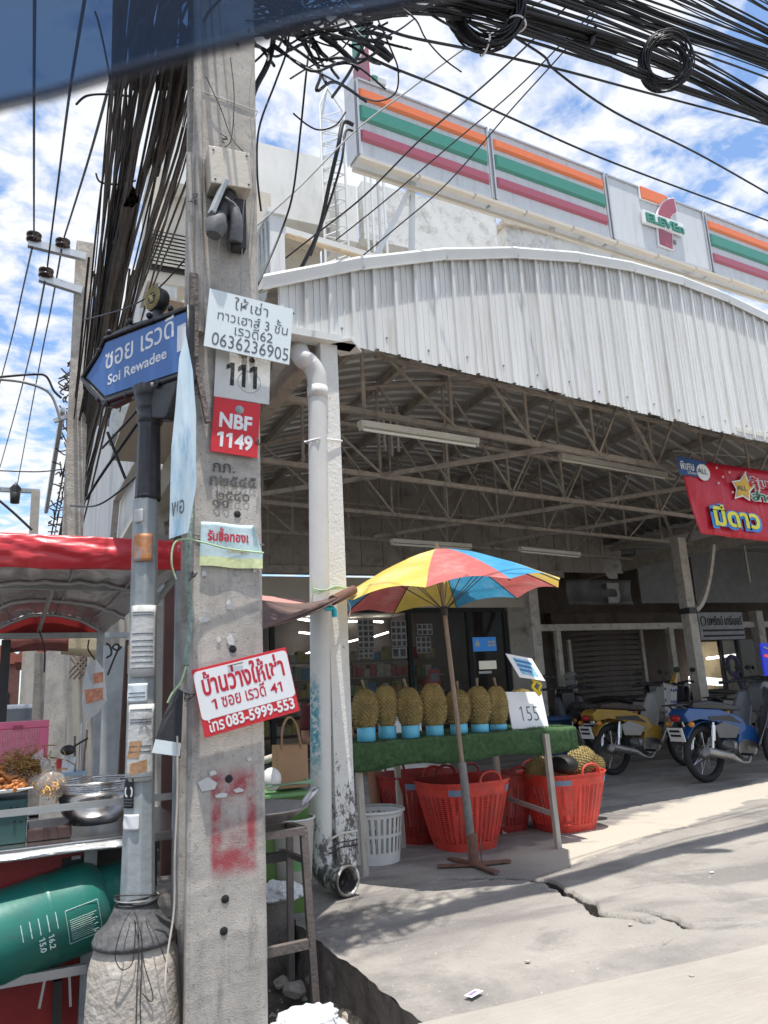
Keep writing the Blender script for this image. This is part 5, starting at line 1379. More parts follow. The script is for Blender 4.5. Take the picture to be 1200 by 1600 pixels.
# ---- umbrella
ub = at(740, 1346, Z=.03); utop = at(683, 858, Y=4.50)
um = thing('beach_umbrella', 'big beach umbrella with yellow, red and blue panels shading the durian stall', 'umbrella', (ub.x, ub.y, 0))
axd = (utop-ub).normalized()
mb = MB(); Pm = ub+(utop-ub)*.30; mb.tube([ub+V(0,0,.0), Pm], .026, 12); part('lower_pole', mb, pm('grey_pipe', (.20,.19,.18), .6, var=.2, dirt=(.1,.06,.05), damt=.6, dscale=20), um)
mb = MB(); mb.tube([Pm-axd*.03, utop], .0155, 10); part('upper_pole', mb, m_wood, um)
mb = MB(); mb.tube([utop-axd*.02, utop+axd*.05], [.02,.008], 10); part('finial', mb, m_stem, um)
for k, (x, y) in enumerate(((683,1353),(776,1363),(797,1345),(703,1341))):
    e = at(x, y, Z=.012); mb = MB(); mb.bar(V(ub.x,ub.y,.014+.002*k), e, .045, .012, up=V(0,0,1)); part('foot_bar', mb, m_rust, um)
for s_ in (-1,1):
    mb = MB(); mb.tube([ub+V(s_*.045,-.02,0), ub+V(s_*.045,-.02,.14)], .004, 6); part('stay_rod', mb, m_rust, um)
mb = MB(); mb.lathe([(.034,0),(.034,.18),(.028,.19)], (ub.x,ub.y,.01), 12); part('socket', mb, m_rust, um)
NP = 10; UR = .80; UH = .34
lax = V(-.06,.02,1).normalized(); ua = (V(1,0,0)-lax*lax.x).normalized()
va = lax.cross(ua)
rot0 = RAD(252-18)
ucol = [pm('umb_yellow', (.80,.58,.13), .6, var=.12, dirt=(.76,.68,.42), damt=.7), pm('umb_red', (.64,.16,.15), .6, var=.14, dirt=(.66,.36,.33), damt=.75, dscale=4), pm('umb_blue', (.07,.36,.62), .6, var=.12, dirt=(.32,.58,.68), damt=.7)]
for m_ in ucol:
    b = m_.node_tree.nodes['Principled BSDF']; t = m_.node_tree; tr_ = N(t,'ShaderNodeBsdfTranslucent'); mxs = N(t,'ShaderNodeMixShader'); mxs.inputs[0].default_value = .3
    t.links.new(b.inputs['Base Color'].links[0].from_socket, tr_.inputs[0]); o_n = [n_ for n_ in t.nodes if n_.type == 'OUTPUT_MATERIAL'][0]
    t.links.new(b.outputs[0], mxs.inputs[1]); t.links.new(tr_.outputs[0], mxs.inputs[2]); t.links.new(mxs.outputs[0], o_n.inputs[0])
Uc = utop+axd*.0
def upt(a, r):
    # r 0..1; between the ribs the cloth dips inward
    fr_ = ((a-rot0) % (2*math.pi/NP))/(2*math.pi/NP); dip = math.sin(math.pi*fr_)
    rr = UR*r*(1-.045*dip*r); h = -UH*(r**1.45)+.05*dip*r*r*(1)-.02*dip*r
    flare = .05*dip*max(0, r-.85)
    return Uc+(ua*math.cos(a)+va*math.sin(a))*rr+lax*(h+flare+.006*noise.noise(V(a*3,r*5,1)))
order = [1,2,0,1,2,0,2,0]     # clockwise start chosen below
# angle -90 deg (towards camera) should be red
for k in range(NP):
    a0 = rot0+2*math.pi*k/NP; a1 = a0+2*math.pi/NP; am = (a0+a1)/2; mid = (ua*math.cos(am)+va*math.sin(am))
    deg = (math.degrees(am)+360) % 360
    mb = MB(); mb.grid(lambda u, v: upt(a0+(a1-a0)*(.0+u), .02+.98*v), 10, 10)
    idx = int(round(((deg-252+180) % 360-180)/36.0))        # 0 = facing the camera
    part('canopy_panel', mb, ucol[{0:1,-1:0,-2:0,1:2,2:0,3:1,4:2,5:0,-5:0,-3:2,-4:1}[idx]], um)
    mb = MB(); mb.tube([upt(a0, r/8)-lax*.008 for r in range(9)], .0035, 5); part('rib', mb, m_dark, um)
    mb = MB(); mb.tube([upt(a0,.5)-lax*.01, Uc-axd*.42], .003, 5); part('stretcher', mb, m_dark, um)
mb = MB(); mb.tube([Uc-axd*.39, Uc-axd*.45], .022, 10); part('runner', mb, m_dark, um)

m_dbsk = pm('shaded_red_plastic', (.30,.025,.02), .5, var=.2, scale=7, dirt=(.10,.03,.03), damt=.6, dscale=4)  # darker copy of the basket red, shade on the rear pair put into colour
# ---- woven red baskets
def basket(cx, cy, rt, rb, h_, label, lean=0, z0=0, band=True, m_=m_redbsk, group='red baskets under the durian table', dur=None):
    t_ = thing('red_basket', label, 'basket', (cx, cy, z0), group); SU = 2.8
    def R(z): return rb+(rt-rb)*(z/h_)**.9
    def P(a, z, e=0):
        ca, sa = math.cos(a), math.sin(a); q = (abs(ca)**SU+abs(sa)**SU)**(-1/SU); r_ = (R(z)+e)*q; return V(cx+r_*ca, cy+r_*sa, z0+z)
    def band_(za, zb2, th, nm, m2=m_):
        mb = MB(); n_ = 56; vs = []
        for z, e in ((za,0),(za,th),(zb2,th),(zb2,0)): vs += [P(2*math.pi*k/n_, z, e) for k in range(n_)]
        mb.add(vs, [(j*n_+k, j*n_+(k+1) % n_, ((j+1) % 4)*n_+(k+1) % n_, ((j+1) % 4)*n_+k) for j in range(4) for k in range(n_)]); return part(nm, mb, m2, t_)
    band_(0, h_*.13, .006, 'foot_band'); band_(h_*.80, h_*.93, .007, 'rim_band'); band_(h_*.97, h_, .010, 'rim')
    band_(h_*.93, h_*.97, .003, 'rim_groove')
    mb = MB(); na = 44
    for k in range(na):
        a = 2*math.pi*k/na; w2 = .28*2*math.pi/na/2 if k % 4 else .62*2*math.pi/na/2
        pts = [h_*(.12+.69*j/5) for j in range(6)]; vs = []
        for z in pts: vs += [P(a-w2, z, .001), P(a+w2, z, .001), P(a+w2, z, .006), P(a-w2, z, .006)]
        mb.add(vs, [(4*j+i, 4*j+(i+1) % 4, 4*j+4+(i+1) % 4, 4*j+4+i) for j in range(5) for i in range(4)])
    part('stave', mb, m_, t_, kind='stuff')
    mb = MB(); nh = 22
    for j in range(nh):
        z = h_*(.14+.66*(j+.5)/nh); n_ = 44; vs = []; hh_ = h_*.66/nh*.27
        for z2, e in ((z-hh_,.002),(z-hh_,.0055),(z+hh_,.0055),(z+hh_,.002)): vs += [P(2*math.pi*k/n_, z2, e+(.0015 if k % 2 else -.0015)) for k in range(n_)]
        mb.add(vs, [(q*n_+k, q*n_+(k+1) % n_, ((q+1) % 4)*n_+(k+1) % n_, ((q+1) % 4)*n_+k) for q in range(4) for k in range(n_)])
    part('weave_hoop', mb, m_, t_, kind='stuff')
    mb = MB(); mb.lathe([(0,.01),(rb*.98,.01)], (cx,cy,z0), 24, sup=SU); part('bottom', mb, m_, t_)
    for a in (RAD(-80), RAD(100)):
        c_ = P(a, h_, .003); tn = (P(a+.1, h_)-P(a-.1, h_)).normalized()
        mb = MB(); mb.tube([c_+tn*(.085*math.cos(q*math.pi/12))+V(0,0,.075*math.sin(q*math.pi/12)**.7-.01) for q in range(13)], .009, 8); part('handle', mb, m_, t_)
    if band:
        for a0, a1 in ((-.95,-.55),(-.45,-.1),(-2.35,-1.95),(.1,.6)):
            mb = MB(); mb.grid(lambda u, v: P(a0+(a1-a0)*u, h_*(.82+.09*v), .0085), 5, 2); part('blue_patch', mb, pm('faded_blue_paint', (.17,.23,.33), .6, var=.2), t_)
    return t_
def bk(xc, yt, yb, wt, wb, Y, **k):
    a = at(xc, yb, Y=Y); s_ = (a-CAM).length/1200; h_ = (at(xc,yt,Y=Y).z-0); return (a.x, Y, wt/2*s_*.93, wb/2*s_*.93, h_)
B1 = bk(727,1215,1326,136,84,5.06); basket(B1[0], B1[1], B1[2], B1[3], B1[4], 'red woven basket right behind the umbrella pole, nearest under the table')
B2 = bk(884,1203,1303,122,80,5.18); basket(B2[0], B2[1], B2[2], B2[3], B2[4], 'red woven basket at the right, heaped with durians', band=True)
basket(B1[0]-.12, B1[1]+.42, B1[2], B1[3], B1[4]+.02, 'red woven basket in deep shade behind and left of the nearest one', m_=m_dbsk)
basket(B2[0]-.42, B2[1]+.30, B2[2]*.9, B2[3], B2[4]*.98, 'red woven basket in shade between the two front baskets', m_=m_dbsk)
for k, (x, y, Y, rx, rz, ln) in enumerate(((906,1190,5.15,.10,.13,1.1),(868,1205,5.25,.10,.12,1.4),(925,1200,5.3,.09,.11,.7),(845,1203,5.15,.09,.12,1.5))):
    p = at(x, y, Y=Y); durian(p.x, Y, p.z, rx, rz, 50+k, ln, False, ['durian on top of the right basket, poking out past the table corner','durian lying in the right basket behind the table leg','durian at the far rim of the right basket','durian at the left side of the right basket'][k], group='loose durians')

# ---- white laundry basket
WB = bk(588,1262,1343,88,70,5.02)
wb_ = thing('laundry_basket', 'round white plastic basket with upright slots beside the table leg', 'basket', (WB[0], 5.02, 0))
cx, cy, rt, rb, h_ = WB; ns_ = 30
def WR(z): return rb+(rt-rb)*z/h_
def wseg(a0, a1, z0, z1, mb):
    n_ = max(1, int((a1-a0)/.12)); vs = []
    for k in range(n_+1):
        a = a0+(a1-a0)*k/n_
        for z, e in ((z0,0),(z0,.005),(z1,.005),(z1,0)): r_ = WR(z)+e; vs.append(V(cx+r_*math.cos(a), cy+r_*math.sin(a), z))
    mb.add(vs, [(4*k+i, 4*k+(i+1) % 4, 4*k+4+(i+1) % 4, 4*k+4+i) for k in range(n_) for i in range(4)])
for z0, z1 in ((0,.22*h_),(.50*h_,.56*h_),(.86*h_,.95*h_)): mb = MB(); wseg(0, 2*math.pi, z0, z1, mb); part('solid_band', mb, m_wbsk, wb_)
mb = MB(); mb.lathe([(WR(h_)-.004,h_*.95),(WR(h_)+.016,h_*.94),(WR(h_)+.018,h_*.97),(WR(h_)+.006,h_),(WR(h_)-.004,h_*.98)], (cx,cy,0), 40); part('rim', mb, m_wbsk, wb_)
for k in range(ns_):
    a = 2*math.pi*k/ns_; mb = MB(); wseg(a, a+.105, .56*h_, .86*h_, mb); wseg(a, a+.105, .22*h_, .50*h_, mb); part('slat', mb, m_wbsk, wb_)
mb = MB(); mb.lathe([(0,.006),(rb,.006)], (cx,cy,0), 24); part('bottom', mb, m_wbsk, wb_)

# ---- white plastic chair behind
pcz = at(635,1290,Z=0); ch = thing('plastic_chair', 'white plastic armchair half hidden behind the turf table', 'chair', (pcz.x+.1, pcz.y+.1, 0))
c0 = V(pcz.x+.22, pcz.y+.22, 0)
for sx_, sy_ in ((-1,-1),(1,-1),(-1,1),(1,1)):
    mb = MB(); mb.bar(c0+V(sx_*.24,sy_*.22,0), c0+V(sx_*.20,sy_*.19,.42), .065, .03); part('leg', mb, m_wbsk, ch)
    if sy_ < 0: mb = MB(); mb.tube(smooth_pts([c0+V(sx_*.21,-.20,.42), c0+V(sx_*.24,-.22,.58), c0+V(sx_*.25,-.12,.64), c0+V(sx_*.25,.15,.64), c0+V(sx_*.22,.2,.6)]), .018, 8); part('arm', mb, m_wbsk, ch)
mb = MB(); mb.box(c0+V(0,0,.42), (.44,.42,.03)); part('seat', mb, m_wbsk, ch, bevel=.012)
mb = MB(); mb.grid(lambda u, v: c0+V((u-.5)*.42, .2+.07*v-.05*math.sin(u*math.pi)*-1, .44+.42*v), 8, 6); part('backrest', mb, m_wbsk, ch, solid=.02)

# ---- person sitting behind the corner post (only a bare shin and a dark shoe clear the post)
pn = thing('person', 'person in dark clothes sitting low behind the white post, bare shin and shoe showing', 'person', at(600,1262,Z=.0))
def skinned(name, verts, edges, radii, mat, parent, sub=2):
    me = bpy.data.meshes.new(name); off = wloc(parent); me.from_pydata([tuple(Vector(v_)-off) for v_ in verts], edges, [])
    o = bpy.data.objects.new(name, me); COL.objects.link(o); o.parent = parent
    m = o.modifiers.new('skin', 'SKIN'); sv_ = me.skin_vertices[0].data if me.skin_vertices else None
    if sv_ is None:
        bm_ = bmesh.new(); bm_.from_mesh(me); bm_.verts.layers.skin.verify(); bm_.to_mesh(me); bm_.free(); sv_ = me.skin_vertices[0].data
    for i, r_ in enumerate(radii): sv_[i].radius = (r_, r_) if not isinstance(r_, tuple) else r_; sv_[i].use_root = (i == 0)
    m2 = o.modifiers.new('sub', 'SUBSURF'); m2.levels = sub; m2.render_levels = sub
    me.materials.append(mat); me.polygons.foreach_set('use_smooth', [True]*len(me.polygons))
    return o
ank = at(596,1238,Y=5.75); kn = at(568,1185,Y=5.62); hip = V(kn.x-.15, 5.95, kn.z-.02); toe = at(621,1258,Y=5.62)
kn2 = hip+V(.22,-.32,.10); an2 = V(kn2.x+.02, kn2.y-.02, .08)
sh_ = hip+V(-.02,.02,.42); hd = sh_+V(.01,-.03,.24)
vv = [hip, hip+V(0,0,.18), sh_, sh_+V(0,-.01,.10), hd, hd+V(0,0,.08), kn, ank, kn2, an2, sh_+V(.15,0,-.03), sh_+V(.19,-.05,-.25), sh_+V(.08,-.22,-.30), sh_+V(-.15,0,-.03), sh_+V(-.19,-.05,-.25), sh_+V(-.06,-.22,-.30)]
ee = [(0,1),(1,2),(2,3),(3,4),(4,5),(0,6),(6,7),(0,8),(8,9),(2,10),(10,11),(11,12),(2,13),(13,14),(14,15)]
body = skinned('body', vv, ee, [.12,.115,.10,.045,.075,.06,.058,.033,.06,.035,.045,.038,.026,.045,.038,.026], m_skin, pn)
q_ = skinned('shirt', [hip+V(0,0,.02), hip+V(0,0,.2), sh_+V(0,0,.02), sh_+V(.15,0,-.02), sh_+V(.19,-.05,-.2), sh_+V(-.15,0,-.02), sh_+V(-.19,-.05,-.2)], [(0,1),(1,2),(2,3),(3,4),(2,5),(5,6)], [.13,.125,.108,.056,.05,.056,.05], pm('dark_red_shirt', (.09,.02,.02), .9), pn)
q_ = skinned('shorts', [hip, hip+(kn-hip)*.7, hip+(kn2-hip)*.8], [(0,1),(0,2)], [.132,.085,.085], pm('dark_shorts', (.03,.03,.035), .9), pn)
mb = MB(); mb.ball(hd+V(0,.02,.05), .088, .095, .095, 14, 10); part('hair', mb, m_blk, pn)
mb = MB(); d_ = (toe-ank); mb.tube([ank+V(-.02,.01,-.03), ank+d_*.35+V(0,0,-.02), ank+d_*.8, toe], [.045,.048,.042,.022], 12); part('shoe', mb, m_dark, pn)
mb = MB(); mb.tube([an2+V(0,.05,-.04), an2+V(.01,-.06,-.05), an2+V(.02,-.15,-.055)], [.045,.046,.025], 12); part('shoe', mb, m_dark, pn)
st_ = thing('low_stool', 'low dark stool under the seated person behind the white post', 'stool', (hip.x, hip.y, 0))
mb = MB(); mb.lathe([(.0,hip.z-.11),(.15,hip.z-.11),(.15,hip.z-.14),(0,hip.z-.14)], (hip.x,hip.y,0), 20); part('seat', mb, m_dark, st_)
for k in range(4): mb = MB(); a = RAD(45+90*k); mb.bar(V(hip.x+.16*math.cos(a),hip.y+.16*math.sin(a),0), V(hip.x+.11*math.cos(a),hip.y+.11*math.sin(a),hip.z-.13), .03); part('leg', mb, m_dark, st_)

# ================================================================== BROWN AWNING with pipe tip and cyan elbow
aw = thing('brown_awning', 'sagging brown cloth awning on a pipe, reaching past the drain pipe', 'awning', at(540,930,Y=4.2))
A0, A1, A2, A3 = at(405,938,Y=3.7), at(546,927,Y=4.25), at(470,945,Y=4.9), at(395,985,Y=3.25)
m_aw = pm('brown_awning_cloth', (.12,.075,.065), .8, var=.2, dirt=(.2,.13,.11), damt=.5)
mb = MB(); mb.grid(lambda u, v: (A3*(1-u)+A1*u)*(1-v)+(A0*(1-u)+A2*u*1.0)*v+V(0,0,-.03*math.sin(u*math.pi)*(1-v)), 14, 8); part('cloth', mb, m_aw, aw, solid=.006)
mb = MB(); mb.tube([at(395,985,Y=3.25), at(470,958,Y=3.7), at(527,935,Y=4.17)], .012, 6); part('hem', mb, m_aw, aw)
mb = MB(); mb.tube([at(520,938,Y=4.15), at(552,922,Y=4.3)], .03, 12); part('pipe_tip', mb, m_rust, aw)
mb = MB(); p = at(552.5,921.7,Y=4.28); mb.lathe([(0,0),(.018,0)], p, 12, (X_, Z_, NF)); part('pipe_mouth', mb, m_blk, aw)
mb = MB(); mb.tube([at(508,951,Y=4.22), at(519,950,Y=4.22), at(522,953,Y=4.22), at(523,964,Y=4.22)], .016, 10); part('blue_elbow', mb, pm('cyan_pvc', (.02,.45,.55), .4), aw)
mb = MB(); mb.tube(smooth_pts([at(541,935,Y=4.3), at(547,948,Y=4.3), at(545,965,Y=4.3), at(543,972,Y=4.3)]), .004, 5); part('string', mb, m_fix, aw)
pk = thing('pink_awning', 'faded pink canvas edge showing between concrete pole and drain pipe', 'awning', at(440,945,Y=4.6))
mb = MB(); mb.add([at(400,930,Y=4.6), at(405,952,Y=4.5), at(475,945,Y=4.6), at(478,938,Y=5)], [(0,1,2,3)]); part('cloth', mb, pm('pink_canvas', (.52,.27,.24), .8), pk, solid=.005)
# ================================================================== COOKING CORNER behind the concrete pole
SY = 3.55
ws = thing('iron_stand', 'rough welded iron stand with a wok on it, in the gutter beside the concrete pole', 'stand', (1.0, SY, -.25))
f1 = at(494,1562,Y=3.35); t1 = at(474,1298,Y=3.35); f1.z = min(f1.z, -.2)
m_ang = pm('welded_iron', (.13,.11,.10), .6, var=.3, bump=.3, dirt=(.2,.13,.10), damt=.5, dscale=20)
mb = MB(); mb.bar(f1, t1, .030); part('leg', mb, m_ang, ws)
t2 = at(452,1290,Y=3.72); f2 = at(455,1530,Y=3.72); mb = MB(); mb.bar(f2, t2, .028); part('leg', mb, m_ang, ws)
t3 = V(t1.x-.42, 3.35, t1.z); mb = MB(); mb.bar(t3+V(-.03,0,-.9), t3, .03); part('leg', mb, m_ang, ws)
t4 = V(t2.x-.42, 3.75, t2.z); mb = MB(); mb.bar(t4+V(0,0,-.85), t4, .03); part('leg', mb, m_ang, ws)
for a, b in ((t1,t2),(t1,t3),(t3,t4),(t2,t4)): mb = MB(); mb.bar(a+V(0,0,-.0), b+V(0,0,-.0), .034, .03); part('top_bar', mb, m_ang, ws)
l1 = at(483,1474,Y=3.35); mb = MB(); mb.bar(l1, V(l1.x-.45,3.35,l1.z-.01), .03, .035); part('lower_bar', mb, m_ang, ws)
l1 = at(478,1345,Y=3.36); mb = MB(); mb.bar(l1, at(440,1330,Y=3.72), .022); part('lower_bar', mb, m_ang, ws)
mb = MB(); c_ = at(425,1340,Y=3.5); mb.bar(c_+V(-.2,0,0), c_+V(.06,0,0), .05, .035); mb.m = 0; part('burner_arm', mb, m_dark, ws)
wc = at(400,1292,Y=3.56)
wk = thing('wok', 'large grey steel wok with loop handle resting on the iron stand', 'wok', wc)
zr = at(478,1253,Y=3.56).z; rw_ = at(478,1250,Y=3.56).x-wc.x
mb = MB(); mb.lathe([(0,wc.z),(rw_*.35,wc.z+.012),(rw_*.7,wc.z+(zr-wc.z)*.45),(rw_,zr),(rw_+.006,zr+.002),(rw_,zr-.006),(rw_*.68,wc.z+(zr-wc.z)*.40-.004)], (wc.x,3.56,0), 40); part('bowl', mb, pm('worn_wok_steel', (.36,.34,.33), .35, metal=.7, var=.25, dirt=(.13,.11,.10), damt=.6), wk)
p = V(wc.x+rw_*.98, 3.5, zr); mb = MB(); mb.tube(smooth_pts([p+V(-.04,-.03,.0), p+V(.005,-.045,.045), p+V(.045,.0,.06), p+V(.035,.06,.05), p+V(-.01,.06,.0)]), .008, 7); part('loop_handle', mb, m_alu, wk)
m_gtub = pm('green_plastic', (.12,.27,.10), .45, var=.1)
gt = thing('green_tray', 'green plastic tray under the paper bag behind the pole', 'tray', at(450,1232,Y=4.2))
a = at(412,1229,Y=4.05); b = at(488,1242,Y=4.05)
mb = MB(); mb.bb(a.x-.1, b.x, 4.05, 4.5, b.z, b.z+.02); mb.m = 0; part('tray_base', mb, m_gtub, gt, bevel=.005)
mb = MB(); mb.tube([V(a.x-.1,4.05,a.z), V(b.x,4.05,a.z), V(b.x,4.5,a.z), V(a.x-.1,4.5,a.z)], .011, 6, closed=True); part('tray_rim', mb, pm('pale_green_plastic', (.22,.36,.22), .45), gt)
a = at(416,1245,Y=4.15); b = at(484,1272,Y=4.15)
mb = MB(); mb.bb(a.x-.1, b.x, 4.15, 4.6, -.2, a.z-.004); solo('green_cupboard', mb, pm('lime_plastic', (.09,.17,.035), .5, var=.15), 'lime green plastic cabinet under the green tray, in shade', 'cabinet', (a.x, 4.3, 0), bevel=.01)
a = at(433,1166,Y=4.15); b = at(482,1229,Y=4.15)
pbg = thing('paper_bag', 'brown paper carrier bag with twisted handles standing on the green tray', 'bag', V((a.x+b.x)/2, 4.2, b.z))
mb = MB(); z0, z1 = b.z+.004, a.z; w2 = (b.x-a.x)/2; xm = (a.x+b.x)/2
vs = [V(xm-w2*.96,4.13,z0), V(xm+w2*.92,4.13,z0), V(xm+w2*.92,4.27,z0), V(xm-w2*.96,4.27,z0), V(xm-w2,4.15,z1), V(xm+w2,4.15,z1-.003), V(xm+w2,4.25,z1), V(xm-w2,4.25,z1+.003)]
mb.add(vs, [(0,1,5,4),(2,3,7,6),(1,2,6,5),(3,0,4,7),(3,2,1,0)]); part('bag_body', mb, pm('kraft_paper', (.34,.20,.11), .85, var=.1, bump=.3), pbg)
for y_, dx in ((4.145,-.01),(4.255,.02)):
    mb = MB(); mb.tube(smooth_pts([V(xm-.05+dx,y_,z1-.02), V(xm-.045+dx,y_,z1+.08), V(xm-.02+dx,y_,z1+.135), V(xm+.01+dx,y_,z1+.14), V(xm+.04+dx,y_,z1+.09), V(xm+.06+dx,y_,z1-.02)]), .0042, 6); part('bag_handle', mb, pm('kraft_paper', (.34,.20,.11), .85), pbg)
p = at(424,1218,Y=4.1); mb = MB(); mb.ball(p, .055, .05, .06, 12, 8); solo('plastic_bag', mb, m_wbsk, 'small knotted white plastic bag left of the brown paper bag', 'bag', p)
p = at(430,1182,Y=4.6); mb = MB(); mb.tube([at(400,1192,Y=4.5), at(436,1180,Y=4.5)], .02, 10); solo('wooden_handle', mb, m_wood2, 'pale wooden tool handle sticking out left of the brown paper bag', 'handle', p)
a = at(452,1286,Y=4.05); b = at(486,1380,Y=4.05)
bk_ = thing('white_bucket', 'white plastic bucket with green print between iron stand and drain pipe', 'bucket', V((a.x+b.x)/2, 4.15, b.z))
mb = MB(); mb.lathe([(0,b.z),(.095,b.z),(.115,a.z),(.122,a.z),(.122,a.z+.008),(.112,a.z+.008)], ((a.x+b.x)/2, 4.17, 0), 28); part('pail', mb, m_wbsk, bk_)
mb = MB(); mb.lathe([(0,a.z-.01),(.113,a.z-.01)], ((a.x+b.x)/2, 4.17, 0), 28); part('contents', mb, pm('pale_blue_liquid', (.45,.58,.62), .3), bk_)
p = at(468,1355,Y=4.05); mb = MB(); mb.grid(lambda u, v: V((a.x+b.x)/2+.1075*math.sin((u-.5)*1.0), 4.17-.1075*math.cos((u-.5)*1.0), p.z+.07*v-.02), 6, 2); part('print', mb, m_gtub, bk_)
# crumpled white plastic bags
def crumple(c, rx, ry, rz, seed, lb, m_, rough_=.35):
    mb = MB(); n, m = 40, 26; o = Vector(c); vs = []
    for i in range(m+1):
        t_ = math.pi*i/m
        for k in range(n):
            a_ = 2*math.pi*k/n; d = V(math.sin(t_)*math.cos(a_), math.sin(t_)*math.sin(a_), math.cos(t_))
            q = 1+rough_*noise.noise(d*2.1+V(seed,0,0))+rough_*.6*abs(noise.noise(d*5+V(seed,4,0)))+.08*noise.noise(d*13)
            vs.append(o+V(d.x*rx*q, d.y*ry*q, max(-.6, d.z)*rz*q))
    mb.smooth = False
    mb.add(vs, [(i*n+k, (i+1)*n+k, (i+1)*n+(k+1) % n, i*n+(k+1) % n) for i in range(m) for k in range(n)])
    return solo('plastic_bag', mb, m_, lb, 'bag', o)
m_wbag = pm('white_polythene', (.62,.62,.62), .35, var=.06, bump=.6, bscale=18, sss=.1)
p = at(482,1597,Y=2.75); 
crumple(V(p.x, 2.75, p.z-.02), .115, .10, .055, 2, 'crumpled white plastic bag in the gutter at the bottom of the photo', m_wbag)
crumple(at(438,1394,Y=3.95), .10, .10, .045, 7, 'limp white plastic sheet lying on the ledge behind the iron stand', m_wbag)
# dark ledge behind stand
a = at(400,1402,Y=4.1); mb = MB(); mb.bb(.4, edge_x(4.3)-.01, 4.0, 4.9, -.3, a.z); solo('brick_ledge', mb, m_curb, 'dark crumbling masonry ledge behind the iron stand', 'ledge', (.9, 4.1, -.3))
# litter on the forecourt
p = at(740,1552,Z=.012); mb = MB(); mb.box(p, (.075,.035,.001), Matrix.Rotation(RAD(25),3,'Z')); mb.m = 1; mb.box(p+V(-.004,0,.0012), (.045,.014,.0008), Matrix.Rotation(RAD(25),3,'Z'))
solo('torn_ticket', mb, [m_lett, pm('violet_print', (.28,.2,.5), .6)], 'torn white and violet scrap of paper on the forecourt near the road', 'litter', p)
for k, (x, y) in enumerate(((1112,1363),(742,1547),(1000,1317),(857,1391),(1024,1341),(985,1445),(824,1502),(1080,1525))):
    rnd = random.Random(k); p = at(x, y, Z=.006); mb = MB(); mb.prism([(rnd.uniform(.4,1)*.018*math.cos(a_), rnd.uniform(.4,1)*.014*math.sin(a_)) for a_ in [i*math.pi/3.5 for i in range(7)]], p, V(1,0,0), V(0,1,0), V(0,0,.003))
    if k == 1: continue
    solo('leaf_scrap', mb, m_wood2 if k else m_lett, ['small white star shaped scrap on the open forecourt','','dark fleck on the bright strip behind the right table leg','brown leaf by the long crack','small fleck beside the bright strip at the right','pebble scrap inside the crack bend','tiny pale scrap near the front of the forecourt','pale fleck near the brushed road slab'][k], 'litter', p)

# ================================================================== SNACK CART (left)
CY = 3.22
ct = thing('snack_cart', 'street snack cart with red tarp roof, steel rails and plastic wrapped table', 'food cart', (-.2, CY, -.2))
def c2(x, y, Y=CY): return at(x, y, Y=Y)
LX = -.75
# red tarp valance
zt1 = c2(0,830).z; zt2 = c2(290,850).z; zb1 = c2(0,888).z; xr_ = c2(288,850).x
mb = MB()
def tarp(u, v):
    x = LX+(xr_-LX)*u; k = noise.noise(V(x*6, v*3, 0)); z = zb1+(zt1-zb1)*v-.01*v*u*2
    return V(x, CY-.02-.02*math.sin(v*math.pi)+.014*k+.008*noise.noise(V(x*17+v*9, v*8, 3)), z+.006*noise.noise(V(x*5,v,7))*(1-v))
mb.grid(tarp, 120, 14); part('tarp_valance', mb, m_tarp, ct, solid=.003)
YB = 4.62
pk = at(75,958,Y=YB); ra = at(162,990,Y=YB)
acx, ahw = pk.x, ra.x-pk.x; az0 = ra.z; az1 = pk.z
fz = c2(60,888).z
def roofp(u, v):
    # u across (-1..1), v 0 back .. 1 front; the arch flattens and widens towards the front
    h = az1+(fz+.05-az1)*v; e = az0+(c2(290,885).z+.0-az0)*v; hw = ahw+(xr_-acx-ahw)*v
    xx = acx+hw*u; prof = 1-abs(u)**2.4
    return V(xx, YB+(CY-YB)*v, e+(h-e)*prof+.012*noise.noise(V(u*6,v*7,1))+.008*noise.noise(V(u*17,v*3,4)))
mb = MB(); mb.grid(lambda u, v: roofp(u*2-1, v), 48, 30); part('plastic_roof_lining', mb, m_plas, ct)
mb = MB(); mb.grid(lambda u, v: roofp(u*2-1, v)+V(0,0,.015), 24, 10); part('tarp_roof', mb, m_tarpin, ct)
for v in (0, .33, .66):
    mb = MB(); mb.tube([roofp(-1+2*k/24, v)+V(0,0,-.012) for k in range(25)], .011, 6); part('roof_rib', mb, m_alu, ct)
for u in (-.6, .15, .72):
    mb = MB(); mb.tube([roofp(u, k/8)+V(0,0,-.006) for k in range(9)], .006, 5); part('roof_purlin', mb, m_alu, ct)
mb = MB(); a = at(0,909,Y=3.75); b = at(215,920,Y=3.75); mb.bar(V(LX,3.75,a.z), V(b.x+.12,3.75,b.z), .03, .035); part('cross_beam', mb, m_galv, ct)
mb = MB(); a = at(0,993,Y=YB); b = at(217,992,Y=YB); mb.bar(V(LX,YB,a.z), b, .03, .03); part('cross_beam', mb, m_galv, ct)
mb = MB(); n = 12; vs = [V(acx-ahw, YB+.02, az0)]+[V(acx+ahw*(2*k/n-1), YB+.02, az0+(az1-az0)*(1-abs(2*k/n-1)**2.4)) for k in range(1,n)]+[V(acx+ahw, YB+.02, az0)]; mb.add(vs, [tuple(range(len(vs)))[::-1]])
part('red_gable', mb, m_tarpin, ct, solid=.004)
mb = MB(); mb.tube([at(83,918,Y=3.8), at(61,985,Y=YB-.05)], .012, 6); part('strut', mb, m_alu, ct)
mb = MB(); mb.tube(smooth_pts([at(61,985,Y=YB-.1), at(66,1000,Y=YB-.1), at(70,1020,Y=YB-.1), at(69,1050,Y=YB-.1)]), .004, 5); part('hanging_cord', mb, m_dark, ct)
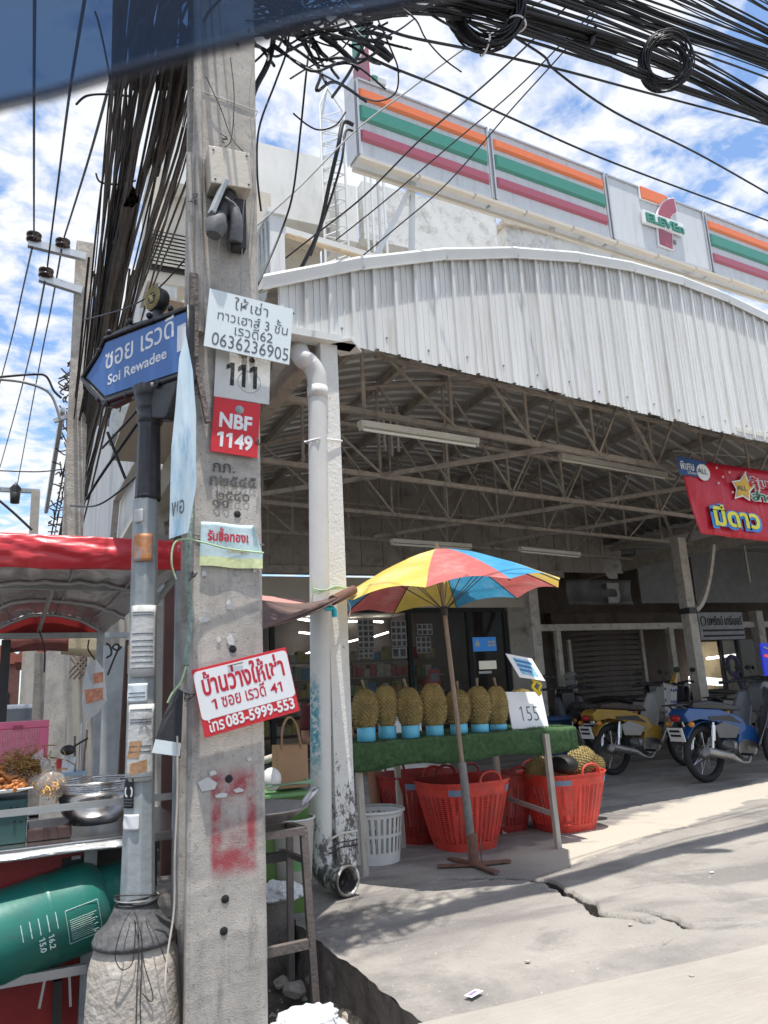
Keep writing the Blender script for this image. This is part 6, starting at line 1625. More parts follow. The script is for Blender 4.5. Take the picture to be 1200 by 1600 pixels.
mb = MB(); mb.grid(lambda u, v: V(at(5,1000,Y=YB).x+u*(at(108,1000,Y=YB).x-at(5,1000,Y=YB).x), YB+.05, at(50,1019-3*math.sin(u*3),Y=YB).z+v*(at(50,995,Y=YB).z-at(50,1019,Y=YB).z)), 12, 3); part('inner_flap', mb, pm('maroon_cloth', (.20,.07,.065), .8), ct, solid=.004)
mb = MB(); mb.grid(lambda u, v: V(at(96,1000,Y=YB+.3).x+u*.22, YB+.3, at(100,1022,Y=YB+.3).z+v*.13-.03*u*(1-v)), 6, 3); part('cream_flap', mb, pm('cream_cloth', (.50,.42,.27), .8), ct, solid=.004)
# posts
for x, y0, y1, Y, w_, m_ in ((157,985,1270,YB,.035,m_galv), (10,1000,1135,YB,.045,m_dark)):
    a = at(x,y0,Y=Y); mb = MB(); mb.bar(V(a.x,Y,-.2), a, w_); part('post', mb, m_, ct)
mb = MB(); mb.bar(V(xr_-.02,CY,-.2), V(xr_-.02,CY,zt2-.02), .03); part('post', mb, m_galv, ct)
mb = MB(); mb.bar(V(xr_-.03,CY,c2(280,900).z), at(205,990,Y=YB), .02); part('eave_bar', mb, m_galv, ct)
# rails and table
mb = MB(); a = c2(0,1273); b = c2(206,1250); mb.bar(V(LX,CY,a.z), V(b.x+.2,CY,b.z), .014, .024); part('rail', mb, m_alu, ct)
TZ2 = c2(60,1322).z
mb = MB(); mb.bb(LX, c2(206,1300).x+.22, CY+.0, CY+.75, TZ2-.035, TZ2); part('table_top', mb, m_ss, ct, bevel=.004)
mb = MB(); m_wrap = pm('cling_wrapped_edge', (.55,.55,.55), .18, metal=.25, var=.2, bump=1, bscale=16, stretch=(1,3,12), spec=.7)
xe = c2(206,1300).x
def wrapf(u, v):
    x = LX+(xe+.02-LX)*u; a_ = v*math.pi*1.1-.4
    return V(x, CY-.012-.03*math.sin(a_)+.006*noise.noise(V(x*6,v*9,0)), TZ2-.005-.035*v-.02*math.cos(a_)*.3-.01*(1-u)+.008*noise.noise(V(x*4,v*6,5)))
mb.grid(wrapf, 90, 10); part('plastic_wrap', mb, m_wrap, ct, solid=.002)
mb = MB(); a = c2(0,1531); b = c2(134,1510); mb.bar(V(LX,CY-.02,a.z), V(b.x,CY-.02,b.z), .022, .03); part('lower_rail', mb, m_alu, ct)
for x, y0, y1 in ((73,1515,1575),(108,1512,1572)):
    a = c2(x,y0); b = c2(x-12 if x < 100 else x+2,y1); mb = MB(); mb.bar(a, b, .016, .008); part('foot_bracket', mb, m_alu, ct)
mb = MB(); mb.bar(at(90,1530,Y=CY+.05), at(88,1600,Y=CY+.05), .05, .03); part('tyre_mount', mb, m_dark, ct)
mb = MB(); a = c2(0,1336); b = c2(132,1325); c_ = c2(128,1390); mb.prism([(0,0),(1,0),(1,1),(0,1)], V(LX,CY+.12,-.15), V(c2(134,1330).x-LX,0,0), V(0,0,TZ2-.04+.15), V(0,.01,0)); part('red_side_panel', mb, pm('dark_red_panel', (.26,.018,.018), .45, var=.15), ct)
a = at(97,1342,Y=CY+.11); mb = MB(); mb.bb(a.x, at(130,1342,Y=CY+.11).x, CY+.108, CY+.114, at(97,1368,Y=CY+.11).z, a.z); part('black_print', mb, m_blk, ct)
a = at(112,1338,Y=CY+.105); mb = MB(); mb.bb(a.x, at(126,1338,Y=CY+.1).x, CY+.104, CY+.107, at(97,1345,Y=CY+.11).z, a.z); part('label', mb, m_poster, ct)
mb = MB(); mb.bb(at(132,1330,Y=CY+.1).x, at(152,1330,Y=CY+.1).x, CY+.1, CY+.13, -.2, TZ2-.04); part('post', mb, m_galv, ct)
mb = MB(); mb.bar(V(LX,CY+.72,-.2), V(LX,CY+.72,TZ2), .03); part('post', mb, m_galv, ct)
mb = MB(); mb.bb(LX, xe+.2, CY+.70, CY+.72, -.15, TZ2-.05); part('back_board', mb, m_dark, ct)

# things on the cart
a = at(0,1255,Y=CY+.12); b = at(46,1248,Y=CY+.12)
ty = thing('snack_tray', 'white enamel tray heaped with orange fried snacks at the left edge', 'tray', V(a.x, CY+.2, TZ2))
mb = MB(); zt_ = at(30,1232,Y=CY+.1).z
mb.grid(lambda u, v: V(-.50+(.50+b.x+.01)*u*1.0, CY+.08+.3*v, zt_-.02+.02*(max(abs(u*2-1),abs(v*2-1))**4)), 20, 12); part('tray_dish', mb, m_lett, ty, solid=.004)
m_fry = pm('fried_snack', (.52,.20,.06), .6, var=.3, scale=25, bump=.3, dirt=(.62,.34,.10), damt=.5, dscale=12)
mb = MB(); rnd = random.Random(11)
for k in range(260):
    x = rnd.uniform(-.34, b.x-.02); y = CY+rnd.uniform(.09,.36); z = zt_+.005+rnd.random()*.07*(1-abs((y-CY-.22)/.2))*max(.15, 1-max(0, x+.08)/.10)
    d = V(rnd.uniform(-1,1), rnd.uniform(-1,1), rnd.uniform(-.4,.5)).normalized()*rnd.uniform(.016,.028); e_ = orth(d)[0]*.006
    mb.tube([V(x,y,z)-d, V(x,y,z)+e_, V(x,y,z)+d], [.005,.0085,.005], 6)
part('snack_stick', mb, m_fry, ty, kind='stuff')
mb = MB(); rnd = random.Random(12)
for k in range(420):
    c_ = at(rnd.gauss(38,20), rnd.gauss(1195,10), Y=CY+.26+rnd.uniform(-.05,.08))
    if c_.z < zt_+.0: continue
    d = V(rnd.uniform(-1,1), rnd.uniform(-1,1), rnd.uniform(-.3,.9)).normalized()*rnd.uniform(.01,.025); mb.tube([c_-d, c_+d*.3+V(.003,0,0), c_+d], .0022, 4)
part('dried_leaf', mb, pm('brown_crisp', (.36,.20,.07), .7, var=.4, scale=30), ty, kind='stuff')
# bag of noodles snack
p = at(80,1226,Y=CY+.13)
bg_ = thing('snack_bag', 'clear plastic bag of yellow crispy snacks right of the orange snack tray', 'bag', V(p.x, p.y, TZ2))
mb = MB(); rnd = random.Random(13)
for k in range(200):
    c_ = p+V(rnd.gauss(0,.022), rnd.gauss(0,.022), rnd.gauss(.0,.022)); d = V(rnd.uniform(-1,1), rnd.uniform(-1,1), rnd.uniform(-1,1)).normalized()*rnd.uniform(.008,.016)
    mb.tube([c_-d, c_+V(.004,0,.003), c_+d], .003, 4)
part('crisp', mb, pm('yellow_crisp', (.55,.30,.06), .6, var=.35, scale=30), bg_, kind='stuff')
m_film = pm('clear_film', (.8,.8,.8), .08, var=0, bump=.8, bscale=14, alpha=.22, spec=.8)
mb = MB(); mb.ball(p+V(0,0,.0), .062, .055, .060, 18, 12); mb.tube([p+V(-.01,0,.055), p+V(-.04,0,.10), p+V(-.055,0,.12)], [.03,.008,.03], 10, cap=False); part('film', mb, m_film, bg_)
# stacked colander bowls
p = at(150,1250,Y=CY+.22); 
def bowl(x, ytop, ybot, w_, Y, lb, m_, seed=0):
    a = at(x, ytop, Y=Y); b = at(x, ybot, Y=Y); s_ = (a-CAM).length/1200; R_ = w_/2*s_*.97; t_ = thing('mixing_bowl', lb, 'bowl', V(a.x, Y, b.z), 'steel bowls stacked on the cart')
    H_ = a.z-b.z
    mb = MB(); mb.lathe([(0,0),(R_*.55,0),(R_*.80,H_*.35),(R_*.93,H_*.8),(R_*.95,H_),(R_,H_+.001),(R_,H_-.004),(R_*.95,H_-.006)], (a.x,Y,b.z), 44); part('bowl_wall', mb, m_, t_)
    mb = MB(); mb.tube([V(a.x+R_*math.cos(q), Y+R_*math.sin(q), a.z) for q in [k*math.pi/20 for k in range(40)]], .003, 5, closed=True); part('rolled_rim', mb, m_ss, t_)
    return t_
bowl(150,1232,1285,112,CY+.20,'lower shiny stainless steel bowl of the stack on the cart',m_ss)
# wire mesh sieve bowl on top
a = at(148,1224,Y=CY+.20); R_ = 55*(a-CAM).length/1200
wsv = thing('wire_sieve', 'round wire sieve lying in the stainless steel bowls on the cart', 'sieve', a)
for k in range(4):
    mb = MB(); mb.tube([V(a.x+R_*(1-.02*k)*math.cos(q), CY+.20+R_*(1-.02*k)*math.sin(q), a.z-.009*k+.012) for q in [i*math.pi/20 for i in range(40)]], .003 if k else .005, 5, closed=True); part('hoop', mb, m_ss, wsv)
for k in range(8):
    q = k*math.pi/8; mb = MB(); mb.tube([V(a.x+R_*c_*math.cos(q), CY+.20+R_*c_*math.sin(q), a.z+.01-.06*(1-c_*c_)) for c_ in [-1,-.8,-.5,0,.5,.8,1]], .0018, 4); part('mesh_wire', mb, m_ss, wsv)
# pink basket upright, perforated
a = at(-30,1131,Y=CY+.45); b = at(74,1187,Y=CY+.45)
pb_ = thing('pink_crate', 'bright pink perforated plastic basket standing on its side behind the snacks', 'basket', V((a.x+b.x)/2, CY+.45, b.z))
W_, H_ = b.x-a.x, a.z-b.z; o_ = V(a.x, CY+.45, b.z)
for (u0, v0, u1, v1) in ((0,0,1,.14),(0,.82,1,1),(0,.14,.08,.82),(.86,.14,1,.82)):
    mb = MB(); mb.bb(o_.x+W_*u0, o_.x+W_*u1, CY+.43, CY+.46, o_.z+H_*v0, o_.z+H_*v1); part('solid_rim', mb, m_pink, pb_, bevel=.004)
mb = MB(); nx, nz_ = 22, 12
for i in range(nx+1):
    x = o_.x+W_*(.08+.78*i/nx); mb.bb(x-.0013, x+.0013, CY+.44, CY+.444, o_.z+H_*.14, o_.z+H_*.82)
for j in range(nz_+1):
    z = o_.z+H_*(.14+.68*j/nz_); mb.bb(o_.x+W_*.08, o_.x+W_*.86, CY+.441, CY+.445, z-.0012, z+.0012)
part('perforated_mesh', mb, m_pink, pb_, kind='stuff')
mb = MB(); mb.bb(o_.x, o_.x+W_, CY+.60, CY+.602, o_.z, o_.z+H_); part('far_side', mb, pm('pale_pink', (.70,.35,.38), .6, var=.3, scale=90), pb_)
mb = MB(); mb.bb(at(20,1140,Y=CY+.43).x, at(36,1140,Y=CY+.43).x, CY+.424, CY+.43, at(20,1141,Y=CY+.43).z, at(20,1134,Y=CY+.43).z); part('handle_slot', mb, pm('deep_pink', (.4,.06,.12), .5), pb_)
# green plastic box and dark tray
a = at(-60,1256,Y=CY+.1); b = at(41,1303,Y=CY+.1)
gb = thing('green_box', 'dark green plastic box with round holes under the snack tray', 'box', V(b.x, CY+.2, TZ2))
mb = MB(); mb.bb(a.x, b.x, CY+.10, CY+.38, TZ2+.002, a.z-.004); part('box_body', mb, pm('dark_green_plastic', (.035,.085,.08), .5, var=.1), gb, bevel=.006)
for k in range(6):
    p = at(17+10*(k % 2)+3*(k//2), 1262+11*(k//2), Y=CY+.098); mb = MB(); mb.lathe([(0,0),(.004,0)], p, 8, (X_, Z_, NF)); part('hole', mb, m_blk, gb)
a = at(45,1258,Y=CY+.1); b = at(103,1303,Y=CY+.1); mb = MB(); mb.bb(a.x, b.x+.02, CY+.1, CY+.36, TZ2+.002, TZ2+.045); solo('dark_tin', mb, pm('dark_brown_tin', (.06,.035,.03), .35, var=.4), 'low dark brown tin below the bag of crisps', 'tin', (a.x, CY+.2, TZ2), bevel=.005)
# jars and odds behind bowl
a = at(90,1196,Y=4.2)
q_ = thing('utensil_rack', 'cluttered white rack with ladles and coloured bits behind the steel bowls', 'rack', a)
mb = MB(); mb.bb(at(92,1212,Y=4.2).x, at(136,1212,Y=4.2).x, 4.2, 4.35, at(90,1214,Y=4.2).z, at(90,1209,Y=4.2).z); part('shelf', mb, pm('pale_blue_plastic', (.35,.5,.6), .5), q_)
for k, (x, y0, y1, w_, m_) in enumerate(((92,1186,1209,.012,m_tarp),(100,1180,1209,.018,m_lett),(108,1182,1209,.02,m_wsheet),(117,1150,1208,.006,m_wood),(124,1130,1208,.006,m_alu),(130,1140,1208,.006,m_wood),(134,1128,1208,.005,m_alu))):
    mb = MB(); mb.tube([at(x,y1,Y=4.24), at(x+(k % 3)*3,y0,Y=4.24)], w_, 8); part('utensil', mb, m_, q_)
p = at(106,1172,Y=4.2); mb = MB(); mb.ball(p, .035, .03, .025, 12, 8); mb.tube([p, p+V(.09,0,.05)], .005, 5); part('ladle', mb, m_dark, q_)
# ---- gas cylinder
GA, GB = at(-45,1478,Y=3.30), at(178,1392,Y=3.36)
g_ = thing('gas_cylinder', 'green cooking gas cylinder lying tilted on the cart rail, white weight table on its side', 'gas cylinder', GA)
gd = (GB-GA).normalized(); gu = gd.cross(V(0,-1,0)).normalized(); gv = gd.cross(gu)
GR = .158; L_ = .46; gs = at(163,1403,Y=3.33)
s0 = gs-gd*L_
mb = MB(); mb.lathe([(0,-.02),(GR*.6,0),(GR*.88,.025),(GR*.98,.06),(GR,.09),(GR,.25),(GR*1.012,.255),(GR*1.012,.268),(GR,.273),(GR,L_-.09),(GR*.975,L_-.055),(GR*.86,L_-.02),(GR*.6,L_+.01),(.03,L_+.02),(0,L_+.02)], s0, 48, (gu, gv, gd)); part('tank', mb, m_grn, g_)
mb = MB(); mb.lathe([(GR*.72,L_-.01),(GR*.70,L_+.11),(GR*.68,L_+.11),(GR*.70,L_-.01)], s0, 40, (gu, gv, gd)); part('valve_guard', mb, m_grn, g_)
mb = MB(); mb.lathe([(GR*.7,-.05),(GR*.75,0.0),(GR*.73,0),(GR*.68,-.05)], s0, 40, (gu, gv, gd)); part('foot_ring', mb, m_grn, g_)
mb = MB(); mb.tube([s0+gd*(L_+.01), s0+gd*(L_+.07)], .02, 10); part('valve', mb, pm('brass', (.4,.3,.12), .4, metal=.8), g_)
mb = MB(); mb.ball(at(186,1357,Y=3.36), .02, .02, .02, 10, 8); part('red_knob', mb, pm('red_knob', (.35,.02,.05), .4), g_)
m_gprint = pm('faded_white_print', (.55,.68,.62), .6, bump=0)
def onGas(s_, a_, e=.001): return s0+gd*s_+(gu*math.cos(a_)+gv*math.sin(a_))*(GR+e)
# choose the side facing the camera
best = min(range(72), key=lambda k: (onGas(.2, k*math.pi/36)-CAM).length); A_ = best*math.pi/36
sgnA = 1 if onGas(.2, A_+.3).z < onGas(.2, A_).z else -1
def gp(s_, t_): return onGas(s_, A_+sgnA*(t_/GR))      # t_ metres downwards from the nearest line
mb = MB(); rect = [(.30,.0),(.41,.0),(.41,.115),(.30,.115)]
for i in range(4):
    a_, b_2 = rect[i], rect[(i+1) % 4]; mb.tube([gp(a_[0]+(b_2[0]-a_[0])*k/6, a_[1]+(b_2[1]-a_[1])*k/6) for k in range(7)], .0009, 4)
part('table_outline', mb, m_gprint, g_)
for i in range(11):
    mb = MB(); mb.tube([gp(.309, .035+.0068*i), gp(.31+.09*(1-.1*(i % 3)), .035+.0068*i)], .0006, 4); part('printed_line', mb, m_gprint, g_)
for body, s_, t_, w_ in (('16.2', .235, .055, .06), ('15.0', .205, .055, .06)):
    a_ = gp(s_, t_); ax_ = (gp(s_, t_+.02)-a_).normalized(); ay_ = gd
    letters('printed_number', body, a_+(gp(s_,t_,)-(s0+gd*s_)).normalized()*.002, ax_, ay_, w=w_*.8, h=.02, mat=m_gprint, parent=g_, bold=.02, ext=.0004)
for i in range(5):
    mb = MB(); s_ = .27-.028*i; mb.tube([gp(s_, -.01), gp(s_, .02), gp(s_, .045)], .0016, 4); part('printed_line', mb, m_gprint, g_)

# ---- hanging bag
hb = thing('hanging_bag', 'white carrier bag with an orange print hanging from the cart frame', 'bag', at(150,1080,Y=4.3))
P4 = [(134,1042),(150,1030),(163,1048),(167,1095),(152,1115),(138,1125),(128,1100),(131,1065)]
mb = MB(); base = [at(x, y, Y=4.3) for x, y in P4]; c_ = sum(base, V(0,0,0))/8; mb.add(base+[c_+V(0,-.06,0), c_+V(0,.06,0)], [(i, (i+1) % 8, 8) for i in range(8)]+[((i+1) % 8, i, 9) for i in range(8)]); part('bag_body', mb, m_wbag, hb)
mb = MB(); mb.add([at(132,1078,Y=4.24), at(161,1074,Y=4.24), at(161,1093,Y=4.24), at(134,1100,Y=4.24)], [(0,1,2,3)]); part('orange_print', mb, pm('orange_print', (.62,.25,.14), .6, var=.4, scale=50, dirt=(.65,.5,.42), damt=.6, dscale=40), hb, solid=.002)
mb = MB(); mb.add([at(146,1052,Y=4.24), at(161,1050,Y=4.24), at(161,1066,Y=4.24), at(147,1068,Y=4.24)], [(0,1,2,3)]); part('orange_print', mb, pm('orange_print', (.62,.25,.14), .6), hb, solid=.002)
mb = MB(); mb.tube(smooth_pts([at(139,1000,Y=4.4), at(138,1015,Y=4.35), at(148,1030,Y=4.3)]), .004, 5); part('hook', mb, m_dark, hb)
# cables hooks at cart right
for k, pts in enumerate((((166,1005),(172,1010),(174,1022),(166,1028)), ((181,1006),(186,1010),(178,1030),(168,1055)), ((181,1006),(176,1012),(184,1016),(190,1010)))):
    mb = MB(); mb.tube(smooth_pts([at(x, y, Y=4.5) for x, y in pts]), .006, 6); solo('black_strap', mb, m_dark, ['black loop of strap on the cart corner post','black hanging strap right of the white carrier bag','short twisted black strap at the cart roof corner'][k], 'strap', at(*pts[0], Y=4.5))

# ================================================================== SOI BACKGROUND beyond the cart
def slabthing(name, x0, x1, y0, y1, Y, dep, m_, lb, cat, zb=None, lean=0):
    a = at(x0, y0, Y=Y); b = at(x1, y1, Y=Y); zb = b.z if zb is None else zb
    t_ = thing(name, lb, cat, V((a.x+b.x)/2, Y, zb)); mb = MB(); mb.bar(V((a.x+b.x)/2, Y+dep/2, zb), V((a.x+b.x)/2+lean, Y+dep/2, a.z), abs(b.x-a.x), dep, up=V(0,1,0)); part('shaft', mb, m_, t_, bevel=.005); return t_
slabthing('concrete_post', 74, 102, 1015, 1200, 6.5, .22, m_pole, 'grey concrete lamp post seen through the cart behind the pink basket', 'post', -.2)
slabthing('white_post', 140, 152, 1000, 1200, 7.5, .2, m_cream, 'pale post between hanging bag and brown timber', 'post', -.2)
slabthing('brown_timber', 184, 196, 1000, 1210, 5.2, .05, pm('dark_timber', (.07,.035,.025), .7), 'dark brown leaning timber behind the sign pole', 'timber', -.2, .05)
slabthing('white_door_leaf', 152, 186, 1010, 1200, 5.6, .04, pm('pale_blue_white', (.48,.50,.50), .6), 'pale greyish white door leaf standing behind the cart', 'door', -.2, .03)
slabthing('grey_post', 196, 204, 1010, 1210, 5.4, .04, m_cream, 'narrow cream board right of the dark brown timber', 'board', -.2)
slabthing('distant_pole', 40, 52, 1015, 1135, 13, .25, m_cream, 'far pale post left of the concrete lamp post', 'post', -.2)
slabthing('distant_post', 55, 70, 1020, 1150, 11, .3, pm('bark_grey', (.27,.24,.21), .9, var=.3, bump=.8), 'grey trunk like post behind the pink basket', 'post', -.2)
mb = MB(); a = at(102,1020,Y=9); b = at(205,1020,Y=9); mb.bb(a.x, 1.9, 9, 9.1, -.2, a.z+.5); solo('back_fence_wall', mb, m_cream, 'cream shop wall seen behind the hanging bag', 'wall', (a.x, 9, -.2))
lt = thing('lattice_screen', 'brown diagonal lattice screen above the shop wall behind the cart', 'screen', at(120,1035,Y=8.8))
p0, p1 = at(100,1018,Y=8.8), at(148,1060,Y=8.8)
for k in range(7):
    x = p0.x+(p1.x-p0.x)*k/6; mb = MB(); mb.bar(V(x,8.8,p1.z), V(min(x+.25,p1.x+.1),8.8,p0.z), .03, .02); part('lath', mb, m_wood, lt)
    mb = MB(); mb.bar(V(x,8.77,p0.z), V(min(x+.25,p1.x+.1),8.77,p1.z), .03, .02); part('lath', mb, m_wood, lt)
# far houses down the soi
for k, (x0, x1, yt, Y, m_, lb) in enumerate(((40,78,1035,26,m_cream,'far cream house at the end of the soi, low'), (-60,30,1040,34,pm('far_redbrick', (.34,.16,.13), .8),'far brick coloured house at the left end of the soi'), (70,110,1040,20,m_soff,'far beige house just left of the concrete lamp post'))):
    a = at(x0, yt, Y=Y); b = at(x1, yt, Y=Y); q_ = thing('far_house', lb, 'house', V(a.x, Y, -.2)); mb = MB(); mb.bb(a.x, b.x, Y, Y+5, -.2, a.z); part('wall', mb, m_, q_)
    mb = MB(); mb.prism([(-.3,0),(b.x-a.x+.3,0),(b.x-a.x+.3,.15),((b.x-a.x)/2,.9),(-.3,.15)], V(a.x,Y-.3,a.z), V(1,0,0), Z_, V(0,5.6,0)); part('roof', mb, pm('roof_tile_red', (.3,.1,.07), .8), q_)
    for i in range(3):
        mb = MB(); w_ = (b.x-a.x)/7; mb.bb(a.x+w_*(1+2*i), a.x+w_*(2+2*i), Y-.04, Y-.01, .8, 1.7); part('window', mb, m_dark, q_)
pr_ = at(35,1085,Y=10); p = pr_
cr = thing('parked_car', 'grey car parked far down the soi beside the pink basket', 'car', at(30,1110,Y=12))
cz = V(at(28,1100,Y=12).x, 12, -.2)
mb = MB(); mb.prism([(-.85,.25),(.85,.25),(.88,.75),(.72,.9),(.55,1.35),(-.55,1.35),(-.72,.9),(-.88,.75)], cz, V(1,0,0), Z_, V(0,4,0)); part('body', mb, pm('grey_car_paint', (.25,.27,.3), .3, metal=.5), cr, bevel=.06)
mb = MB(); mb.prism([(-.62,.92),(.62,.92),(.5,1.3),(-.5,1.3)], cz+V(0,-.02,0), V(1,0,0), Z_, V(0,.02,0)); part('windscreen', mb, m_glass, cr)
for s_ in (-1,1):
    mb = MB(); mb.tube([cz+V(s_*.75,.5,.3), cz+V(s_*.75-.0,.5,.3)+V(s_*.15,0,0)], .3, 16); part('wheel', mb, m_tyre, cr)
    mb = MB(); mb.ball(cz+V(s_*.65,-.01,.68), .12, .04, .07, 10, 6); part('headlight', mb, m_lett, cr)
# red patterned sign seen beside sign pole
a = at(200,1008,Y=5.0); b = at(212,1052,Y=5.0); mb = MB(); mb.bb(a.x, b.x, 5.0, 5.01, b.z, a.z); solo('small_poster', mb, pm('orange_yellow_poster', (.65,.3,.08), .6, var=.6, scale=30), 'small orange and yellow poster left of the sign pole', 'poster', a)
slabthing('brown_shutter_panel', 258, 300, 900, 1180, 5.0, .05, pm('maroon_panel', (.09,.04,.035), .7), 'dark maroon panel between sign pole and concrete pole', 'panel', -.2)

# ================================================================== MOTORBIKES
def motorbike(name, label, loc, rz, cols, cover=True, group='motorbikes parked under the canopy', front=True):
    """side on, x forward; local coordinates; wheel base 1.22"""
    t_ = thing(name, label, 'motorbike', loc, group, rz); R_ = .285; WB_ = 1.22
    mcol, mcol2, mseat = cols
    U, Wv, Ax = V(1,0,0), V(0,0,1), V(0,1,0)
    for i, x in enumerate((0, WB_)):
        mb = MB(); mb.tube([V(x+(R_-.035)*math.cos(a_), 0, R_+(R_-.035)*math.sin(a_)) for a_ in [k*math.pi/20 for k in range(40)]], .036, 10, closed=True); wh = part('tyre', mb, m_tyre, t_, local=True)
        mb = MB(); mb.lathe([(R_-.055,-.016),(R_-.065,-.012),(R_-.065,.012),(R_-.055,.016)], V(x,0,R_), 40, (U, Wv, Ax)); part('rim', mb, m_chrome, wh, local=True)
        mb = MB(); mb.lathe([(0,-.045),(.055,-.04),(.06,.0),(.055,.04),(0,.045)], V(x,0,R_), 20, (U, Wv, Ax)); part('hub', mb, m_eng, wh, local=True)
        for k in range(18):
            a_ = k*math.pi/9; mb = MB(); mb.tube([V(x+.05*math.cos(a_),.02*(-1)**k,R_+.05*math.sin(a_)), V(x+(R_-.06)*math.cos(a_+.2*(-1)**k),0,R_+(R_-.06)*math.sin(a_+.2*(-1)**k))], .0018, 4); part('spoke', mb, m_chrome, wh, local=True)
        mb = MB(); rr = R_+.035; a0, a1 = ((.35, 2.6) if i == 0 else (.3, 2.5))
        mb.grid(lambda u, v: V(x+(rr+.01*math.cos((v-.5)*2.4))*math.cos(a0+(a1-a0)*u), (v-.5)*.13, R_+(rr+.012*math.cos((v-.5)*2.4))*math.sin(a0+(a1-a0)*u)), 18, 6); part('mudguard', mb, mcol if i == 0 else mcol2, t_, local=True, solid=.006)
    def pr2(nm, pts, y0, y1, m_, bev=.012):
        mb = MB(); mb.prism(pts, V(0,y0,0), U, Wv, V(0,y1-y0,0)); return part(nm, mb, m_, t_, local=True, bevel=bev)
    pr2('rear_body', [(-.30,.62),(-.34,.70),(-.26,.76),(.20,.72),(.52,.62),(.60,.50),(.46,.44),(.30,.50),(.12,.60),(-.10,.64)], -.11, .11, mcol)
    pr2('under_body', [(.42,.30),(.50,.58),(.74,.50),(.78,.36),(.64,.28)], -.09, .09, mcol)
    pr2('seat', [(-.22,.76),(-.20,.81),(.05,.82),(.30,.78),(.50,.74),(.52,.69),(.20,.72)], -.12, .12, mseat, .02)
    for s_ in (-1, 1):
        mb = MB(); mb.grid(lambda u, v: V(.76+.03*math.sin(v*3)+.23*v**1.3-.10*u*u-.05*u*(1-v), s_*(.05+.19*u*(.75+.25*math.sin(v*3))), .26+.68*v-.05*u*v+.07*u*(1-v)), 6, 14); part('leg_shield', mb, mcol2, t_, local=True, solid=.012)
        mb = MB(); mb.prism([(.10,.44),(.36,.42),(.44,.52),(.20,.60),(.06,.56)], V(0,s_*.115,0), U, Wv, V(0,s_*.02,0)); part('side_panel', mb, mcol2, t_, local=True, bevel=.012)
        mb = MB(); mb.tube([V(.93,s_*.16,1.0), V(1.02,s_*.08,.98), V(1.06,s_*.05,.80), V(WB_-.02,s_*.07,.40)], .005, 5); part('brake_cable', mb, m_dark, t_, local=True)
        mb = MB(); mb.tube([V(.88,s_*.26,.995), V(.80,s_*.36,.985)], .018, 8); part('grip', mb, m_tyre, t_, local=True)
        mb = MB(); mb.tube([V(.90,s_*.22,.985), V(.93,s_*.33,.975)], .006, 5); part('brake_lever', mb, m_chrome, t_, local=True)
        mb = MB(); mb.ball(V(-.30,s_*.15,.60), .035, .03, .03, 8, 6); part('indicator', mb, pm('indicator_amber', (.5,.2,.03), .3), t_, local=True)
    mb = MB()
    for y_ in (-.09,-.03,.03,.09): mb.tube([V(-.22,y_,.80), V(-.42,y_,.79)], .006, 5)
    mb.tube([V(-.42,-.10,.79), V(-.42,.10,.79)], .008, 6); part('rear_rack', mb, m_dark, t_, local=True, kind='stuff')
    mb = MB(); mb.prism([(.0,.66),(.34,.655),(.50,.56),(.30,.60),(.02,.625)], V(0,-.113,0), U, Wv, V(0,-.004,0)); part('stripe', mb, m_dark, t_, local=True)
    for k in range(6):
        mb = MB(); mb.tube([V(.52+.022*k,-.10,.30), V(.52+.022*k,.10,.30)], .094-.004*k, 14); part('cooling_fin', mb, m_eng, t_, local=True)
    pr2('front_cowl', [(.92,.66),(1.02,.62),(1.10,.80),(1.06,.98),(.98,1.0),(.92,.92)], -.09, .09, mcol2, .02)
    mb = MB(); mb.ball(V(1.10,0,.90), .04, .07, .07, 12, 8); part('headlight', mb, m_lett, t_, local=True)
    mb = MB(); mb.ball(V(-.36,0,.66), .03, .07, .035, 10, 6); part('tail_light', mb, pm('tail_red', (.3,.01,.01), .3), t_, local=True)
    for s_ in (-1, 1):
        mb = MB(); mb.tube([V(WB_,s_*.07,R_), V(WB_-.12,s_*.07,.62), V(.98,s_*.05,.86)], .018, 8); part('fork_leg', mb, m_chrome, t_, local=True)
        mb = MB(); mb.tube([V(-.02,s_*.13,.32), V(.04,s_*.13,.60)], .016, 8); mb.tube([V(.005,s_*.13,.42), V(.035,s_*.13,.57)], .028, 10); part('shock_absorber', mb, m_chrome, t_, local=True)
        mb = MB(); mb.tube([V(.95,s_*.02,.98), V(.93,s_*.18,1.0), V(.84,s_*.32,.99)], .013, 8); hb2 = part('handlebar', mb, m_dark, t_, local=True)
        mb = MB(); mb.tube([V(.90,s_*.22,1.0), V(.92,s_*.28,1.13)], .005, 5); mb.ball(V(.91,s_*.30,1.16), .012, .055, .035, 12, 8); part('mirror', mb, m_dark, hb2, local=True)
        mb = MB(); mb.tube([V(.45,s_*.10,.25), V(.45,s_*.24,.25)], .014, 8); part('footpeg', mb, m_tyre, t_, local=True)
    mb = MB(); mb.tube([V(.62,0,.30), V(.38,0,.33)], [.10,.08], 16); mb.tube([V(.50,-.10,.30), V(.50,.10,.30)], .085, 18); part('engine', mb, m_eng, t_, local=True)
    mb = MB(); mb.tube(smooth_pts([V(.62,-.08,.26), V(.50,-.13,.17), V(.36,-.15,.18)]), .014, 8); mb.tube([V(.36,-.15,.18), V(.20,-.16,.25), V(-.16,-.17,.33)], [.02,.042,.045], 14); part('exhaust', mb, m_eng, t_, local=True)
    mb = MB(); mb.bar(V(0,.10,.285), V(.46,.10,.30), .03, .09); part('chain_case', mb, m_dark, t_, local=True)
    mb = MB(); mb.tube([V(0,-.10,R_), V(.42,-.06,.30)], .016, 8); part('swing_arm', mb, m_dark, t_, local=True)
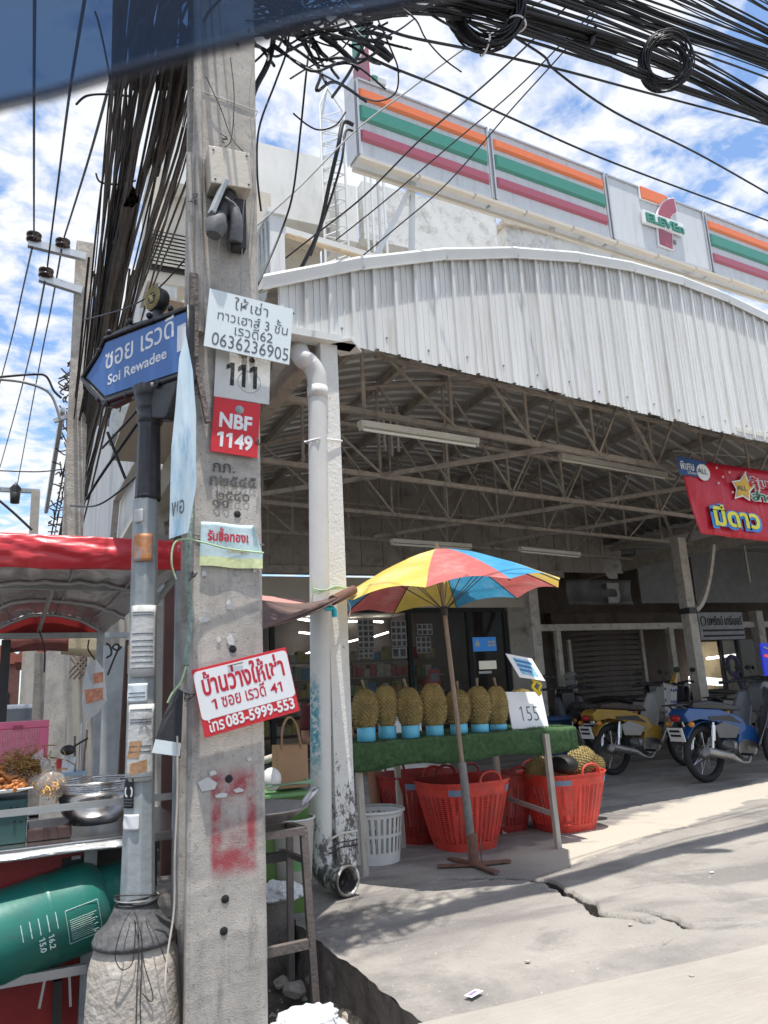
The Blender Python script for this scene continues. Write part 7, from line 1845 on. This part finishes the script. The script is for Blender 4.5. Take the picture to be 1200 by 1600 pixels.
    mb = MB(); mb.tube([V(.40,.10,.22), V(.34,.24,.02)], .011, 6); part('side_stand', mb, m_dark, t_, local=True)
    mb = MB(); mb.box(V(-.37,0,.50), (.012,.19,.14), Matrix.Rotation(RAD(-15),3,'Y')); npl = part('number_plate', mb, m_paper, t_, local=True)
    mb = MB()
    for z in (.535,.49): mb.box(V(-.382-(z-.5)*.3,0,z), (.004,.13,.022), Matrix.Rotation(RAD(-15),3,'Y'))
    part('plate_print', mb, m_blk, npl, local=True, kind='stuff')
    mb = MB(); mb.tube([V(-.28,-.10,.75), V(-.36,-.06,.79), V(-.36,.06,.79), V(-.28,.10,.75)], .011, 7); part('grab_rail', mb, m_dark, t_, local=True)
    return t_
m_by = pm('bike_yellow', (.33,.195,.025), .4, var=.12, coat=.3, bump=0, dirt=(.22,.15,.06), damt=.5, dscale=6); m_bw = pm('bike_cream_white', (.30,.29,.27), .4, var=.08, coat=.3, bump=0, dirt=(.22,.2,.18), damt=.5, dscale=6)
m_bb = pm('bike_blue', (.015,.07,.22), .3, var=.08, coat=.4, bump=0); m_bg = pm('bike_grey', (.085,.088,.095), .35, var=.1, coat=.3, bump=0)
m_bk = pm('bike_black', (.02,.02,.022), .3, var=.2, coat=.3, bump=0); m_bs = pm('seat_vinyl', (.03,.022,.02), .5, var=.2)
yb = at(970,1212,Z=0); bb_ = at(1106,1224,Z=0)
m1 = motorbike('motorbike', 'yellow motorbike with cream white leg shields and a spotted cloth on its bars', (yb.x, yb.y+.1, 0), RAD(4), (m_by, m_bw, pm('seat_brown', (.045,.028,.022), .5)))
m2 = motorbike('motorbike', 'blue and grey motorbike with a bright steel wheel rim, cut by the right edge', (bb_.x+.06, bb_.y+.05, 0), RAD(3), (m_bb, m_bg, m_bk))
# spotted cloth in the yellow bike's basket
cl = thing('spotted_cloth', 'white cloth with blue spots hung over the front of the yellow motorbike', 'cloth', (yb.x+.86, yb.y-.1, .8))
fx = V(yb.x+.80, yb.y+.0, .62); mb = MB()
mb.grid(lambda u, v: fx+V(.22*(u-.5)*(1-.35*(1-v))+.07*v+.0, -.06-.05*math.sin(u*math.pi)+.015*math.sin(u*14), .40*v-.04*math.sin(u*3)), 16, 12); part('sheet', mb, m_bw, cl, solid=.004)
for i in range(5):
    for j in range(3):
        u, v = (i+.5)/5, (j+.5)/3; p = fx+V(.22*(u-.5)*(1-.35*(1-v))+.07*v, -.068-.05*math.sin(u*math.pi)+.015*math.sin(u*14), .40*v-.04*math.sin(u*3))
        mb = MB(); mb.lathe([(0,.001),(.017,0)], p, 8, (X_, Z_, NF)); part('spot', mb, pm('navy_spot', (.04,.05,.16), .7), cl)
mb = MB(); mb.tube([fx+V(.15,-.02,.36), fx+V(.22,-.02,.50)], [.05,.02], 10); part('yellow_handle_cover', mb, m_by, cl)
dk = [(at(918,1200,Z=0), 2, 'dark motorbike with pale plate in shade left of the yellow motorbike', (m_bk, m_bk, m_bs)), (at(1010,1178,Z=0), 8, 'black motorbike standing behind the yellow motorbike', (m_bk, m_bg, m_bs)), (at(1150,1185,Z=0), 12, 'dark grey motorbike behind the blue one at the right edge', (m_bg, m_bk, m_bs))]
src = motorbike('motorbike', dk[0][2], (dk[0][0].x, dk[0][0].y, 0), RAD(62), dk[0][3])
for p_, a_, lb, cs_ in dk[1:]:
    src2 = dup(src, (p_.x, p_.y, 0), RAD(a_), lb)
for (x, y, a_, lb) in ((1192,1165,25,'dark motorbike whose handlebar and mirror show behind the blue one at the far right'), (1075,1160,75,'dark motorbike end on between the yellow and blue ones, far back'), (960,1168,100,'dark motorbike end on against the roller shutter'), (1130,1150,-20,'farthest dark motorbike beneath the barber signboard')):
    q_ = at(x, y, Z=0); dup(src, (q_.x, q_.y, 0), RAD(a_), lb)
# blue bin behind price board
p = at(870,1130,Y=8.2); mb = MB(); mb.lathe([(.16,0),(.19,.62),(.2,.62),(.2,.66),(0,.68)], (p.x,8.2,0), 22); solo('blue_bin', mb, pm('dark_blue_bin', (.02,.05,.12), .5), 'dark blue lidded bin in the shade behind the price board', 'bin', (p.x, 8.2, 0))

# ================================================================== RED BANNER
RBY = 5.9
fr = board(at(1058,713,Y=RBY), at(1260,747,Y=RBY), at(1094,832,Y=RBY)); o, ax, ay, n, w_, h_ = fr
rb = thing('red_banner', 'glossy red promotional vinyl banner with blue corner hung under the canopy', 'banner', on(fr,.5,1))
skew = (at(1094,832,Y=RBY)-at(1058,713,Y=RBY)); tlp, trp = at(1058,713,Y=RBY), at(1260,747,Y=RBY)
blp, brp = at(1095,833,Y=RBY), at(1290,858,Y=RBY)
def rbp(u, v, z=0): return (blp*(1-u)+brp*u)*(1-v)+(tlp*(1-u)+trp*u)*v+V(0,-1,0)*z+V(0,.012*math.sin(u*34+v*3)*(1-v*.6)*max(0,(1-u*1.5))+.012*math.sin(u*9+v*5),0)
m_rb = pm('banner_red', (.52,.012,.03), .3, var=.12, bump=.15, bscale=5, dirt=(.62,.09,.13), damt=.6, dscale=3, stretch=(5,5,1))
mb = MB(); mb.grid(lambda u, v: rbp(u, v), 60, 14); part('cloth', mb, m_rb, rb, solid=.003)
def rq(x, y, e=0): return at(x, y, Y=RBY-.02-e)
bax = V(1,0,0)*1.0; sl_ = (rq(1190,826)-rq(1117,812)); bax = sl_.normalized(); bay = (rq(1060,720)-rq(1094,832)).normalized()
bay = (V(0,0,1)+bay*.6).normalized()
def poly(nm, pts, e, m_): 
    mb = MB(); P_ = [rq(x, y, e) for x, y in pts]; mb.add(P_+[p+V(0,.002,0) for p in P_], [tuple(range(len(P_)))]+[tuple(range(len(P_), 2*len(P_)))[::-1]]); return part(nm, mb, m_, rb)
poly('blue_corner', [(1057,712),(1062,741),(1100,747),(1104,722)], .012, pm('banner_blue', (.03,.09,.25), .4, bump=0))
def ell(cx_, cy_, rx_, ry_, n_=24): return [(cx_+rx_*math.cos(k*2*math.pi/n_)+ry_*.25*math.sin(k*2*math.pi/n_), cy_+ry_*math.sin(k*2*math.pi/n_)) for k in range(n_)][::-1]
poly('round_badge', ell(1099,738,10,13), .018, m_lett)
def word(nm, body, x0, y0, x1, y1, hpx, m_, e, bold, f=None):
    a_ = rq(x0, y0, e); b_ = rq(x1, y1, e); letters(nm, body, a_, (b_-a_).normalized(), bay, w=(b_-a_).length, h=(rq(x0,y0-hpx,e)-a_).length, mat=m_, parent=rb, bold=bold, ext=.001, f=f)
word('badge_word', 'ALL', 1091, 739, 1106, 742, 8, m_ink, .024, .0, 1)
word('corner_words', 'พิเศษ', 1064, 733, 1086, 736, 13, m_lett, .018, .012)
word('corner_words', 'เดือน', 1075, 740, 1088, 742, 5, m_lett, .018, .0)
def starpx(cx_, cy_, R_, r_): return [(cx_+(R_ if k % 2 == 0 else r_)*math.sin(k*math.pi/5+.12)*.85, cy_-(R_ if k % 2 == 0 else r_)*math.cos(k*math.pi/5+.12)) for k in range(10)][::-1]
poly('star', starpx(1162,762,24,14), .016, m_lett); poly('star', starpx(1162,762,20,11), .022, pm('gold_star', (.66,.42,.06), .5, bump=0))
word('star_word', 'ALL', 1153, 765, 1168, 767, 7, m_ink, .028, .0, 1)
gcol = pm('banner_green', (.02,.2,.08), .5, bump=0)
word('headline_outline', 'คุ้มค่า', 1171, 766, 1232, 772, 22, m_lett, .018, .09); word('headline', 'คุ้มค่า', 1173, 765, 1230, 771, 20, m_dred, .026, .02)
word('headline_outline', 'ล่าดาว', 1175, 783, 1236, 789, 18, m_lett, .020, .09); word('headline', 'ล่าดาว', 1177, 782, 1234, 788, 16, gcol, .028, .02)
word('big_words_outline', 'มีดาว', 1115, 825, 1194, 833, 39, pm('banner_sky_blue', (.05,.27,.70), .4, bump=0), .018, .10); word('big_words', 'มีดาว', 1119, 821, 1190, 828, 33, pm('banner_yellow', (.80,.72,.06), .4, bump=0), .026, .03)
for (x, y) in ((1120,731),(1140,738),(1165,738),(1123,755),(1145,769),(1130,745)): poly('sparkle', starpx(x, y, 2.6, .9), .014, m_lett)
mb = MB(); mb.tube([tlp+V(0,0,.005), tlp+V(-.05,.0,.06), cp(5.6, RBY-4.54-1.0, ZC)], .004, 4); part('tie_cord', mb, m_grey, rb)
# ================================================================== OVERHEAD CABLES
def wire(label, pts, r=.007, m=m_black, group='overhead cables', name='overhead_cable', k=8):
    P_ = smooth_pts([at(x, y, Y=Y) for x, y, Y in pts], k); mb = MB(); mb.tube(P_, r, 7)
    return solo(name, mb, m, label, 'cable', P_[0], group)
wire('cable from the top edge dropping straight to the leftmost insulator', [(54,-40,3.6),(54,0,3.8),(53,180,5.6),(53,372,8.9)], .010)
wire('cable dropping to the lower left insulator, second from the left', [(138,-40,3.4),(132,0,3.6),(108,150,5),(90,290,7),(73,424,8.9)], .010)
wire('slanting cable ending at the right insulator of the upper crossarm', [(178,100,4),(166,150,4.6),(135,260,6.2),(98,378,8.9)], .010)
wire('left distant line crossing the pale sky down to the left edge', [(50,388,9),(36,450,12),(18,530,15),(-6,620,20)], .012)
wire('second distant line from the lower insulator to the left edge', [(70,440,9),(50,540,13),(25,640,18),(0,730,24)], .012)
wire('third distant line running down to the small far insulator', [(96,390,9),(80,480,12),(60,580,16),(27,757,24)], .012)
wire('grey service wire sagging from the left edge to the cable knot', [(-10,592,9),(40,598,9),(78,615,9),(94,655,9)], .016, m_grey)
wire('black service wire above the grey one at the left edge', [(-10,590,9),(50,585,9),(72,588,9),(84,610,9),(96,622,9)], .014)
wire('thin horizontal wire low in the sky at the left', [(-10,735,10),(60,737,10),(105,732,10)], .008)
wire('short thick cable falling behind the red tarp at the far left', [(-6,778,9),(20,800,9),(50,828,9)], .014)
wire('curved cut cable end poking out left of the dark cable bundle', [(119,163,4.2),(135,150,4.1),(165,147,4.1),(210,151,4.0)], .007)
wire('short stray cable end left of the bundle at insulator height', [(150,271,5),(158,285,5),(190,288,5),(212,282,5)], .007)
wire('two strand service cable swinging from the sign end to the concrete pole top', [(425,-10,3.0),(428,50,3.0),(420,95,3.0),(400,135,2.95),(392,160,2.9)], .014)
wire('thin line falling beside the right edge of the concrete pole', [(452,40,3.0),(448,80,3.0),(430,130,3.0),(405,200,3.0),(402,270,3.0),(408,330,3.1)], .005)
wire('long thin cable hanging nearly straight down left of the lattice mast', [(485,60,3.4),(478,120,3.4),(470,200,3.5),(458,300,3.6),(440,360,3.7),(410,430,3.6),(398,455,3.4)], .006)
wire('loop of cable left of the lattice mast', [(458,177,3.5),(480,195,3.5),(500,203,3.5),(525,195,3.5),(540,175,3.5)], .005)
wire('grey service wire crossing the whole sign from upper right to the pole', [(880,-20,3.6),(800,30,3.8),(720,80,4.2),(640,140,4.4),(560,200,4.4),(470,290,4.2),(390,362,3.8)], .006, m_grey)
wire('thick black cable slanting across the first sign panel to the roof edge', [(905,-10,4.0),(840,55,4.3),(760,130,4.6),(660,215,5),(570,305,5.4),(495,365,6),(440,408,6.4)], .008)
wire('black cable slanting to the metal fascia, middle one of three', [(940,5,4.0),(868,78,4.4),(800,145,4.8),(700,230,5.2),(600,315,5.8),(525,375,6.4)], .0065)
wire('black cable slanting to the canopy edge, rightmost of three', [(960,-10,4.0),(868,95,4.5),(800,170,5.0),(700,285,5.6),(620,355,6),(560,405,6.4)], .0065)
wire('black cable running from the pole top across the sky under the right coil', [(590,40,3),(640,58,3),(760,82,3.1),(880,110,3.2),(1000,142,3.4),(1200,195,3.6),(1260,215,3.7)], .008)
wire('black cable crossing above the second sign panel to the right edge', [(545,70,3),(600,100,3),(700,140,3.2),(800,185,3.4),(960,255,3.7),(1200,345,4.0),(1260,370,4.1)], .007)
wire('kinked cable running from the large coil down to the right edge', [(760,25,3.2),(800,55,3.2),(850,88,3.3),(870,112,3.4),(960,175,3.6),(1090,240,3.9),(1200,302,4.1),(1250,330,4.2)], .008)
wire('thin cable from the concrete pole passing over the sign end panel', [(428,75,3),(470,100,3.1),(520,125,3.4),(560,150,3.8)], .006)
wire('drooping loop over the first orange stripe', [(590,30,3.2),(612,80,3.2),(622,110,3.3),(618,145,3.4),(590,158,3.6),(556,148,3.8)], .005)
wire('black cable bunch dropping from the sign end to the canopy, left one', [(552,195,5.6),(536,192,5.6),(528,230,5.6),(514,290,5.8),(498,360,6.1),(470,420,6.3)], .020)
wire('black cable bunch dropping from the sign end, right one', [(552,205,5.6),(540,206,5.6),(534,250,5.6),(520,300,5.8),(503,350,6.1),(485,400,6.3)], .012)
wire('thin grey conduit on the white wall right of the cable bunch', [(522,285,11),(526,340,11),(527,400,11),(527,430,11)], .018, m_grey)
wire('short cut cable stub pointing down left at the lattice mast', [(578,48,4),(548,110,4.4),(519,152,4.8)], .012)
wire('taut cable passing in front of the pole emblem to the dark bundle', [(300,392,3.4),(250,448,3.6),(200,480,4),(130,500,5)], .004)
wire('cable crossing behind the street sign post at mid height', [(300,540,5),(230,640,5.5),(160,740,6.5),(135,780,7)], .012)
wire('second cable crossing behind the street sign post', [(265,575,5),(215,640,5.5),(160,700,6.5)], .010)
wire('thin drooping wire below the street sign', [(222,735,6),(190,765,6.5),(150,790,7),(110,790,8)], .008)
wire('short wire slanting down right behind the sign post', [(168,675,6),(185,720,6),(196,748,6)], .012)
wire('beige cable running down the left edge of the concrete pole', [(277,1150,2.72),(277,1240,2.72),(273,1340,2.72),(272,1420,2.72),(262,1490,2.70),(258,1540,2.68),(264,1570,2.68)], .0032, pm('beige_cable', (.48,.42,.36), .5, bump=0), group='cables on the concrete pole')
wire('thin wire down the front of the concrete pole from its top', [(395,100,2.70),(390,160,2.71),(396,260,2.72),(388,390,2.73)], .0018, m_grey, group='cables on the concrete pole')
wire('crossed thin wire high on the concrete pole', [(322,120,2.72),(345,170,2.73),(362,215,2.72),(385,242,2.66)], .0022, m_black2, group='cables on the concrete pole')
wire('thin wire from the pole knot up to the right', [(352,230,2.72),(362,214,2.72),(366,150,2.72),(360,90,2.72)], .0022, m_black2, group='cables on the concrete pole')
wire('pale wire hanging under the left cable closure', [(343,372,2.66),(341,400,2.70),(342,452,2.71)], .0018, m_grey, group='cables on the concrete pole')
wire('pale wire under the right cable closure', [(385,290,2.66),(380,330,2.67),(378,400,2.70),(376,460,2.70)], .0018, m_grey, group='cables on the concrete pole')
# grey plastic conduits strapped up the left of the pole
for k, (xa, ya, xb, yb, r_, lb) in enumerate(((308,-30,312,520,.017,'thick grey conduit running up the left side of the concrete pole'),(296,240,300,540,.011,'thin dusty conduit left of the thick one on the pole'))):
    mb = MB(); a, b = at(xa,ya,Y=2.735), at(xb,yb,Y=2.735); mb.tube([a+(b-a)*(i/12)+V(.002*noise.noise(V(i,k,0)),0,0) for i in range(13)], r_, 10)
    solo('conduit', mb, m_pole, lb, 'conduit', b, 'conduits on the concrete pole')
mb = MB(); a, b = at(300,540,Y=2.72), at(334,690,Y=2.72); mb.bar(at(302,430,Y=2.72), at(303,560,Y=2.72), .035, .03); mb.bar(at(303,555,Y=2.72), at(325,660,Y=2.715), .026, .02); solo('timber_strip', mb, pm('grey_bark', (.16,.13,.115), .9, var=.4, scale=30, bump=.8, bscale=60), 'splintered grey timber strip hanging left of the white 111 plate', 'timber', b)
# small knots of twisted wire on the pole
rnd = random.Random(21)
for k, (x, y, s_) in enumerate(((300,900,9),(296,1090,10),(305,610,11),(298,310,12),(350,215,8),(402,690,6),(297,720,9))):
    mb = MB(); c_ = at(x, y, Y=2.715)
    mb.tube(smooth_pts([c_+V(rnd.uniform(-1,1)*s_*.0022, rnd.uniform(-.01,.01), rnd.uniform(-1,1)*s_*.0022) for i in range(9)], 4), .0016, 5)
    solo('wire_knot', mb, m_black2, ['twisted wire knot level with the leaflet','wire knot left of the red rental sign','wire tangle left of the 111 plate','wire tangle left of the junction box','dark knot above the junction box','wire end right of the red NBF plate','wire knot beside the cast numerals'][k], 'wire', c_, 'wire knots on the concrete pole')
# ---- bundles nobody could count
def bundle(path, n, spread, seed, rr=(.006,.012), wob=.02, m=m_black, sub=3, ns=5):
    rnd = random.Random(seed); mb = MB(); P_ = [at(x, y, Y=Y) for x, y, Y in path]
    P_ = smooth_pts(P_, sub)
    n_ = len(P_)
    for i in range(n):
        a, b = rnd.gauss(0, .5), rnd.gauss(0, .5); s1, s2 = rnd.uniform(-1,1), rnd.uniform(-1,1); q = []
        ph = rnd.uniform(0, 9); w_ = rnd.uniform(.3,1)
        for j, p in enumerate(P_):
            t_ = j/(n_-1); d = (P_[min(j+1,n_-1)]-P_[max(j-1,0)]); u, v_ = orth(d); sp_ = spread(t_)
            cr = (s1*(t_-.5)*.8, s2*(t_-.5)*.8)
            q.append(p+u*(sp_[0]*(a+cr[0])+wob*w_*math.sin(t_*9+ph))+v_*(sp_[1]*(b+cr[1])+wob*w_*math.cos(t_*7+ph*2))-V(0,0,abs(rnd.gauss(0,.004))))
        mb.tube(q, rnd.uniform(*rr), ns, cap=False)
    return mb
mb = bundle([(262,-60,2.5),(240,0,2.8),(222,110,3.5),(205,220,4.3),(185,330,5.4),(168,450,6.6),(148,600,8.6)], 50, lambda t_: (.23-.10*t_,.22-.06*t_), 4, (.0035,.009), .02)
solo('cable_bundle', mb, m_black2, 'dense brown black bundle of cables hanging left of the concrete pole', 'cables', at(205,220,Y=4.3), kind='stuff')
mb = bundle([(170,420,7.2),(148,600,8.6),(122,740,11.5),(98,850,15.5),(75,940,24)], 30, lambda t_: (.17,.17), 5, (.008,.018), .03)
mb2 = bundle([(205,300,4.9),(182,430,6.2),(160,560,7.8),(135,680,9.8),(108,800,13.5)], 9, lambda t_: (.10,.10), 15, (.02,.035), .03)
solo('cable_bundle', mb, m_black2, 'lower end of the dark cable bundle converging down the soi', 'cables', at(148,600,Y=8.6), kind='stuff')
solo('cable_bundle', mb2, m_black2, 'core of thick tarred cables inside the left bundle', 'cables', at(160,560,Y=7.8), kind='stuff')
mb = bundle([(300,60,2.9),(282,150,3.4),(262,250,4),(238,340,4.9),(215,420,5.8),(190,520,7.2),(165,640,9)], 16, lambda t_: (.14,.10), 6, (.005,.010), .02)
solo('cable_bundle', mb, m_black2, 'loose cables fanning between the bundle and the concrete pole', 'cables', at(262,250,Y=4), kind='stuff')
mb = bundle([(285,90,3),(262,200,3.6),(245,265,4.1)], 14, lambda t_: (.05,.05), 16, (.006,.012), .01); solo('cable_bundle', mb, m_black2, 'thick taped run of cables nearest the concrete pole at its left', 'cables', at(262,200,Y=3.6), kind='stuff')
# right-hand bundles, running off along the street
specs = [([(560,-50,2.9),(700,-15,2.95),(850,25,3.0),(1000,75,3.2),(1100,120,3.3),(1210,182,3.4),(1300,235,3.5)], 25, .085, 8), ([(760,-60,3.0),(900,-15,3.1),(1020,30,3.2),(1200,95,3.4),(1320,145,3.5)], 29, .09, 9),
         ([(980,-60,3.1),(1080,-10,3.2),(1200,50,3.3),(1320,110,3.4)], 14, .08, 10), ([(800,40,3),(900,75,3.05),(1040,130,3.2),(1200,186,3.4),(1290,225,3.4)], 9, .02, 11), ([(560,10,2.9),(680,5,3.0),(800,35,3.1),(960,80,3.2)], 16, .08, 12), ([(1130,-40,3.2),(1200,8,3.3),(1300,60,3.4)], 5, .05, 14)]
for i, (pth, n, s_, sd_x) in enumerate(specs):
    mb = bundle(pth, n, lambda t_, s_=s_: (s_, s_*1.0), sd_x, (.004,.010), .012)
    solo('cable_bundle', mb, m_black, ['lower sweep of black cables from the pole to the right edge','dense middle sweep of black cables at the upper right','highest sparse sweep of cables at the upper right corner','four thick cables along the underside of the right sweep','tangle of cables leaving the pole top to the right','few cables cutting the upper right corner'][i], 'cables', at(*pth[2][:2], Y=pth[2][2]), kind='stuff')
# messy tangle round the pole top
rnd = random.Random(31); mb = MB()
for k in range(120):
    c0 = (rnd.gauss(455,75), rnd.gauss(10,38)); an = rnd.uniform(-.6,1.3); L_ = rnd.uniform(60,200)
    P_ = [(c0[0]+L_*(i/4-.5)*math.cos(an)+rnd.gauss(0,9), c0[1]+L_*(i/4-.5)*math.sin(an)+rnd.gauss(0,9)+8*math.sin(i), 2.75+rnd.uniform(.0,.5)) for i in range(5)]
    mb.tube(smooth_pts([at(*p[:2], Y=p[2]) for p in P_], 5), rnd.uniform(.004,.009), 5)
for k in range(46):
    x = rnd.uniform(185,300); P_ = [(x+rnd.gauss(0,4), -30, 2.8), (x-4+rnd.gauss(0,6), 60, 3.0), (x-10+rnd.gauss(0,6), 140, 3.4)]
    mb.tube(smooth_pts([at(*p[:2], Y=p[2]) for p in P_], 5), rnd.uniform(.004,.008), 5)
solo('cable_tangle', mb, m_black, 'wild tangle of black wires round the top of the concrete pole', 'cables', at(455,20,Y=2.9), kind='stuff')
mb = MB()
for k, (x0, y0, x1, y1) in enumerate(((490,40,560,110),(500,55,555,100),(510,60,600,68),(530,48,610,95),(560,52,612,60),(585,70,613,92))):
    mb = MB(); mb.tube(smooth_pts([at(x0,y0,Y=2.95), at((x0+x1)/2,(y0+y1)/2-4,Y=2.95), at(x1,y1,Y=2.95)]), .014 if k % 2 else .010, 7); solo('cable_stub', mb, m_black, ['cut cable stub pointing at the pole sign','second cut stub just above it','horizontal taped stub right of the pole top','slanting cut stub above the first sign panel','short thick stub at the root of the right sweep','shortest stub pointing down right of the pole sign'][k], 'cable', at(x0,y0,Y=2.95), 'cut cable stubs')
# coils
def coil(cx, cy, Y, rx, ry, n, lb, seed, thick=.035, r_=.006, open_=0):
    rnd = random.Random(seed); c_ = at(cx, cy, Y=Y); s_ = (c_-CAM).length/1200; t_ = thing('cable_coil', lb, 'cable coil', c_, 'coils of spare cable')
    mb = MB()
    for k in range(n):
        ox, oy, oz = rnd.gauss(0,thick*.4), rnd.gauss(0,thick*.5), rnd.gauss(0,thick*.4); ex, ez = rnd.uniform(.92,1.06), rnd.uniform(.92,1.06); tl = rnd.uniform(-.12,.12)
        mb.tube([c_+_rt*(ox+rx*s_*ex*math.cos(q))+V(0,oy+tl*rx*s_*math.sin(q),0)+_up*(oz+ry*s_*ez*math.sin(q)) for q in [i*math.pi/18 for i in range(36)]], r_, 5, closed=True)
    part('turns', mb, m_black, t_, kind='stuff')
    return t_, c_, s_
t_, c_, s_ = coil(762,8,3.0,42,52,34,'large coil of black cable with white ties, upper middle of the sky',3,.055,.006)
for a_ in (RAD(-95), RAD(-28)):
    p = c_+_rt*(42*s_*math.cos(a_))+_up*(52*s_*math.sin(a_)); rd = (_rt*math.cos(a_)+_up*math.sin(a_)); mb = MB(); mb.tube([p+rd*(.052*math.cos(q))+V(0,.052*math.sin(q),0) for q in [i*math.pi/8 for i in range(16)]], .006, 6, closed=True); part('white_tie', mb, m_lett, t_)
coil(1040,97,3.1,29,31,30,'smaller messy coil of black cable hanging from the right sweep',5,.035,.0045)
mb = MB(); mb.tube(smooth_pts([at(1022,128,Y=3.05), at(1028,136,Y=3.05), at(1045,139,Y=3.05), at(1060,132,Y=3.05)]), .003, 5); solo('wire_loop', mb, m_black, 'thin loose loop of wire under the smaller coil', 'wire', at(1040,138,Y=3.05))
mb = MB(); mb.tube([at(931,40,Y=3.1), at(927,52,Y=3.08), at(924,64,Y=3.08), at(922,71,Y=3.08)], [.008,.022,.022,.006], 9); solo('cable_joint', mb, m_black, 'small drop shaped black joint hanging left of the smaller coil', 'joint', at(925,60,Y=3.08))
# ---- far electricity pole with crossarms and insulators
q_ = thing('electricity_pole', 'pale concrete electricity pole behind the cables with two crossarms', 'pole', (at(140,600,Y=9.2).x, 9.2, -.2))
mb = MB(); a = at(146,380,Y=9.2); b = at(112,845,Y=9.2)
mb.prism([(-.11,-.2),(.13,-.2),(.105,a.z),(-.09,a.z)], V(b.x,9.2,0), X_, Z_, V(0,.2,0)); part('shaft', mb, m_base, q_)
for (x0,y0,x1,y1) in ((44,380,134,402),(62,434,128,455)):
    mb = MB(); mb.bar(at(x0,y0,Y=9.1), at(x1,y1,Y=9.1), .07, .09); part('crossarm', mb, m_alu, q_)
for x, y in ((53,372),(98,382),(72,428)):
    p = at(x, y, Y=9.08); mb = MB(); mb.lathe([(0,-.05),(.05,-.05),(.085,-.035),(.085,-.015),(.055,-.005),(.055,.015),(.085,.025),(.085,.05),(.05,.065),(0,.065)], p, 18); part('insulator', mb, pm('brown_insulator', (.045,.025,.02), .25), q_)
q_ = thing('electricity_pole', 'second far electricity pole above the red tarp at the left', 'pole', (at(56,800,Y=24).x, 24, -.2))
mb = MB(); p = at(56,768,Y=24); mb.bar(V(p.x,24,-.2), p, .24); part('shaft', mb, m_cream, q_)
mb = MB(); mb.bar(at(-20,764,Y=24), at(62,768,Y=24), .12); part('crossarm', mb, m_galv, q_)
mb = MB(); p = at(24,768,Y=23.9); mb.lathe([(0,-.35),(.12,-.35),(.14,-.05),(.08,.0),(.16,.1),(.03,.25),(0,.3)], p, 12); part('insulator', mb, m_dark, q_)
q_ = thing('street_lamp_arm', 'pale metal rack with tangled connectors beside the cable bundle', 'bracket', at(95,700,Y=10))
mb = MB(); mb.tube([at(98,640,Y=10), at(72,800,Y=14)], .035, 6); part('mast', mb, m_alu, q_)
mb = MB(); mb.bar(at(84,658,Y=10), at(108,650,Y=10), .05); mb.m = 0; part('clamp', mb, m_alu, q_)
mb = MB(); rnd = random.Random(41)
for k in range(60):
    t2 = rnd.random(); c_ = at(112-t2*26+rnd.gauss(0,4), 560+t2*270, Y=9.5+t2*3); d = V(rnd.gauss(0,.06), rnd.gauss(0,.03), rnd.gauss(0,.06)); mb.tube(smooth_pts([c_-d, c_+V(rnd.gauss(0,.04),0,rnd.gauss(0,.04)), c_+d], 4), .010, 5)
solo('wire_tangle', mb, m_black2, 'knots of service wires clinging along the cable bundle', 'wires', at(100,690,Y=10), kind='stuff')

# ================================================================== TINTED STRIP of the car window the photo is taken through
D_ = .40
low = [(-60,196),(0,176),(80,158),(160,133),(240,110),(320,90),(400,70),(470,48),(540,34),(600,22),(660,8),(720,-4),(780,-30)]
wn = thing('car_window_strip', 'dark blue tinted strip with a rubber edge at the top of a car window, out of focus', 'car window', at(200,60,D=D_))
def wp(x, y, e=0): return at(x, y, D=D_+e-.00004*abs(x-300)*.2)
n_ = len(low); mb = MB()
vs = [wp(x, y-10) for x, y in low]+[wp(x, -90-(x*.02)) for x, y in low]+[wp(x, y-10, .004) for x, y in low]+[wp(x, -90-(x*.02), .004) for x, y in low]
mb.add(vs, [(i, i+1, n_+i+1, n_+i) for i in range(n_-1)]+[(2*n_+i, 3*n_+i, 3*n_+i+1, 2*n_+i+1) for i in range(n_-1)]+[(i, 2*n_+i, 2*n_+i+1, i+1) for i in range(n_-1)])
mt = bpy.data.materials.new('tint_film'); mt.use_nodes = True; t = mt.node_tree; t.nodes.clear()
o_n = N(t,'ShaderNodeOutputMaterial'); tb_ = N(t,'ShaderNodeBsdfTransparent'); tb_.inputs[0].default_value = (.25,.34,.46,1)
gl = N(t,'ShaderNodeBsdfGlossy'); gl.inputs['Roughness'].default_value = .12; gl.inputs[0].default_value = (.5,.6,.8,1); mx = N(t,'ShaderNodeMixShader'); mx.inputs[0].default_value = .05
t.links.new(tb_.outputs[0], mx.inputs[1]); t.links.new(gl.outputs[0], mx.inputs[2]); t.links.new(mx.outputs[0], o_n.inputs[0])
part('tint_film', mb, mt, wn)
mb = MB(); mb.tube([wp(x, y-11, .002) for x, y in low], .0034, 8); part('rubber_edge', mb, pm('grey_rubber_edge', (.055,.06,.085), .6, var=.2, bump=0, alpha=.6), wn)
